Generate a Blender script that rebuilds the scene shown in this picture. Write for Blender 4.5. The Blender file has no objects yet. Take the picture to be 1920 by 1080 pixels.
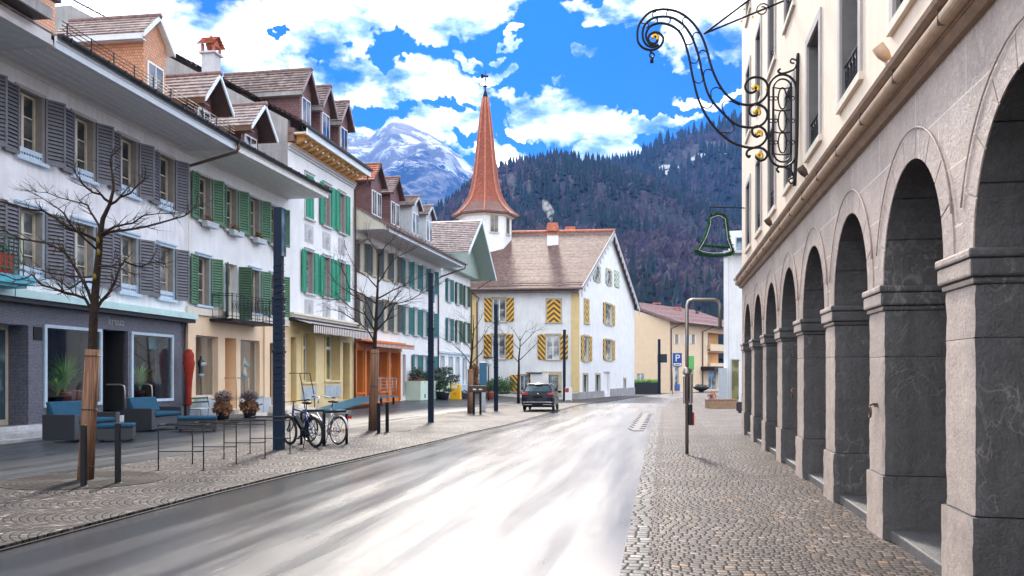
import bpy, math, random
from mathutils import Vector, Matrix, noise as mn
PI=math.pi; R=math.radians
rnd=random.Random(11)
SC=bpy.context.scene; COL=SC.collection
FL=1600.0; HY=704.0; H=1.65
def sst(a,b,x):
    t=max(0.,min(1.,(x-a)/(b-a))); return t*t*(3-2*t)
def g(x,y):
    s=sst(0,7,x-(.18*y-16.9))
    return -.0102*(max(24.,min(76.,y))-24)*s
def gp(px,py,up=0.):
    z=up; y=20.
    for _ in range(30):
        y=(H-z)*FL/(py-HY); y=min(y,300); x=(px-960)/FL*y; z=g(x,y)+up
    return Vector((x,y,z))
def at(px,py,y): return Vector(((px-960)/FL*y,y,H+(HY-py)/FL*y))
class MB:
    def __init__(s): s.v=[];s.f=[];s.sm=[];s.mi=[];s.cur=0
    def add(s,vs,fs,smooth=False):
        o=len(s.v); s.v+= [tuple(v) for v in vs]
        for f in fs: s.f.append(tuple(i+o for i in f)); s.sm.append(smooth); s.mi.append(s.cur)
        return s
    def box(s,x0,x1,y0,y1,z0,z1):
        if x0>x1:x0,x1=x1,x0
        if y0>y1:y0,y1=y1,y0
        if z0>z1:z0,z1=z1,z0
        return s.add([(x0,y0,z0),(x1,y0,z0),(x1,y1,z0),(x0,y1,z0),(x0,y0,z1),(x1,y0,z1),(x1,y1,z1),(x0,y1,z1)],
          [(0,3,2,1),(4,5,6,7),(0,1,5,4),(1,2,6,5),(2,3,7,6),(3,0,4,7)])
    def quad(s,a,b,c,d): return s.add([a,b,c,d],[(0,1,2,3)])
    def prism(s,pts,a,b,ax='y'):
        """closed outline pts (2D) extruded between a and b along an axis"""
        n=len(pts)
        def P(p,t): return {'y':(p[0],t,p[1]),'x':(t,p[0],p[1]),'z':(p[0],p[1],t)}[ax]
        vs=[P(p,a) for p in pts]+[P(p,b) for p in pts]
        fs=[tuple(range(n)),tuple(range(2*n-1,n-1,-1))]+[(i,i+n,(i+1)%n+n,(i+1)%n) for i in range(n)]
        ar=sum(pts[i][0]*pts[(i+1)%n][1]-pts[(i+1)%n][0]*pts[i][1] for i in range(n))
        flip=(ar>0)!=( (b>a) if ax in('y',) else (a>b))
        if ax=='x': flip=(ar>0)==(b>a)
        if ax=='z': flip=(ar>0)==(b>a)
        if flip: fs=[tuple(reversed(f)) for f in fs]
        return s.add(vs,fs)
    def bar(s,p,q,w,h=None,up=(0,0,1)):
        p=Vector(p);q=Vector(q);d=(q-p).normalized();u=Vector(up)
        if abs(d.dot(u))>.98:u=Vector((0,1,0))
        sx=d.cross(u).normalized();sz=sx.cross(d).normalized();h=h or w
        c=[(-1,-1),(1,-1),(1,1),(-1,1)]
        vs=[p+sx*(a*w/2)+sz*(b*h/2) for a,b in c]+[q+sx*(a*w/2)+sz*(b*h/2) for a,b in c]
        return s.add(vs,[(3,2,1,0),(4,5,6,7),(0,1,5,4),(1,2,6,5),(2,3,7,6),(3,0,4,7)])
    def tube(s,pts,r,n=8,closed=False,cap=True):
        pts=[Vector(p) for p in pts]; k=len(pts)
        rs=r if isinstance(r,(list,tuple)) else [r]*k
        vs=[];prev=None
        for i,p in enumerate(pts):
            if closed: d=pts[(i+1)%k]-pts[i-1]
            else: d=pts[min(i+1,k-1)]-pts[max(i-1,0)]
            d=d.normalized() if d.length>1e-9 else Vector((0,0,1))
            if prev is None:
                a=Vector((0,0,1)) if abs(d.z)<.9 else Vector((1,0,0))
                x=d.cross(a).normalized()
            else:
                x=(prev-d*prev.dot(d)); x=x.normalized() if x.length>1e-6 else d.orthogonal().normalized()
            prev=x; y=d.cross(x)
            for j in range(n):
                t=2*PI*j/n; vs.append(p+(x*math.cos(t)+y*math.sin(t))*rs[i])
        fs=[]
        for i in range(k if closed else k-1):
            a=i*n;b=((i+1)%k)*n
            for j in range(n): fs.append((a+j,a+(j+1)%n,b+(j+1)%n,b+j))
        if cap and not closed: fs+= [tuple(range(n-1,-1,-1)),tuple(range((k-1)*n,k*n))]
        return s.add(vs,fs,n>4)
    def lathe(s,prof,c=(0,0,0),n=16,rot=0,smooth=True,sx=1,sy=1):
        vs=[];fs=[];k=len(prof)
        for r,z in prof:
            for j in range(n):
                t=2*PI*j/n+rot; vs.append((c[0]+sx*r*math.cos(t),c[1]+sy*r*math.sin(t),c[2]+z))
        for i in range(k-1):
            for j in range(n): fs.append((i*n+j,i*n+(j+1)%n,(i+1)*n+(j+1)%n,(i+1)*n+j))
        fs+=[tuple(range(n-1,-1,-1)),tuple(range((k-1)*n,k*n))]
        return s.add(vs,fs,smooth)
    def blob(s,c,r,n=8,m=6,jit=.15,sq=(1,1,1)):
        vs=[];fs=[]
        for i in range(m+1):
            ph=PI*i/m
            for j in range(n):
                t=2*PI*j/n; k=r*(1+rnd.uniform(-jit,jit))
                vs.append((c[0]+k*sq[0]*math.sin(ph)*math.cos(t),c[1]+k*sq[1]*math.sin(ph)*math.sin(t),c[2]+k*sq[2]*math.cos(ph)))
        for i in range(m):
            for j in range(n): fs.append((i*n+j,(i+1)*n+j,(i+1)*n+(j+1)%n,i*n+(j+1)%n))
        return s.add(vs,fs,True)
    def leaves(s,c,r,count,size,sq=(1,1,1),droop=0):
        for _ in range(count):
            d=Vector((rnd.gauss(0,1),rnd.gauss(0,1),rnd.gauss(0,1))).normalized()*r*rnd.uniform(.35,1)**.5
            p=Vector(c)+Vector((d.x*sq[0],d.y*sq[1],d.z*sq[2]))
            a=Vector((rnd.gauss(0,1),rnd.gauss(0,1),rnd.gauss(0,1)-droop)).normalized();b=a.orthogonal().normalized()
            L=size*rnd.uniform(.6,1.4);w=L*.3
            s.add([p,p+a*L*.5+b*w,p+a*L,p+a*L*.5-b*w],[(0,1,2,3)])
        return s
    def blades(s,c,n,L,w,lean=.8):
        for _ in range(n):
            t=rnd.uniform(0,2*PI);d=Vector((math.cos(t),math.sin(t),0));sd=Vector((-d.y,d.x,0));l=L*rnd.uniform(.6,1.1);k=rnd.uniform(.3,1)*lean
            pts=[Vector(c)+d*(l*k*q*q*.9)+Vector((0,0,l*(q-.55*k*q*q))) for q in(0,.33,.66,1)]
            ws=[w,w,w*.7,0.002]
            for i in range(3):
                s.add([pts[i]-sd*ws[i],pts[i]+sd*ws[i],pts[i+1]+sd*ws[i+1],pts[i+1]-sd*ws[i+1]],[(0,1,2,3)])
        return s
    def xf(s,M):
        s.v=[tuple(M@Vector(v)) for v in s.v]; return s
    def mesh(s,name,mats):
        me=bpy.data.meshes.new(name); me.from_pydata(s.v,[],s.f)
        if not isinstance(mats,(list,tuple)): mats=[mats]
        for m in mats: me.materials.append(m)
        me.polygons.foreach_set('use_smooth',s.sm); me.polygons.foreach_set('material_index',s.mi)
        me.update(); return me
    def build(s,name,mats,parent=None,loc=(0,0,0),rz=0,bevel=0):
        return link(s.mesh(name,mats),name,parent,loc,rz,bevel)
def link(me,name,parent=None,loc=(0,0,0),rz=0,bevel=0):
    o=bpy.data.objects.new(name,me); COL.objects.link(o); o.parent=parent; o.location=loc; o.rotation_euler=(0,0,rz)
    if bevel:
        b=o.modifiers.new('b','BEVEL'); b.width=bevel; b.segments=2; b.limit_method='ANGLE'
    return o
def thing(name,label,cat,loc=(0,0,0),rz=0,group=None):
    o=bpy.data.objects.new(name,None); COL.objects.link(o); o.location=loc; o.rotation_euler=(0,0,rz); o.empty_display_size=.3
    o['label']=label;o['category']=cat
    if group:o['group']=group
    return o
def tag(o,label,cat,group=None,kind=None):
    if label:o['label']=label
    if cat:o['category']=cat
    if group:o['group']=group
    if kind:o['kind']=kind
    return o
def struct(o): o['kind']='structure'; return o
def dup(o,loc=None,rz=None,label=None,group=None,parent=None):
    c=o.copy(); COL.objects.link(c)
    if parent is not None:c.parent=parent
    if loc is not None:c.location=loc
    if rz is not None:c.rotation_euler=(0,0,rz)
    if label:c['label']=label
    if group:c['group']=group
    for ch in KIDS.get(o,None) or list(o.children): dup(ch,parent=c)
    return c
KIDS={}
class Fac:
    """a facade line on the ground: u runs along it (to the right seen from the street), y into the building"""
    def __init__(s,A,B):
        s.A=Vector((A[0],A[1]));s.B=Vector((B[0],B[1]));d=s.B-s.A;s.L=d.length;s.d=d/s.L;s.n=Vector((-s.d.y,s.d.x))
        s.a=math.atan2(d.y,d.x); s.M=Matrix.Translation((A[0],A[1],0))@Matrix.Rotation(s.a,4,'Z')
    def u(s,px,off=0):
        k=(px-960)/FL; P=s.A-s.n*off
        return (k*P.y-P.x)/(s.d.x-k*s.d.y)
    def w(s,u,y=0): 
        p=s.A+s.d*u+s.n*y; return p
    def z(s,px,py,off=0):
        y=s.w(s.u(px,off),-off).y; return H+(HY-py)/FL*y
    def rect(s,x0,x1,y0,y1,off=0):
        m=(x0+x1)/2
        return (s.u(x0,off),s.u(x1,off),s.z(m,y1,off),s.z(m,y0,off))
def put(o,root,fr,fc,u=0,y=0,z=0):
    """place o, a child of root (whose frame is fr), in the frame of another facade fc"""
    o.parent=root; m=fr.M.inverted()@fc.M@Matrix.Translation((u,y,z)); o.matrix_local=m; return o
def wallmesh(mb,L,z0,z1,ops,depth=.25,u0=0,back=None):
    """front wall with rectangular openings and their reveals"""
    us=sorted({u0,L}|{max(u0,min(L,o[i])) for o in ops for i in(0,1)}); zs=sorted({z0,z1}|{max(z0,min(z1,o[i])) for o in ops for i in(2,3)})
    for a,b in zip(us,us[1:]):
        for c,d in zip(zs,zs[1:]):
            if b-a<1e-5 or d-c<1e-5: continue
            m=((a+b)/2,(c+d)/2)
            if any(o[0]<m[0]<o[1] and o[2]<m[1]<o[3] for o in ops): continue
            mb.quad((a,0,c),(b,0,c),(b,0,d),(a,0,d))
    for a,b,c,d in ops:
        D=depth
        mb.quad((a,0,c),(a,0,d),(a,D,d),(a,D,c)); mb.quad((b,0,c),(b,D,c),(b,D,d),(b,0,d))
        mb.quad((a,0,d),(b,0,d),(b,D,d),(a,D,d)); mb.quad((a,0,c),(a,D,c),(b,D,c),(b,0,c))
    if back:
        mb.quad((u0,0,z0),(u0,0,z1),(u0,back,z1),(u0,back,z0)); mb.quad((L,0,z0),(L,back,z0),(L,back,z1),(L,0,z1)); mb.quad((L,back,z0),(u0,back,z0),(u0,back,z1),(L,back,z1))
    return mb
def tiles(mb,e0,e1,r1,r0,rows,lift=.035,waves=0):
    """tiled slope from the eave e0-e1 to the ridge r0-r1, every course a step of its own"""
    e0,e1,r1,r0=map(Vector,(e0,e1,r1,r0)); nrm=(e1-e0).cross(r0-e0).normalized()
    if nrm.z<0:nrm=-nrm
    n=max(1,waves)
    for i in range(rows):
        a,b=i/rows,(i+1)/rows
        for j in range(n):
            s,t=j/n,(j+1)/n
            A=e0.lerp(r0,a);B=e1.lerp(r1,a);C=e0.lerp(r0,b);D=e1.lerp(r1,b)
            j1=rnd.uniform(0,lift*.35)
            p=A.lerp(B,s)+nrm*(lift+j1);q=A.lerp(B,t)+nrm*(lift+j1);c=C.lerp(D,s)+nrm*.003;d=C.lerp(D,t)+nrm*.003
            mb.add([p,q,d,c],[(0,1,2,3)]); mb.add([A.lerp(B,s),A.lerp(B,t),q,p],[(0,1,2,3)])
    return mb
# ---------- materials
class NT:
    def __init__(s,name):
        s.m=bpy.data.materials.new(name); s.m.use_nodes=True; s.t=s.m.node_tree; s.t.nodes.clear()
        s.out=s.t.nodes.new('ShaderNodeOutputMaterial')
    def n(s,ty,**k):
        o=s.t.nodes.new(ty)
        for a,b in k.items(): setattr(o,a,b)
        return o
    def l(s,a,b): s.t.links.new(a,b)
    def set(s,sock,v):
        if v is None:return
        if hasattr(v,'is_linked') or hasattr(v,'links'): s.l(v,sock)
        else: sock.default_value=v
    def ma(s,op,a,b=None,c=None,clamp=False):
        o=s.n('ShaderNodeMath',operation=op,use_clamp=clamp)
        for i,v in enumerate((a,b,c)): s.set(o.inputs[i],v)
        return o.outputs[0]
    def co(s,kind='Object',scale=(1,1,1),rot=(0,0,0)):
        t=s.n('ShaderNodeTexCoord'); mp=s.n('ShaderNodeMapping'); mp.inputs['Scale'].default_value=scale; mp.inputs['Rotation'].default_value=rot
        s.l(t.outputs[kind],mp.inputs[0]); return mp.outputs[0]
    def noise(s,vec,sc=5,det=4,rough=.55,dist=0):
        o=s.n('ShaderNodeTexNoise'); s.set(o.inputs['Vector'],vec); o.inputs['Scale'].default_value=sc;o.inputs['Detail'].default_value=det;o.inputs['Roughness'].default_value=rough;o.inputs['Distortion'].default_value=dist
        return o.outputs[0]
    def ramp(s,f,stops):
        o=s.n('ShaderNodeValToRGB'); s.l(f,o.inputs[0]); e=o.color_ramp.elements
        while len(e)<len(stops): e.new(.5)
        for i,(p,c) in enumerate(stops):
            e[i].position=p; e[i].color=(c,c,c,1) if not isinstance(c,(tuple,list)) else (*c[:3],1)
        return o.outputs[0]
    def mix(s,f,a,b,mode='MIX'):
        o=s.n('ShaderNodeMix',data_type='RGBA',blend_type=mode)
        s.set(o.inputs[0],f)
        for i,v in ((6,a),(7,b)):
            if isinstance(v,(tuple,list)): v=(*v[:3],1)
            s.set(o.inputs[i],v)
        return o.outputs[2]
    def bump(s,h,st=.3,d=.02,nrm=None):
        o=s.n('ShaderNodeBump'); s.l(h,o.inputs['Height']); o.inputs['Strength'].default_value=st; o.inputs['Distance'].default_value=d
        if nrm is not None:s.l(nrm,o.inputs['Normal'])
        return o.outputs[0]
    def pri(s,base,rough=.6,metal=0,spec=.5,nrm=None,coat=0,croughness=.1,emit=None,est=0):
        o=s.n('ShaderNodeBsdfPrincipled')
        if isinstance(base,(tuple,list)): base=(*base[:3],1)
        s.set(o.inputs['Base Color'],base); s.set(o.inputs['Roughness'],rough); s.set(o.inputs['Metallic'],metal); s.set(o.inputs['Specular IOR Level'],spec)
        s.set(o.inputs['Coat Weight'],coat); o.inputs['Coat Roughness'].default_value=croughness
        if nrm is not None:s.l(nrm,o.inputs['Normal'])
        if emit: o.inputs['Emission Color'].default_value=(*emit,1); o.inputs['Emission Strength'].default_value=est
        s.l(o.outputs[0],s.out.inputs[0]); return o
def sc3(c,k): return tuple(x*k for x in c)
def plain(name,c,rough=.6,var=.18,sc=4,bump=.15,bsc=60,metal=0,spec=.5,streak=0,coat=0,bd=.01):
    t=NT(name); v=t.co(); f=t.noise(v,sc,5,.6)
    col=t.mix(t.ramp(f,[(.3,0),(.72,1)]),sc3(c,1-var),sc3(c,1+var*.6))
    if streak:
        v2=t.co(scale=(3.5,3.5,.25)); col=t.mix(t.ma('MULTIPLY',t.ramp(t.noise(v2,1.6,5,.65),[(.45,0),(.75,1)]),streak),col,sc3(c,.45))
    nr=None
    if bump: nr=t.bump(t.noise(v,bsc,4,.6),bump,bd)
    r=t.ma('ADD',t.ma('MULTIPLY',f,.2),rough-.1)
    t.pri(col,r,metal,spec,nr,coat); return t.m
def tile_mat(name,a,b,c,su=5,sv=3.4):
    t=NT(name); v=t.co(); vo=t.n('ShaderNodeTexVoronoi'); vo.inputs['Scale'].default_value=su; t.l(v,vo.inputs['Vector'])
    sep=t.n('ShaderNodeSeparateColor'); t.l(vo.outputs['Color'],sep.inputs[0])
    col=t.ramp(sep.outputs[0],[(0,a),(.55,b),(1,c)])
    col=t.mix(t.ma('MULTIPLY',t.noise(v,.8,5,.6),.55),col,sc3(a,.8)); 
    nr=t.bump(t.noise(v,30,3),.4,.02); nr=t.bump(sep.outputs[1],.3,.015,nr)
    t.pri(col,.62,0,.4,nr); return t.m
def shingle_mat(name,c,su,sv,dark=.45):
    """small scale-like wall shingles"""
    t=NT(name); v=t.co(); s=t.n('ShaderNodeSeparateXYZ'); t.l(v,s.inputs[0])
    h=t.ma('ADD',s.outputs[0],s.outputs[1]); cb=t.n('ShaderNodeCombineXYZ'); t.l(h,cb.inputs[0]); t.l(s.outputs[2],cb.inputs[1])
    b=t.n('ShaderNodeTexBrick'); t.l(cb.outputs[0],b.inputs['Vector']); b.inputs['Scale'].default_value=1; b.inputs['Brick Width'].default_value=su; b.inputs['Row Height'].default_value=sv; b.inputs['Mortar Size'].default_value=sv*.1
    b.inputs['Color1'].default_value=(*sc3(c,1.15),1);b.inputs['Color2'].default_value=(*sc3(c,.8),1);b.inputs['Mortar'].default_value=(*sc3(c,dark),1)
    fr=t.ma('FRACT',t.ma('DIVIDE',s.outputs[2],sv)); 
    t.pri(b.outputs[0],.6,0,.4,t.bump(t.ma('SUBTRACT',1,fr),.7,.02)); return t.m
def glass_dark(name,c=(.03,.035,.04),rough=.04,curt=None):
    t=NT(name); v=t.co(); f=t.noise(v,1.2,2,.5)
    col=t.mix(t.ramp(f,[(.45,0),(.6,1)]),c,curt or sc3(c,1.8))
    t.pri(col,rough,0,.8,t.bump(t.noise(v,2.5,1),.06,.02)); return t.m
def glass_clear(name,tint=(.85,.9,.9)):
    t=NT(name); tr=t.n('ShaderNodeBsdfTransparent'); tr.inputs[0].default_value=(*tint,1)
    gl=t.n('ShaderNodeBsdfGlossy'); gl.inputs['Roughness'].default_value=.03
    lw=t.n('ShaderNodeLayerWeight'); lw.inputs[0].default_value=.5; fr=t.ma('MULTIPLY',t.ma('POWER',lw.outputs['Facing'],3.5),.8)
    mx=t.n('ShaderNodeMixShader'); t.l(t.ma('ADD',fr,.05),mx.inputs[0]); t.l(tr.outputs[0],mx.inputs[1]); t.l(gl.outputs[0],mx.inputs[2]); t.l(mx.outputs[0],t.out.inputs[0]); return t.m
def stripe_mat(name,k,p,a,b,absx=False,z0=0):
    t=NT(name); v=t.co(); s=t.n('ShaderNodeSeparateXYZ'); t.l(v,s.inputs[0]); x=s.outputs[0]
    if absx: x=t.ma('ABSOLUTE',x)
    q=t.ma('FRACT',t.ma('DIVIDE',t.ma('ADD',s.outputs[2],t.ma('MULTIPLY',x,k)),p))
    f=t.ramp(t.ma('ADD',q,0),[(.47,0),(.53,1)]); w=t.noise(v,9,4)
    t.pri(t.mix(t.ma('MULTIPLY',w,.25),t.mix(f,a,b),(.25,.2,.12)),.5,0,.4,t.bump(w,.15,.01)); return t.m
def stone_mat(name,c,vein,veinw=.5,streak=.5,rough=.55,vs=1.3):
    t=NT(name); v=t.co(); f=t.noise(v,1.1,6,.65); f2=t.noise(v,9,5,.7)
    col=t.mix(t.ramp(f,[(.3,0),(.7,1)]),sc3(c,.72),sc3(c,1.22)); col=t.mix(t.ramp(t.noise(v,24,5,.75),[(.4,.4),(.6,0)]),col,sc3(c,.45))
    # thin bright veins where two warped noise fields cross their middle
    def veins(sc,w,seed):
        vv=t.co(scale=(1,1,.55),rot=(seed,.5*seed,seed)); n=t.noise(vv,sc,4,.55,1.2)
        d=t.ma('ABSOLUTE',t.ma('SUBTRACT',n,.5)); return t.ramp(d,[(0,1),(w,0)])
    msk=t.ramp(t.noise(v,.9,2),[(.5,.05),(.62,1)])
    ve=t.ma('MULTIPLY',t.ma('MAXIMUM',veins(vs,.012,.4),veins(vs*2.1,.013,1.3)),msk)
    col=t.mix(t.ma('MULTIPLY',ve,veinw),col,vein)
    v2=t.co(scale=(4,4,.22)); st=t.ramp(t.noise(v2,1.5,6,.7),[(.42,0),(.8,1)]); col=t.mix(t.ma('MULTIPLY',st,streak),col,sc3(c,.35))
    nr=t.bump(t.noise(v,38,6,.75),.8,.012); nr=t.bump(f2,.5,.03,nr)
    t.pri(col,t.ma('ADD',t.ma('MULTIPLY',f2,.3),rough-.15),0,.45,nr); return t.m
def cobble_mat(name,dark,light,rot,W=1.36,hh=.1,warm=(.3,.17,.09),rough=.3,spec=.6):
    t=NT(name); v=t.co(rot=(0,0,rot)); wob=t.noise(v,1.3,2); s=t.n('ShaderNodeSeparateXYZ'); t.l(v,s.inputs[0])
    X=t.ma('ADD',t.ma('ADD',s.outputs[0],W/2 if W>5 else 0.),t.ma('MULTIPLY',wob,.12)); Y=t.ma('ADD',s.outputs[1],t.ma('MULTIPLY',wob,.1))
    Rr=W*.72
    a=t.ma('SUBTRACT',t.ma('FRACT',t.ma('DIVIDE',X,W)),.5); ax=t.ma('DIVIDE',t.ma('MULTIPLY',a,W),Rr)
    colid=t.ma('FLOOR',t.ma('DIVIDE',X,W))
    vp=t.ma('ADD',Y,t.ma('MULTIPLY',t.ma('SQRT',t.ma('SUBTRACT',1,t.ma('MULTIPLY',ax,ax))),Rr))
    rw=t.ma('DIVIDE',vp,hh); row=t.ma('FLOOR',rw); fy=t.ma('FRACT',rw)
    wn=t.n('ShaderNodeTexWhiteNoise',noise_dimensions='2D'); cb=t.n('ShaderNodeCombineXYZ'); t.l(row,cb.inputs[0]); t.l(colid,cb.inputs[1]); t.l(cb.outputs[0],wn.inputs['Vector'])
    sx=t.ma('ADD',t.ma('DIVIDE',t.ma('MULTIPLY',t.ma('ARCSINE',ax),Rr),hh*1.08),wn.outputs[0]); fx=t.ma('FRACT',sx); cl=t.ma('ADD',t.ma('FLOOR',sx),t.ma('MULTIPLY',colid,37))
    w2=t.n('ShaderNodeTexWhiteNoise',noise_dimensions='2D'); c2=t.n('ShaderNodeCombineXYZ'); t.l(cl,c2.inputs[0]); t.l(row,c2.inputs[1]); t.l(c2.outputs[0],w2.inputs['Vector'])
    ex=t.ma('MINIMUM',fx,t.ma('SUBTRACT',1,fx)); ey=t.ma('MINIMUM',fy,t.ma('SUBTRACT',1,fy)); e=t.ma('MINIMUM',ex,ey)
    e=t.ma('ADD',e,t.ma('MULTIPLY',t.ma('SUBTRACT',t.noise(v,28,2),.5),.1))
    stone=t.ramp(e,[(.05,0),(.14,1)]); dome=t.ramp(e,[(.0,0),(.1,.75),(.25,1)])
    rv=w2.outputs[0]
    col=t.ramp(rv,[(0,dark),(.5,sc3([ (p+q)/2 for p,q in zip(dark,light)],1)),(.93,light),(.955,warm),(.975,sc3(light,1.7))])
    big=t.noise(v,.35,3); col=t.mix(t.ramp(big,[(.35,.0),(.7,.45)]),col,sc3(dark,.8))
    col=t.mix(stone,sc3(dark,.25),col)
    nr=t.bump(dome,.6,.012); tl=t.ma('MULTIPLY',t.ma('ADD',rv,t.ma('MULTIPLY',t.noise(v,14,2),.5)),1); nr=t.bump(tl,.35,.012,nr); nr=t.bump(t.noise(v,70,3),.25,.004,nr)
    wet=t.ramp(t.noise(v,.6,4),[(.35,rough-.06),(.7,rough+.14)])
    t.pri(col,t.mix(stone,(.8,.8,.8),wet),0,spec,nr); return t.m
def asphalt_mat(name,c,rot,r0,r1,spec=.6,coat=0,bs=.25,streak=(1,.06,1),lat=0):
    t=NT(name); v=t.co(); vr=t.co(rot=(0,0,rot)); mp2=t.n('ShaderNodeMapping'); mp2.inputs['Scale'].default_value=streak; t.l(vr,mp2.inputs[0]); vs=mp2.outputs[0]; f=t.noise(vs,2.4,4,.5,.1); f2=t.noise(v,55,4,.75); f3=t.noise(v,.8,4,.6)
    w=t.ma('ADD',t.ma('MULTIPLY',f,.85),t.ma('MULTIPLY',f3,.15))
    wet=t.ramp(w,[(.3,1),(.7,0)])
    col=t.mix(wet,sc3(c,1.25),sc3(c,.6)); col=t.mix(t.ramp(f2,[(.45,0),(.7,.8)]),col,sc3(c,2.6))
    rr=t.ramp(w,[(.3,r0),(.7,r1)])
    if lat:
        sx=t.n('ShaderNodeSeparateXYZ'); t.l(v,sx.inputs[0]); tt=t.ma('ADD',t.ma('SUBTRACT',sx.outputs[0],t.ma('MULTIPLY',sx.outputs[1],.18)),t.ma('MULTIPLY',t.ma('SUBTRACT',f,.5),1.2)); k=t.ramp(t.ma('DIVIDE',t.ma('ADD',tt,7.),6.),[(.1,.55),(.7,1.05)]); rr=t.ma('MULTIPLY',rr,k); 
    o=t.n('ShaderNodeBump'); t.l(t.noise(v,45,5,.8),o.inputs['Height']); t.l(t.ma('SUBTRACT',bs,t.ma('MULTIPLY',wet,bs*.75)),o.inputs['Strength']); o.inputs['Distance'].default_value=.004
    nr=t.bump(t.noise(vs,1.5,3),.015,.03,o.outputs[0])
    t.pri(col,rr,0,spec,nr,coat,.08); return t.m
def mosaic_mat(name,a,b):
    t=NT(name); v=t.co(); s=t.n('ShaderNodeSeparateXYZ'); t.l(v,s.inputs[0]); k=26
    X=t.ma('MULTIPLY',t.ma('ADD',s.outputs[0],s.outputs[1]),k);Z=t.ma('MULTIPLY',s.outputs[2],k)
    w=t.n('ShaderNodeTexWhiteNoise',noise_dimensions='2D'); c=t.n('ShaderNodeCombineXYZ'); t.l(t.ma('FLOOR',X),c.inputs[0]); t.l(t.ma('FLOOR',Z),c.inputs[1]); t.l(c.outputs[0],w.inputs['Vector'])
    fx=t.ma('FRACT',X);fz=t.ma('FRACT',Z); e=t.ma('MINIMUM',t.ma('MINIMUM',fx,t.ma('SUBTRACT',1,fx)),t.ma('MINIMUM',fz,t.ma('SUBTRACT',1,fz)))
    st=t.ramp(e,[(.04,0),(.1,1)]); t.pri(t.mix(st,(.25,.25,.27),t.ramp(w.outputs[0],[(0,a),(1,b)])),.35,0,.5,t.bump(st,.3,.004)); return t.m
m_plw=plain('white_plaster',(.83,.83,.86),.8,.16,1.2,.25,35,streak=.32)
m_plw2=plain('bright_plaster',(.8,.81,.82),.8,.1,1,.2,35,streak=.22)
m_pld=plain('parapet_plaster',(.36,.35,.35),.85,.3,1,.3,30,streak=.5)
m_cream=plain('cream_plaster',(.72,.66,.56),.8,.1,1.5,.2,40,streak=.15)
m_peach=plain('peach_plaster',(.82,.62,.42),.75,.06,1.5,.12,40,streak=.06)
m_peach2=plain('ochre_recess',(.7,.4,.14),.7,.1,2)
m_shopcream=plain('shop_cream',(.8,.62,.32),.6,.1,2,.1)
m_orange=plain('orange_paint',(.62,.18,.03),.5,.12,2,.1)
m_yel=plain('ochre_quoin',(.72,.55,.26),.75,.1,2,.15)
m_arcup=plain('arcade_plaster',(.84,.7,.55),.85,.08,1.5,.35,30,streak=.18)
m_stone=stone_mat('arcade_stone',(.56,.45,.385),(.85,.75,.68),.6,.15)
m_stoned=stone_mat('soffit_stone',(.115,.115,.125),(.55,.5,.5),.75,.55,.45)
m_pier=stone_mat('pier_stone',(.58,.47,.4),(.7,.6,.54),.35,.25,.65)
m_pier_shade=stone_mat('pier_stone_shaded',(.125,.12,.12),(.42,.36,.33),.5,.6,.5)  # darker copy of the pier stone, shade of the side faces put into its colour
m_cornice=plain('cornice_sandstone',(.33,.2,.12),.5,.35,6,.3,30,streak=.0)
m_corn2=plain('cornice_band',(.62,.42,.27),.5,.2,8,.3,30)
m_corn3=plain('cornice_joint',(.09,.065,.05),.6,.2,8,.3,30)
m_grey=plain('grey_stone_trim',(.5,.5,.52),.7,.15,6)
m_trimb=plain('pale_blue_trim',(.5,.62,.74),.6,.12,5)
m_trimt=plain('taupe_trim',(.45,.41,.4),.7,.12,5)
m_beige=plain('beige_stone_trim',(.5,.41,.27),.7,.15,6)
m_soff=plain('soffit_boards',(.62,.6,.61),.7,.12,5)
m_soffw=plain('soffit_white_boards',(.8,.8,.78),.6,.1,5)
m_fascia=plain('fascia_white',(.72,.79,.86),.5,.08,4)
m_mint=plain('mint_fascia',(.5,.72,.7),.45,.15,2)
m_aqua=plain('turquoise_metal',(.08,.42,.55),.4,.15,3)
m_gut=plain('gutter_metal',(.025,.023,.024),.5,.3,5,spec=.3)
m_pipe=plain('brown_pipe',(.11,.055,.04),.45,.3,5)
m_gutc=plain('copper_gutter',(.2,.13,.11),.45,.3,5)
m_iron=plain('wrought_iron',(.01,.01,.012),.5,.3,12,.2,80,spec=.3)
m_black=plain('black_paint',(.006,.006,.007),.5,.2,5,spec=.25)
m_gold=plain('gilding',(.85,.5,.05),.3,.1,9,.2,50,metal=.7)
m_steel=plain('brushed_steel',(.42,.38,.35),.35,.15,6,metal=.8)
m_shlav=plain('lavender_shutter',(.165,.165,.19),.6,.2,5)
m_shdk=plain('deep_green_shutter',(.03,.1,.05),.5,.25,5)
m_shgr=plain('green_shutter',(.085,.2,.11),.5,.25,5)
m_shem=plain('emerald_shutter',(.015,.28,.16),.45,.15,5)
m_shcol=plain('charcoal_shutter',(.06,.08,.085),.5,.3,5)
m_shteal=plain('teal_shutter',(.01,.16,.17),.45,.2,5)
m_wood=plain('window_wood',(.68,.62,.5),.5,.12,6)
m_woodw=plain('window_white',(.8,.82,.85),.45,.06,6)
m_door=plain('brown_door',(.14,.07,.035),.5,.25,4)
m_navy=plain('navy_mast',(.004,.016,.04),.5,.25,2,.1,20,spec=.2)
m_navy2=plain('navy_mast_side',(.03,.14,.24),.35,.25,2,.1,20)
m_bark=plain('bark',(.042,.027,.02),.9,.5,12,.9,35,bd=.03,spec=.2)
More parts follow.
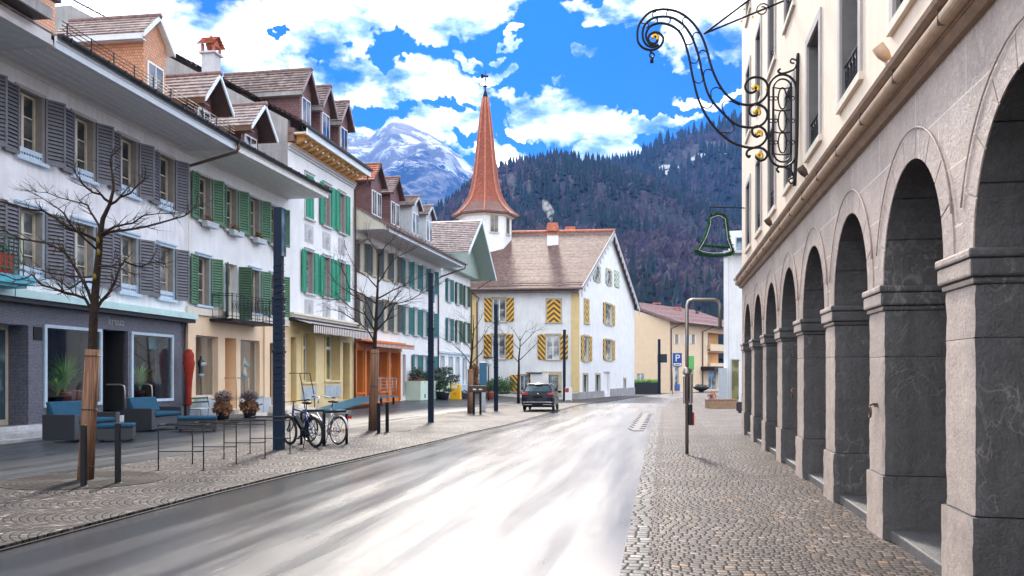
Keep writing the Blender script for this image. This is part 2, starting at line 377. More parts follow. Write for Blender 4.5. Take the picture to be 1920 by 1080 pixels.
m_reed=NT('reed_wrap'); _v=m_reed.co(scale=(60,60,1)); _f=m_reed.noise(_v,1,3,.6); m_reed.pri(m_reed.mix(.5,m_reed.ramp(_f,[(.38,(.03,.014,.01)),(.5,(.17,.085,.05)),(.62,(.38,.22,.14))]),m_reed.ramp(m_reed.noise(m_reed.co(scale=(22,22,.8)),1,4,.7),[(.35,(.09,.04,.025)),(.65,(.4,.22,.13))])),.8,0,.3,m_reed.bump(_f,.9,.02)); m_reed=m_reed.m
m_tile=tile_mat('brown_tiles',(.13,.1,.095),(.25,.19,.17),(.38,.3,.27))
m_tilel=tile_mat('weathered_tiles',(.26,.2,.19),(.4,.33,.31),(.55,.47,.44),6)
m_ridge=plain('ridge_tiles',(.22,.14,.13),.7,.3,5)
m_rtile=tile_mat('red_brown_tiles',(.1,.055,.043),(.18,.11,.09),(.26,.17,.14),5)
m_rtile2=tile_mat('terracotta_tiles',(.42,.11,.05),(.5,.17,.09),(.55,.26,.17),7)
m_pink=tile_mat('pink_tiles',(.32,.2,.2),(.42,.29,.28),(.5,.36,.35),4)
m_spire=shingle_mat('spire_shingles',(.29,.07,.035),.28,.22,.6)
m_spire2=shingle_mat('spire_foot_shingles',(.2,.1,.08),.28,.22,.6)
m_shor=shingle_mat('orange_shingles',(.6,.3,.17),.1,.1,.5)
m_shbr=shingle_mat('brown_shingles',(.17,.085,.085),.2,.12,.5)
m_shmau=shingle_mat('mauve_shingles',(.33,.25,.28),.2,.12,.6)
m_mosaic=mosaic_mat('slate_mosaic',(.03,.03,.05),(.11,.11,.155))
m_glass=glass_dark('window_glass',curt=(.16,.15,.14))
m_glassl=glass_dark('curtained_glass',(.1,.11,.12),.06,(.5,.52,.5))
m_glasso=glass_dark('olive_glass',(.1,.1,.03),.06,(.24,.25,.1))
m_glassb=glass_dark('blue_glass',(.05,.09,.12),.05,(.3,.38,.42))
m_glasst=glass_dark('teal_glass',(.01,.2,.24),.08)
m_clear=glass_clear('shop_glass')
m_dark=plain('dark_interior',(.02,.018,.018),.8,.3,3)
m_display=plain('display_backdrop',(.72,.58,.46),.7,.1,1)
m_brown=plain('brown_panel',(.07,.04,.03),.6,.3,3)
m_marb=stone_mat('step_marble',(.6,.6,.62),(.75,.75,.75),.3,.2,.5)
m_sblue=plain('sofa_blue',(.018,.085,.15),.75,.2,4,.4,90,spec=.2)
m_wick=shingle_mat('grey_wicker',(.035,.038,.045),.03,.02,.35)
m_red=plain('red_canvas',(.42,.035,.015),.7,.3,8,.3,20)
m_terr=plain('terracotta_pot',(.42,.1,.05),.7,.2,6)
m_leaf=plain('leaf_green',(.06,.14,.025),.5,.5,9,0)
m_leafb=plain('bright_leaf',(.2,.45,.05),.45,.4,9,0)
m_leafd=plain('dark_leaf',(.025,.06,.025),.5,.4,9,0)
m_dry=plain('dry_foliage',(.24,.11,.04),.8,.5,9,0)
m_dry2=plain('faded_hydrangea',(.3,.27,.28),.8,.3,12,0)
m_pink2=plain('reddish_twigs',(.35,.13,.09),.8,.4,12,0)
m_moss=plain('yellow_lichen',(.2,.16,.03),.9,.3,20)
m_potd=plain('charcoal_pot',(.02,.023,.03),.6,.3,6)
m_pots=plain('pale_planter',(.45,.5,.55),.6,.15,6)
m_tyre=plain('tyre_rubber',(.012,.012,.013),.75,.2,10)
m_chrome=plain('chrome',(.6,.6,.62),.18,.05,5,0,metal=1)
m_bluep=plain('blue_frame_paint',(.01,.04,.2),.3,.1,5,0,coat=.5)
m_silver=plain('silver_frame_paint',(.55,.52,.55),.35,.08,5,0,metal=.3)
m_wht=plain('white_paint',(.8,.8,.8),.45,.05,5)
m_saddle=plain('brown_saddle',(.1,.05,.04),.6,.2,8)
m_refl=plain('red_reflector',(.6,.02,.02),.3,.1,8,0)
m_orefl=plain('orange_reflector',(.9,.25,.02),.3,.1,8,0)
m_car=plain('car_paint',(.002,.006,.012),.25,.1,2,0,coat=.12,spec=.25)
m_carg=glass_dark('car_glass',(.01,.035,.05),.03)
m_tail=plain('tail_lamp_glass',(.5,.01,.03),.15,.1,8,0,coat=1)
m_ramp=plain('blue_ramp_sheet',(.03,.17,.26),.45,.25,3)
m_yellow=plain('yellow_box_paint',(.9,.5,.01),.4,.08,4)
m_green=plain('green_sign',(.07,.4,.02),.4,.1,4)
m_bsign=plain('blue_sign',(.0,.06,.3),.35,.08,4)
m_garl=plain('garland_green',(.004,.1,.045),.8,.4,30,.8,90)
m_str1=stripe_mat('stripes_rising',1.15,.46,(.9,.48,.02),(.06,.045,.04))
m_str2=stripe_mat('stripes_falling',-1.15,.46,(.9,.48,.02),(.06,.045,.04))
m_str3=stripe_mat('stripes_chevron',.85,.46,(.9,.48,.02),(.06,.045,.04),True)
m_str4=stripe_mat('stripes_teal_chevron',.85,.5,(.85,.8,.55),(.03,.3,.34),True)
m_sstr=stripe_mat('stripes_steep',1.1,.56,(.88,.55,.03),(.07,.045,.03))
m_sstr2=stripe_mat('stripes_steep_falling',-1.1,.56,(.88,.55,.03),(.07,.045,.03))
m_sstr3=stripe_mat('stripes_steep_chevron',1.,.56,(.88,.55,.03),(.07,.045,.03),True)
m_graw=plain('grate_iron',(.03,.022,.018),.6,.3,9,spec=.3)
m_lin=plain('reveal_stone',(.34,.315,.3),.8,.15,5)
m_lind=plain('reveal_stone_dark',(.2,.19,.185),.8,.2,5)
def awn(name,a,b,p):
    t=NT(name); s=t.n('ShaderNodeSeparateXYZ'); t.l(t.co(),s.inputs[0]); f=t.ramp(t.ma('FRACT',t.ma('DIVIDE',s.outputs[0],p)),[(.46,0),(.54,1)]); t.pri(t.mix(f,a,b),.8,0,.2); return t.m
m_awn=awn('striped_awning',(.7,.66,.62),(.16,.11,.1),.22)
m_awn2=awn('striped_awning_red',(.65,.55,.5),(.3,.1,.07),.22)
STR=math.atan(.18)
m_cobR=cobble_mat('paving_setts_brown',(.055,.043,.038),(.17,.132,.112),STR,1.3,.09,rough=.5,spec=.2)
m_cobL=cobble_mat('paving_setts_grey',(.05,.043,.041),(.165,.145,.137),-R(8)+PI/2,1.1,.088,warm=(.36,.28,.22),rough=.5,spec=.15)
m_sett=cobble_mat('kerb_setts',(.06,.055,.05),(.18,.165,.155),STR,400.,.12,warm=(.3,.28,.26),rough=.45,spec=.25)
m_road=asphalt_mat('wet_asphalt',(.035,.034,.036),STR,.25,.33,.8,0,1.2,streak=(1,.06,1),lat=1)
m_walk=asphalt_mat('sidewalk_asphalt',(.045,.047,.053),STR,.25,.5,.3,0,.4)
# ---------- window, shutter, dormer, roof builders
_wc={}
def cached(key,f):
    if key not in _wc:_wc[key]=f()
    return _wc[key]
def louver_mesh(w,h,s,mat,kind):
    def f():
        m=MB(); x0,x1=(0,w) if s>0 else (-w,0); t=.045; fr=.055
        m.box(x0,x0+fr,-t,0,0,h);m.box(x1-fr,x1,-t,0,0,h);m.box(x0+fr,x1-fr,-t,0,0,fr+.02);m.box(x0+fr,x1-fr,-t,0,h-fr,h)
        if kind=='louver':
            n=max(6,int(h/.105)); a=fr+.02;st=(h-fr-a)/n
            for i in range(n):
                z=a+i*st; m.add([(x0+fr,-t+.003,z+.004),(x1-fr,-t+.003,z+.004),(x1-fr,-.006,z+st*.86),(x0+fr,-.006,z+st*.86)],[(0,1,2,3)]); m.box(x0+fr,x1-fr,-t-.006,-t+.008,z,z+.016)
            m.cur=1; m.quad((x0+fr,-.003,a),(x1-fr,-.003,a),(x1-fr,-.003,h-fr),(x0+fr,-.003,h-fr)); m.cur=0
        else:
            m.box(x0+fr,x1-fr,-t,0,h*.48,h*.52)
            for a,b in((fr+.02,h*.48),(h*.52,h-fr)): m.box(x0+fr,x1-fr,-t*.45,-.01,a,b); m.box(x0+fr+.06,x1-fr-.06,-t*.75,-.01,a+.07,b-.07)
        return m.mesh('shutter',[mat,m_black])
    return cached(('sh',round(w,2),round(h,2),s,mat.name,kind),f)
def frame_mesh(w,h,mat,nv,nh,t=.06,d=.05):
    def f():
        m=MB(); m.box(0,t,-d,0,0,h);m.box(w-t,w,-d,0,0,h);m.box(t,w-t,-d,0,0,t);m.box(t,w-t,-d,0,h-t,h)
        for i in range(1,nv+1):
            x=w*i/(nv+1); q=t*.75 if nv%2 and i==(nv+1)//2 else t*.3; m.box(x-q,x+q,-d*.9,-.001,t,h-t)
        for i in range(1,nh+1):
            z=h*i/(nh+1); xs=[t]+[w*i/(nv+1) for i in range(1,nv+1)]+[w-t]
            for a,b in zip(xs,xs[1:]): m.box(a+.02,b-.02,-d*.7,-.002,z-.014,z+.014)
        return m.mesh('frame',mat)
    return cached(('fr',round(w,2),round(h,2),mat.name,nv,nh,t),f)
def surround_mesh(w,h,mat,t,d,lintel=.0):
    def f():
        m=MB(); m.box(-t,0,-d,.02,0,h);m.box(w,w+t,-d,.02,0,h);m.box(-t,w+t,-d,.02,h,h+t)
        if lintel: m.box(-t-.03,w+t+.03,-d-.05,.02,h+t,h+t+lintel)
        return m.mesh('surround',mat)
    return cached(('su',round(w,2),round(h,2),mat.name,t,lintel),f)
def sill_mesh(w,mat,t,o,hh=.09):
    def f():
        m=MB(); m.box(-t-.03,w+t+.03,-o,.02,-hh,0); return m.mesh('sill',mat)
    return cached(('si',round(w,2),mat.name,t,o,hh),f)
def window(root,fr,fc,r,glass=None,frame=None,nv=1,nh=2,sh=None,sur=None,st=.1,sd=.035,sill=True,rev=.2,guard=None,lintel=0,sillm=None,name='window',shw=None,shl=True,shr=True,sillo=None,lining=None):
    u0,u1,z0,z1=r; w,h=u1-u0,z1-z0
    def f():
        m=MB(); m.box(0,w,0,.03,0,h); return m.mesh('window',glass or m_glass)
    so=.13 if sillo is None else sillo
    wd=link(cached(('gl',round(w,2),round(h,2),(glass or m_glass).name),f),name); put(wd,root,fr,fc,u0,rev,z0)
    if frame is not False: link(frame_mesh(w,h,frame or m_wood,nv,nh),'frame',wd,(0,0,0))
    if sur: link(surround_mesh(w,h,sur,st,sd,lintel),'surround',wd,(0,-rev,0))
    if lining:
        def f():
            m=MB(); t=.012; m.box(0,t,-rev+.004,-.06,0,h);m.box(w-t,w,-rev+.004,-.06,0,h);m.box(t,w-t,-rev+.004,-.06,h-t,h);m.box(t,w-t,-rev+.004,-.06,0,t); return m.mesh('lining',lining)
        link(cached(('li',round(w,2),round(h,2),round(rev,2),lining.name),f),'lining',wd,(0,0,0))
    if sill: link(sill_mesh(w,sillm or sur or m_grey,st,so),'sill',wd,(0,-rev,0))
    if sh:
        mat,kind,al,ar=sh; ws=shw or w/2+.02
        if shl: link(louver_mesh(ws,h,-1,mat,kind),'shutter',wd,(-.02,-rev-sd-.012,0),al)
        if shr: link(louver_mesh(ws,h,1,mat,kind),'shutter',wd,(w+.02,-rev-sd-.012,0),-ar)
    if guard:
        def f():
            m=MB(); m.box(.01,w-.01,-.03,-.01,0,.09); m.box(.01,w-.01,-.03,-.01,.15,.27); n=int(w/.1)
            for i in range(n+1): m.box(.01+i*(w-.05)/n,.04+i*(w-.05)/n,-.03,-.01,.09,.15)
            return m.mesh('guard',guard)
        link(cached(('gu',round(w,2),guard.name),f),'window_guard',wd,(0,-rev+.02,0))
    return wd
def dormer(root,fr,fc,u0,u1,yf,z0,ze,zr,back,wall,roofm,trim,win=True,ov=.35,fo=.35,side=None,glass=None,rows=7,ridgem=None,nwin=1,label=None,winm=None,wz=None,open_front=False,soff=None):
    """gabled roof dormer; u0..u1 is the roof's width, the walls stand ov inside it"""
    a,b=u0+ov,u1-ov; um=(u0+u1)/2; k=(zr-ze)/(um-u0)
    zw=ze+k*ov-.08; m=MB()
    wf=yf+(fo if not open_front else fo+.25)
    m.prism([(a,z0),(b,z0),(b,zw),(um,zr-.08),(a,zw)],wf,wf+back)
    body=m.build('dormer',wall); put(body,root,fr,fc)
    if label: body['label']=label
    m=MB(); yb=wf+back
    tiles(m,(u0,yb,ze),(u0,yf,ze),(um,yf,zr),(um,yb,zr),rows,.04,6); tiles(m,(u1,yf,ze),(u1,yb,ze),(um,yb,zr),(um,yf,zr),rows,.04,6)
    m.build('roof',roofm,body)
    m=MB(); 
    for s,uu in((1,u0),(-1,u1)):
        m.prism([(uu,ze-.02),(um,zr-.02),(um,zr-.09),(uu+s*.0,ze-.09)],yf+.04,yb)
    m.build('soffit',soff or m_brown,body)
    m=MB()
    for uu,s in((u0,-1),(u1,1)): m.prism([(uu,ze+.03),(um,zr+.03),(um,zr-.14),(uu,ze-.14)],yf-.02,yf+.035)
    m.build('bargeboard',trim,body)
    m=MB(); n=max(2,int(back/.45))
    for i in range(n):
        y0=yf-.05+i*(yb-yf)/n; y1=y0+(yb-yf)/n+.04; m.tube([(um,y0,zr+.02),(um,y1,zr+.035)],[.1,.085],8)
    m.build('ridge_tiles',ridgem or m_ridge,body)
    if side: 
        m=MB(); m.box(u0-.005,u0+.03,yf+.06,yb,ze-.2,ze-.01); m.box(u0+.1,a-.003,yf+.1,yb,ze-.2,ze-.15) if a-u0>.12 else None; m.build('eave_board',side,body)
    if win:
        ww=(b-a)/nwin
        for i in range(nwin):
            w=ww*(.62 if nwin==1 else .66); x=a+ww*(i+.5)-w/2; zz0=wz[0] if wz else zw-1.15; zz1=wz[1] if wz else zw-.1
            m=MB(); m.box(x-.06,x+w+.06,wf-.05,wf-.005,zz0-.06,zz1+.06); wf_=m.build('window_frame',winm or m_woodw,body)
            m=MB(); m.box(x,x+w/2-.03,wf-.058,wf-.04,zz0,zz1);m.box(x+w/2+.03,x+w,wf-.058,wf-.04,zz0,zz1); m.build('pane',glass or m_glass,body)
    return body
def eave(root,fr,fc,u0,u1,ov,zs,fascia=m_fascia,soff=m_soff,boards=True,gut=m_gut,fh=.26,part_soffit='soffit'):
    m=MB(); m.box(u0,u1,-ov,.0,zs,zs+.06); s=m.build(part_soffit,soff); put(s,root,fr,fc)
    if boards:
        m=MB(); y=-ov+.22
        while y<-.1: m.box(u0+.05,u1-.05,y,y+.025,zs-.018,zs-.001); y+=.3
        m.box(u0,u1,-.07,0.0,zs-.05,zs-.001); o=m.build('soffit_battens',m_soffw); put(o,root,fr,fc)
    m=MB(); m.box(u0,u1,-ov-.04,-ov,zs-.03,zs+fh*.5); m.box(u0,u1,-ov-.07,-ov-.003,zs+fh*.5,zs+fh); o=m.build('fascia',fascia); put(o,root,fr,fc)
    m=MB(); n=8; r=.085; zc=zs+fh+.02
    pts=[(-ov-.16+r*math.cos(PI+PI*i/n),zc+r*math.sin(PI+PI*i/n)) for i in range(n+1)]
    m.prism(pts+[(-ov-.16+r,zc+.02),(-ov-.16-r,zc+.02)],u0,u1,'x')
    x=u0+.3
    while x<u1: m.box(x,x+.03,-ov-.26,-ov-.06,zc+.015,zc+.035); m.box(x,x+.03,-ov-.27,-ov-.245,zc-.09,zc+.03); x+=.75
    o=m.build('gutter',gut); put(o,root,fr,fc)
def roofslope(root,fr,fc,u0,u1,ov,ze,pitch,run,mat,rows=24,waves=1,thick=.12):
    t=math.tan(pitch); m=MB(); zr=ze+t*run
    tiles(m,(u0,-ov,ze),(u1,-ov,ze),(u1,-ov+run,zr),(u0,-ov+run,zr),rows,.04,waves)
    m.quad((u0,-ov,ze-.02),(u0,-ov+run,zr-.02),(u1,-ov+run,zr-.02),(u1,-ov,ze-.02))
    m.quad((u0,-ov+run,zr),(u1,-ov+run,zr),(u1,-ov+2*run,ze),(u0,-ov+2*run,ze))
    o=m.build('roof',mat); put(o,root,fr,fc); return o
def railing_tube(m,pts,r=.02,n=6): return m.tube(pts,r,n)
def building(name,label,fr,cat='building'):
    return thing(name,label,cat,(fr.A.x,fr.A.y,0),fr.a)
def wall(root,fr,fc,L,z0,z1,ops,mat,depth=.25,name='wall',u0=0,back=None):
    m=wallmesh(MB(),L,z0,z1,ops,depth,u0,back); o=m.build(name,mat); put(o,root,fr,fc); return o
def pbox(root,fr,fc,name,mat,*bs,bevel=0):
    for b in bs: o=MB().box(*b).build(name,mat,bevel=bevel); put(o,root,fr,fc)
    return o
# ---------- left row of houses
def ln(a,b,zz): return (a+b*zz,zz)
F1=Fac(ln(-15.87,.141,10),ln(-15.87,.141,30.3)); F2=Fac((-11.6,30.3),(-10.1,38.5)); F3=Fac((-10.1,38.5),(-8.64,46.6)); F4=Fac((-8.64,46.6),(-5.44,62.2)); F5=Fac((-5.44,62.2),(-3.5,71.7))
K1=math.hypot(1,.141)
def steps(root,fr,fc,u0,u1,n,out,top,mat=m_marb,name='steps'):
    m=MB(); h=top/n
    for i in range(n): m.box(u0-.12*(n-1-i),u1+.12*(n-1-i),-(out*(n-i)/n),.0,h*i-(.03 if i==0 else 0),h*(i+1)-.002)
    o=m.build(name,mat,bevel=.01); put(o,root,fr,fc); return o
def doorleaf(root,fr,fc,r,mat,rev=.5,glass=None,name='door',handle=True):
    u0,u1,z0,z1=r; m=MB(); m.box(u0,u1,rev,rev+.06,z0,z1)
    if not glass: 
        for a,b in((.1,.45),(.52,.92)): m.box(u0+.12,u1-.12,rev-.015,rev,z0+(z1-z0)*a,z0+(z1-z0)*b)
    d=m.build(name,mat); put(d,root,fr,fc)
    if glass: m=MB(); m.box(u0+.12,u1-.12,rev-.012,rev-.002,z0+.15,z1-.12); m.build('pane',glass,d)
    if handle: m=MB(); m.tube([(u0+.1,rev-.02,z0+1.),(u0+.1,rev-.09,z0+1.),(u0+.24,rev-.09,z0+1.)],.013,6); m.build('handle',m_chrome,d)
    return d
# house 1: pale house over the slate shop
b1=building('town_house','pale lilac house with grey louvred shutters above a slate mosaic shopfront, nearest on the left',F1)
U=lambda z:(z-10)*K1
wz=[U(22.0+2.18*k) for k in range(-4,4)]
ops=[]
for u in wz: ops+= [(u,u+.97,4.25,6.02),(u,u+.97,7.33,9.1)]
wall(b1,F1,F1,F1.L,3.6,9.75,ops,m_plw,.3,back=9)
for i,u in enumerate(wz):
    for (z0,z1) in((4.25,6.02),(7.33,9.1)):
        window(b1,F1,F1,(u,u+.97,z0,z1),m_glass if z0>5 else m_glassl,m_wood,1,2,(m_shlav,'louver',R(3),R(24)),m_trimt if z0>5 else m_trimb,.09,.05,True,.26,m_trimb,0 if z0>5 else .06,m_trimb,shw=.55,lining=m_lin)
# shopfront
A1=[F1.rect(-10,52,600,795)]
sA=(F1.u(86),F1.u(186),1.1,F1.z(130,618)); sB=(F1.u(248),F1.u(321),F1.z(285,748),F1.z(285,630)); dA=(F1.u(-60),F1.u(53),.35,F1.z(0,606)); dB=(F1.u(193),F1.u(240),.42,F1.z(215,619))
sA=(sA[0],sA[1],F1.z(86,758),sA[3])
s0=(U(13.5),U(17.5),1,3)
wall(b1,F1,F1,F1.L,-.05,3.598,[sA,sB,dA,dB,s0],m_mosaic,.6,'shopfront',back=8.9)
pbox(b1,F1,F1,'fascia_board',m_mint,(U(21.35),F1.L-.02,-.5,-.004,3.62,3.82),(U(17.6),U(21.3),-.5,-.004,3.62,3.82))
pbox(b1,F1,F1,'awning_casing',m_gut,(U(14),F1.L-.05,-.42,-.01,3.5,3.612))
for s,nm in((sA,0),(sB,1),(s0,2)):
    u0,u1,z0,z1=s; m=MB(); t=.09
    m.box(u0-t,u0,-.05,.05,z0-t,z1+t);m.box(u1,u1+t,-.05,.05,z0-t,z1+t);m.box(u0,u1,-.05,.05,z1,z1+t);m.box(u0,u1,-.09,.05,z0-t,z0)
    f=m.build('display_window',m_trimb); put(f,b1,F1,F1)
    m=MB(); m.quad((u0,.03,z0),(u1,.03,z0),(u1,.03,z1),(u0,.03,z1)); m.build('pane',m_clear,f)
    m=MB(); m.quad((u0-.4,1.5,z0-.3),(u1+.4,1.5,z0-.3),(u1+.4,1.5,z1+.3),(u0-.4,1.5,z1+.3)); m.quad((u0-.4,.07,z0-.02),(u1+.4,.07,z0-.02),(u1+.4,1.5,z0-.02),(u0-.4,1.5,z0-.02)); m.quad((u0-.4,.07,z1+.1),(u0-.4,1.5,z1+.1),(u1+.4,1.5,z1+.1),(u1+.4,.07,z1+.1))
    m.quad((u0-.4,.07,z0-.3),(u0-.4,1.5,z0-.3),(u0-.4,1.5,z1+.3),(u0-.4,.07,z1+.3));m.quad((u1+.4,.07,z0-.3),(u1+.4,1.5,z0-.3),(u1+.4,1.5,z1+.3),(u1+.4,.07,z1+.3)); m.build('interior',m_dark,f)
def wth(nm,lab,cat,fc,u,y,z,rz=0,grp=None):
    p=fc.w(u,y); return thing(nm,lab,cat,(p.x,p.y,z),fc.a+rz,grp)
def potplant(name,lab,cat,loc,rz,pr,ph,potm,kind,leafm,size,fs=None,group=None,cone=.75):
    t=thing(name,lab,cat,loc,rz,group)
    m=MB(); m.lathe([(pr*cone,0),(pr,ph*.92),(pr*1.07,ph*.92),(pr*1.07,ph),(pr*.92,ph),(pr*.88,ph*.85)],n=14); m.build('pot',potm,t)
    m=MB(); fs=fs or (1,1,1)
    if kind=='blades': m.blades((0,0,ph*.8),int(150),size,.02)
    elif kind=='ball': m.leaves((0,0,ph+size*.6*fs[2]),size,int(420),size*.22,fs)
    elif kind=='grass': m.blades((0,0,ph*.8),150,size,.008,.5)
    m.build('foliage',leafm,t); return t
uA=(sA[0]+sA[1])/2; zA=sA[2]
potplant('hanging_plant','tall drooping green plant in the left window of the slate shop','plant',(*F1.w(F1.u(122,-.5),.5),zA),0,.16,.3,m_terr,'blades',m_leafb,1.35)
potplant('shop_plant','low bushy plant on the sill of the slate shop window beside the tree','plant',(*F1.w(F1.u(108,-.35),.35),zA),0,.18,.2,m_potd,'blades',m_leafb,.75)
potplant('shop_plant','red potted plant standing behind the drooping one in the slate shop window','plant',(*F1.w(F1.u(140,-.45),.45),zA),0,.2,.35,m_terr,'blades',m_leaf,.8)
potplant('shop_palm','fan palm behind the left side of the second slate shop window','plant',(*F1.w(F1.u(262,-.45),.45),zA),0,.16,.3,m_potd,'blades',m_leafb,1.1)
m=MB(); m.prism([(0,0),(.7,0),(.78,.55),(-.08,.55)],0,.02); o=m.build('shop_banner',m_aqua,None,(*F1.w(F1.u(280,-.5),.5),2.55),F1.a); tag(o,'small turquoise banner hanging inside the second slate shop window','banner')
# doors, steps
doorleaf(b1,F1,F1,dA,m_wood,.58,m_glassb); steps(b1,F1,F1,dA[0]-.1,dA[1]+.45,3,1.15,.36)
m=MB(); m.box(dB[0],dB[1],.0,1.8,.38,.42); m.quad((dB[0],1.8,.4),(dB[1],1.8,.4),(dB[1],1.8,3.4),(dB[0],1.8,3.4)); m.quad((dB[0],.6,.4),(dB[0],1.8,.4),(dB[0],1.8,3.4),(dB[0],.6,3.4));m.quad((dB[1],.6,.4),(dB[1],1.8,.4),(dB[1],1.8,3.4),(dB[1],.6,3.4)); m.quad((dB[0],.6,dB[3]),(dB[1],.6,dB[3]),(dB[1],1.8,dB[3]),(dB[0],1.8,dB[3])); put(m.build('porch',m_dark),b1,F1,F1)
steps(b1,F1,F1,dB[0]+.1,dB[1]+.45,3,1.1,.42)
for u in(dB[0]-.05,dB[1]+.12): m=MB(); m.tube([(u,-.15,1.38),(u,-.6,1.38),(u,-.72,1.33),(u,-.74,1.2),(u,-.76,.12)],.024,8); put(m.build('handrail',m_steel),b1,F1,F1)
q=F1.rect(62,78,613,638); pbox(b1,F1,F1,'vent',m_black,(q[0],q[1],-.02,-.001,q[2],q[3]))
# faint raised lettering over the door
import bpy as _b
def textmesh(s,size,depth=.01):
    cu=_b.data.curves.new('t','FONT'); cu.body=s; cu.size=size; cu.extrude=depth; cu.align_x='CENTER'; cu.align_y='CENTER'
    o=_b.data.objects.new('t',cu); COL.objects.link(o); dg=_b.context.evaluated_depsgraph_get(); me=_b.data.meshes.new_from_object(o.evaluated_get(dg)); _b.data.objects.remove(o); return me
def text(s,size,mat,name,parent,M,depth=.01):
    me=textmesh(s,size,depth); me.materials.clear(); me.materials.append(mat); o=_b.data.objects.new(name,me); COL.objects.link(o); o.parent=parent; o.matrix_local=M; return o
# wall-plane text: rotate x 90
RX=Matrix.Rotation(PI/2,4,'X')
text('kreuz',.36,m_grey,'lettering',b1,Matrix.Translation(((dB[0]+dB[1])/2,-.012,3.3))@RX)
# eaves and roof
ue=U(20.9)
eave(b1,F1,F1,ue,F1.L,1.87,9.6)
pbox(b1,F1,F1,'eave_box',m_soff,(0,ue-.01,-1.8,-.01,9.75,9.98),(ue-2.3,ue-.01,-1.85,-.01,9.62,9.749))
m=MB(); m.box(0,ue-.6,-2.2,0,10.0,10.05); put(m.build('soffit',m_brown),b1,F1,F1)
pbox(b1,F1,F1,'fascia',m_pld,(0,ue-.6,-2.26,-2.2,9.98,10.25))
pbox(b1,F1,F1,'gutter',m_gut,(0,ue-.5,-2.42,-2.27,10.4,10.52))
roofslope(b1,F1,F1,0,F1.L,1.8,9.9,R(25),6.2,m_tile,26)
m=MB()
for h in(.16,.26,.36): m.tube([(ue+.1,-2.0,9.9+h),(F1.L-.3,-2.0,9.9+h)],.011,5)
u=ue+.3
while u<F1.L-.2: m.bar((u,-2.0,9.85),(u,-2.0,10.28),.02,.03); u+=.95
put(m.build('snow_guard',m_gut),b1,F1,F1)
m=MB(); e=F1.L-.06; m.tube([(e,-2.02,9.86),(e,-2.02,9.62),(e,-1.95,9.5),(e,-.4,9.12),(e,-.09,9.05),(e,-.09,8.9)],.055,8); put(m.build('downpipe',m_pipe),b1,F1,F1)
m=MB(); e=F1.L-.12; m.tube([(e,-.07,3.5),(e,-.07,0)],.045,8); put(m.build('downpipe',m_pipe),b1,F1,F1)
dormer(b1,F1,F1,F1.u(270,-.33),F1.u(328,-.33)+.02,.33,10.1,13.05,13.97,3.2,m_shor,m_tilel,m_fascia,True,.3,.2,side=m_fascia,wz=(10.9,12.25),soff=m_soffw,rows=6,label='dormer clad in orange shingles with pale barge boards')
dormer(b1,F1,F1,U(21.2),U(24.3),.33,10.1,14.3,15.6,3.2,m_shor,m_tilel,m_fascia,True,.12,.2,side=m_fascia,rows=6)
# balcony at the very left
t=b1; q0,q1=U(14),F1.u(17,.6)
m=MB(); m.box(q0,q1+.25,-1.1,-.51,3.86,4.06); m.box(q0,q1+.1,-1.,-.01,3.78,3.859); bal=m.build('balcony',m_aqua); put(bal,b1,F1,F1)
m=MB(); 
for z in(4.2,4.95): m.box(q0,q1,-1.02,-.98,z,z+.04)
x=q1
while x>q1-5: m.bar((x-.02,-1.,4.06),(x-.02,-1.,4.97),.02); m.tube([(x-.1,-1,4.3),(x-.03,-1,4.5),(x-.12,-1,4.75)],.008,4); x-=.16
m.build('railing',m_shdk,bal)
t=thing('balcony_planter','red planter box with heather behind the railing at the left edge','planter',(*F1.w(q1-.75,-.75),4.06),F1.a)
MB().box(-.6,.5,-.15,.15,0,.5).build('box',m_red,t); MB().leaves((-.1,0,.62),.35,260,.1,(1.6,.6,.6)).build('foliage',m_leafd,t)
# house 2: green shutters, peach shop
b2=building('town_house','white house with dark green louvred shutters over a peach lingerie shop',F2)
K2=F2.L/8.2; U2=lambda z:(z-30.3)*K2
r2=[(U2(z),U2(z)+.9,7.33,9.0) for z in(31.08,33.0,34.9,36.7)]
bd=(F2.u(437),F2.u(461)+.05,3.9,6.02)
r1=[(U2(31.0),U2(31)+.9,4.23,6.02),(U2(33.0),U2(33.0)+.95,3.85,6.02),(U2(34.9),U2(34.9)+.9,4.23,6.02),(U2(36.7),U2(36.7)+.9,4.23,6.02)]
wall(b2,F2,F2,F2.L,3.86,9.75,r2+r1,m_plw2,.3,back=9)
for r in r2+r1:
    if r[2]==3.85: continue
    window(b2,F2,F2,r,m_glass,m_wood,1,2,(m_shgr,'louver',R(4),R(26)),m_grey if r[2]>5 else m_trimb,.08,.045,True,.26,None,.05 if r[2]<5 else 0,shw=.5,lining=m_lin)
d=doorleaf(b2,F2,F2,r1[1],m_wood,.26,m_glassl,'balcony_door')
for s,al,x in((-1,R(35),r1[1][0]-.02),(1,-R(50),r1[1][1]+.02)):
    o=link(louver_mesh(.52,2.1,s,m_shdk,'louver'),'shutter'); put(o,b2,F2,F2,x,-.06,3.87); o.rotation_euler.z+=al
bu0,bu1=U2(31.9),U2(35.4)
m=MB(); m.box(bu0,bu1,-.95,0,3.68,3.78); bal=m.build('balcony',m_black); put(bal,b2,F2,F2)
m=MB()
for z in(3.86,4.62,4.7): m.box(bu0,bu1,-.93,-.91,z,z+.02)
for uu in(bu0+.01,bu1-.01):
    for z in(3.86,4.62,4.7): m.box(uu-.01,uu+.01,-.9,0,z,z+.02)
x=bu0+.02
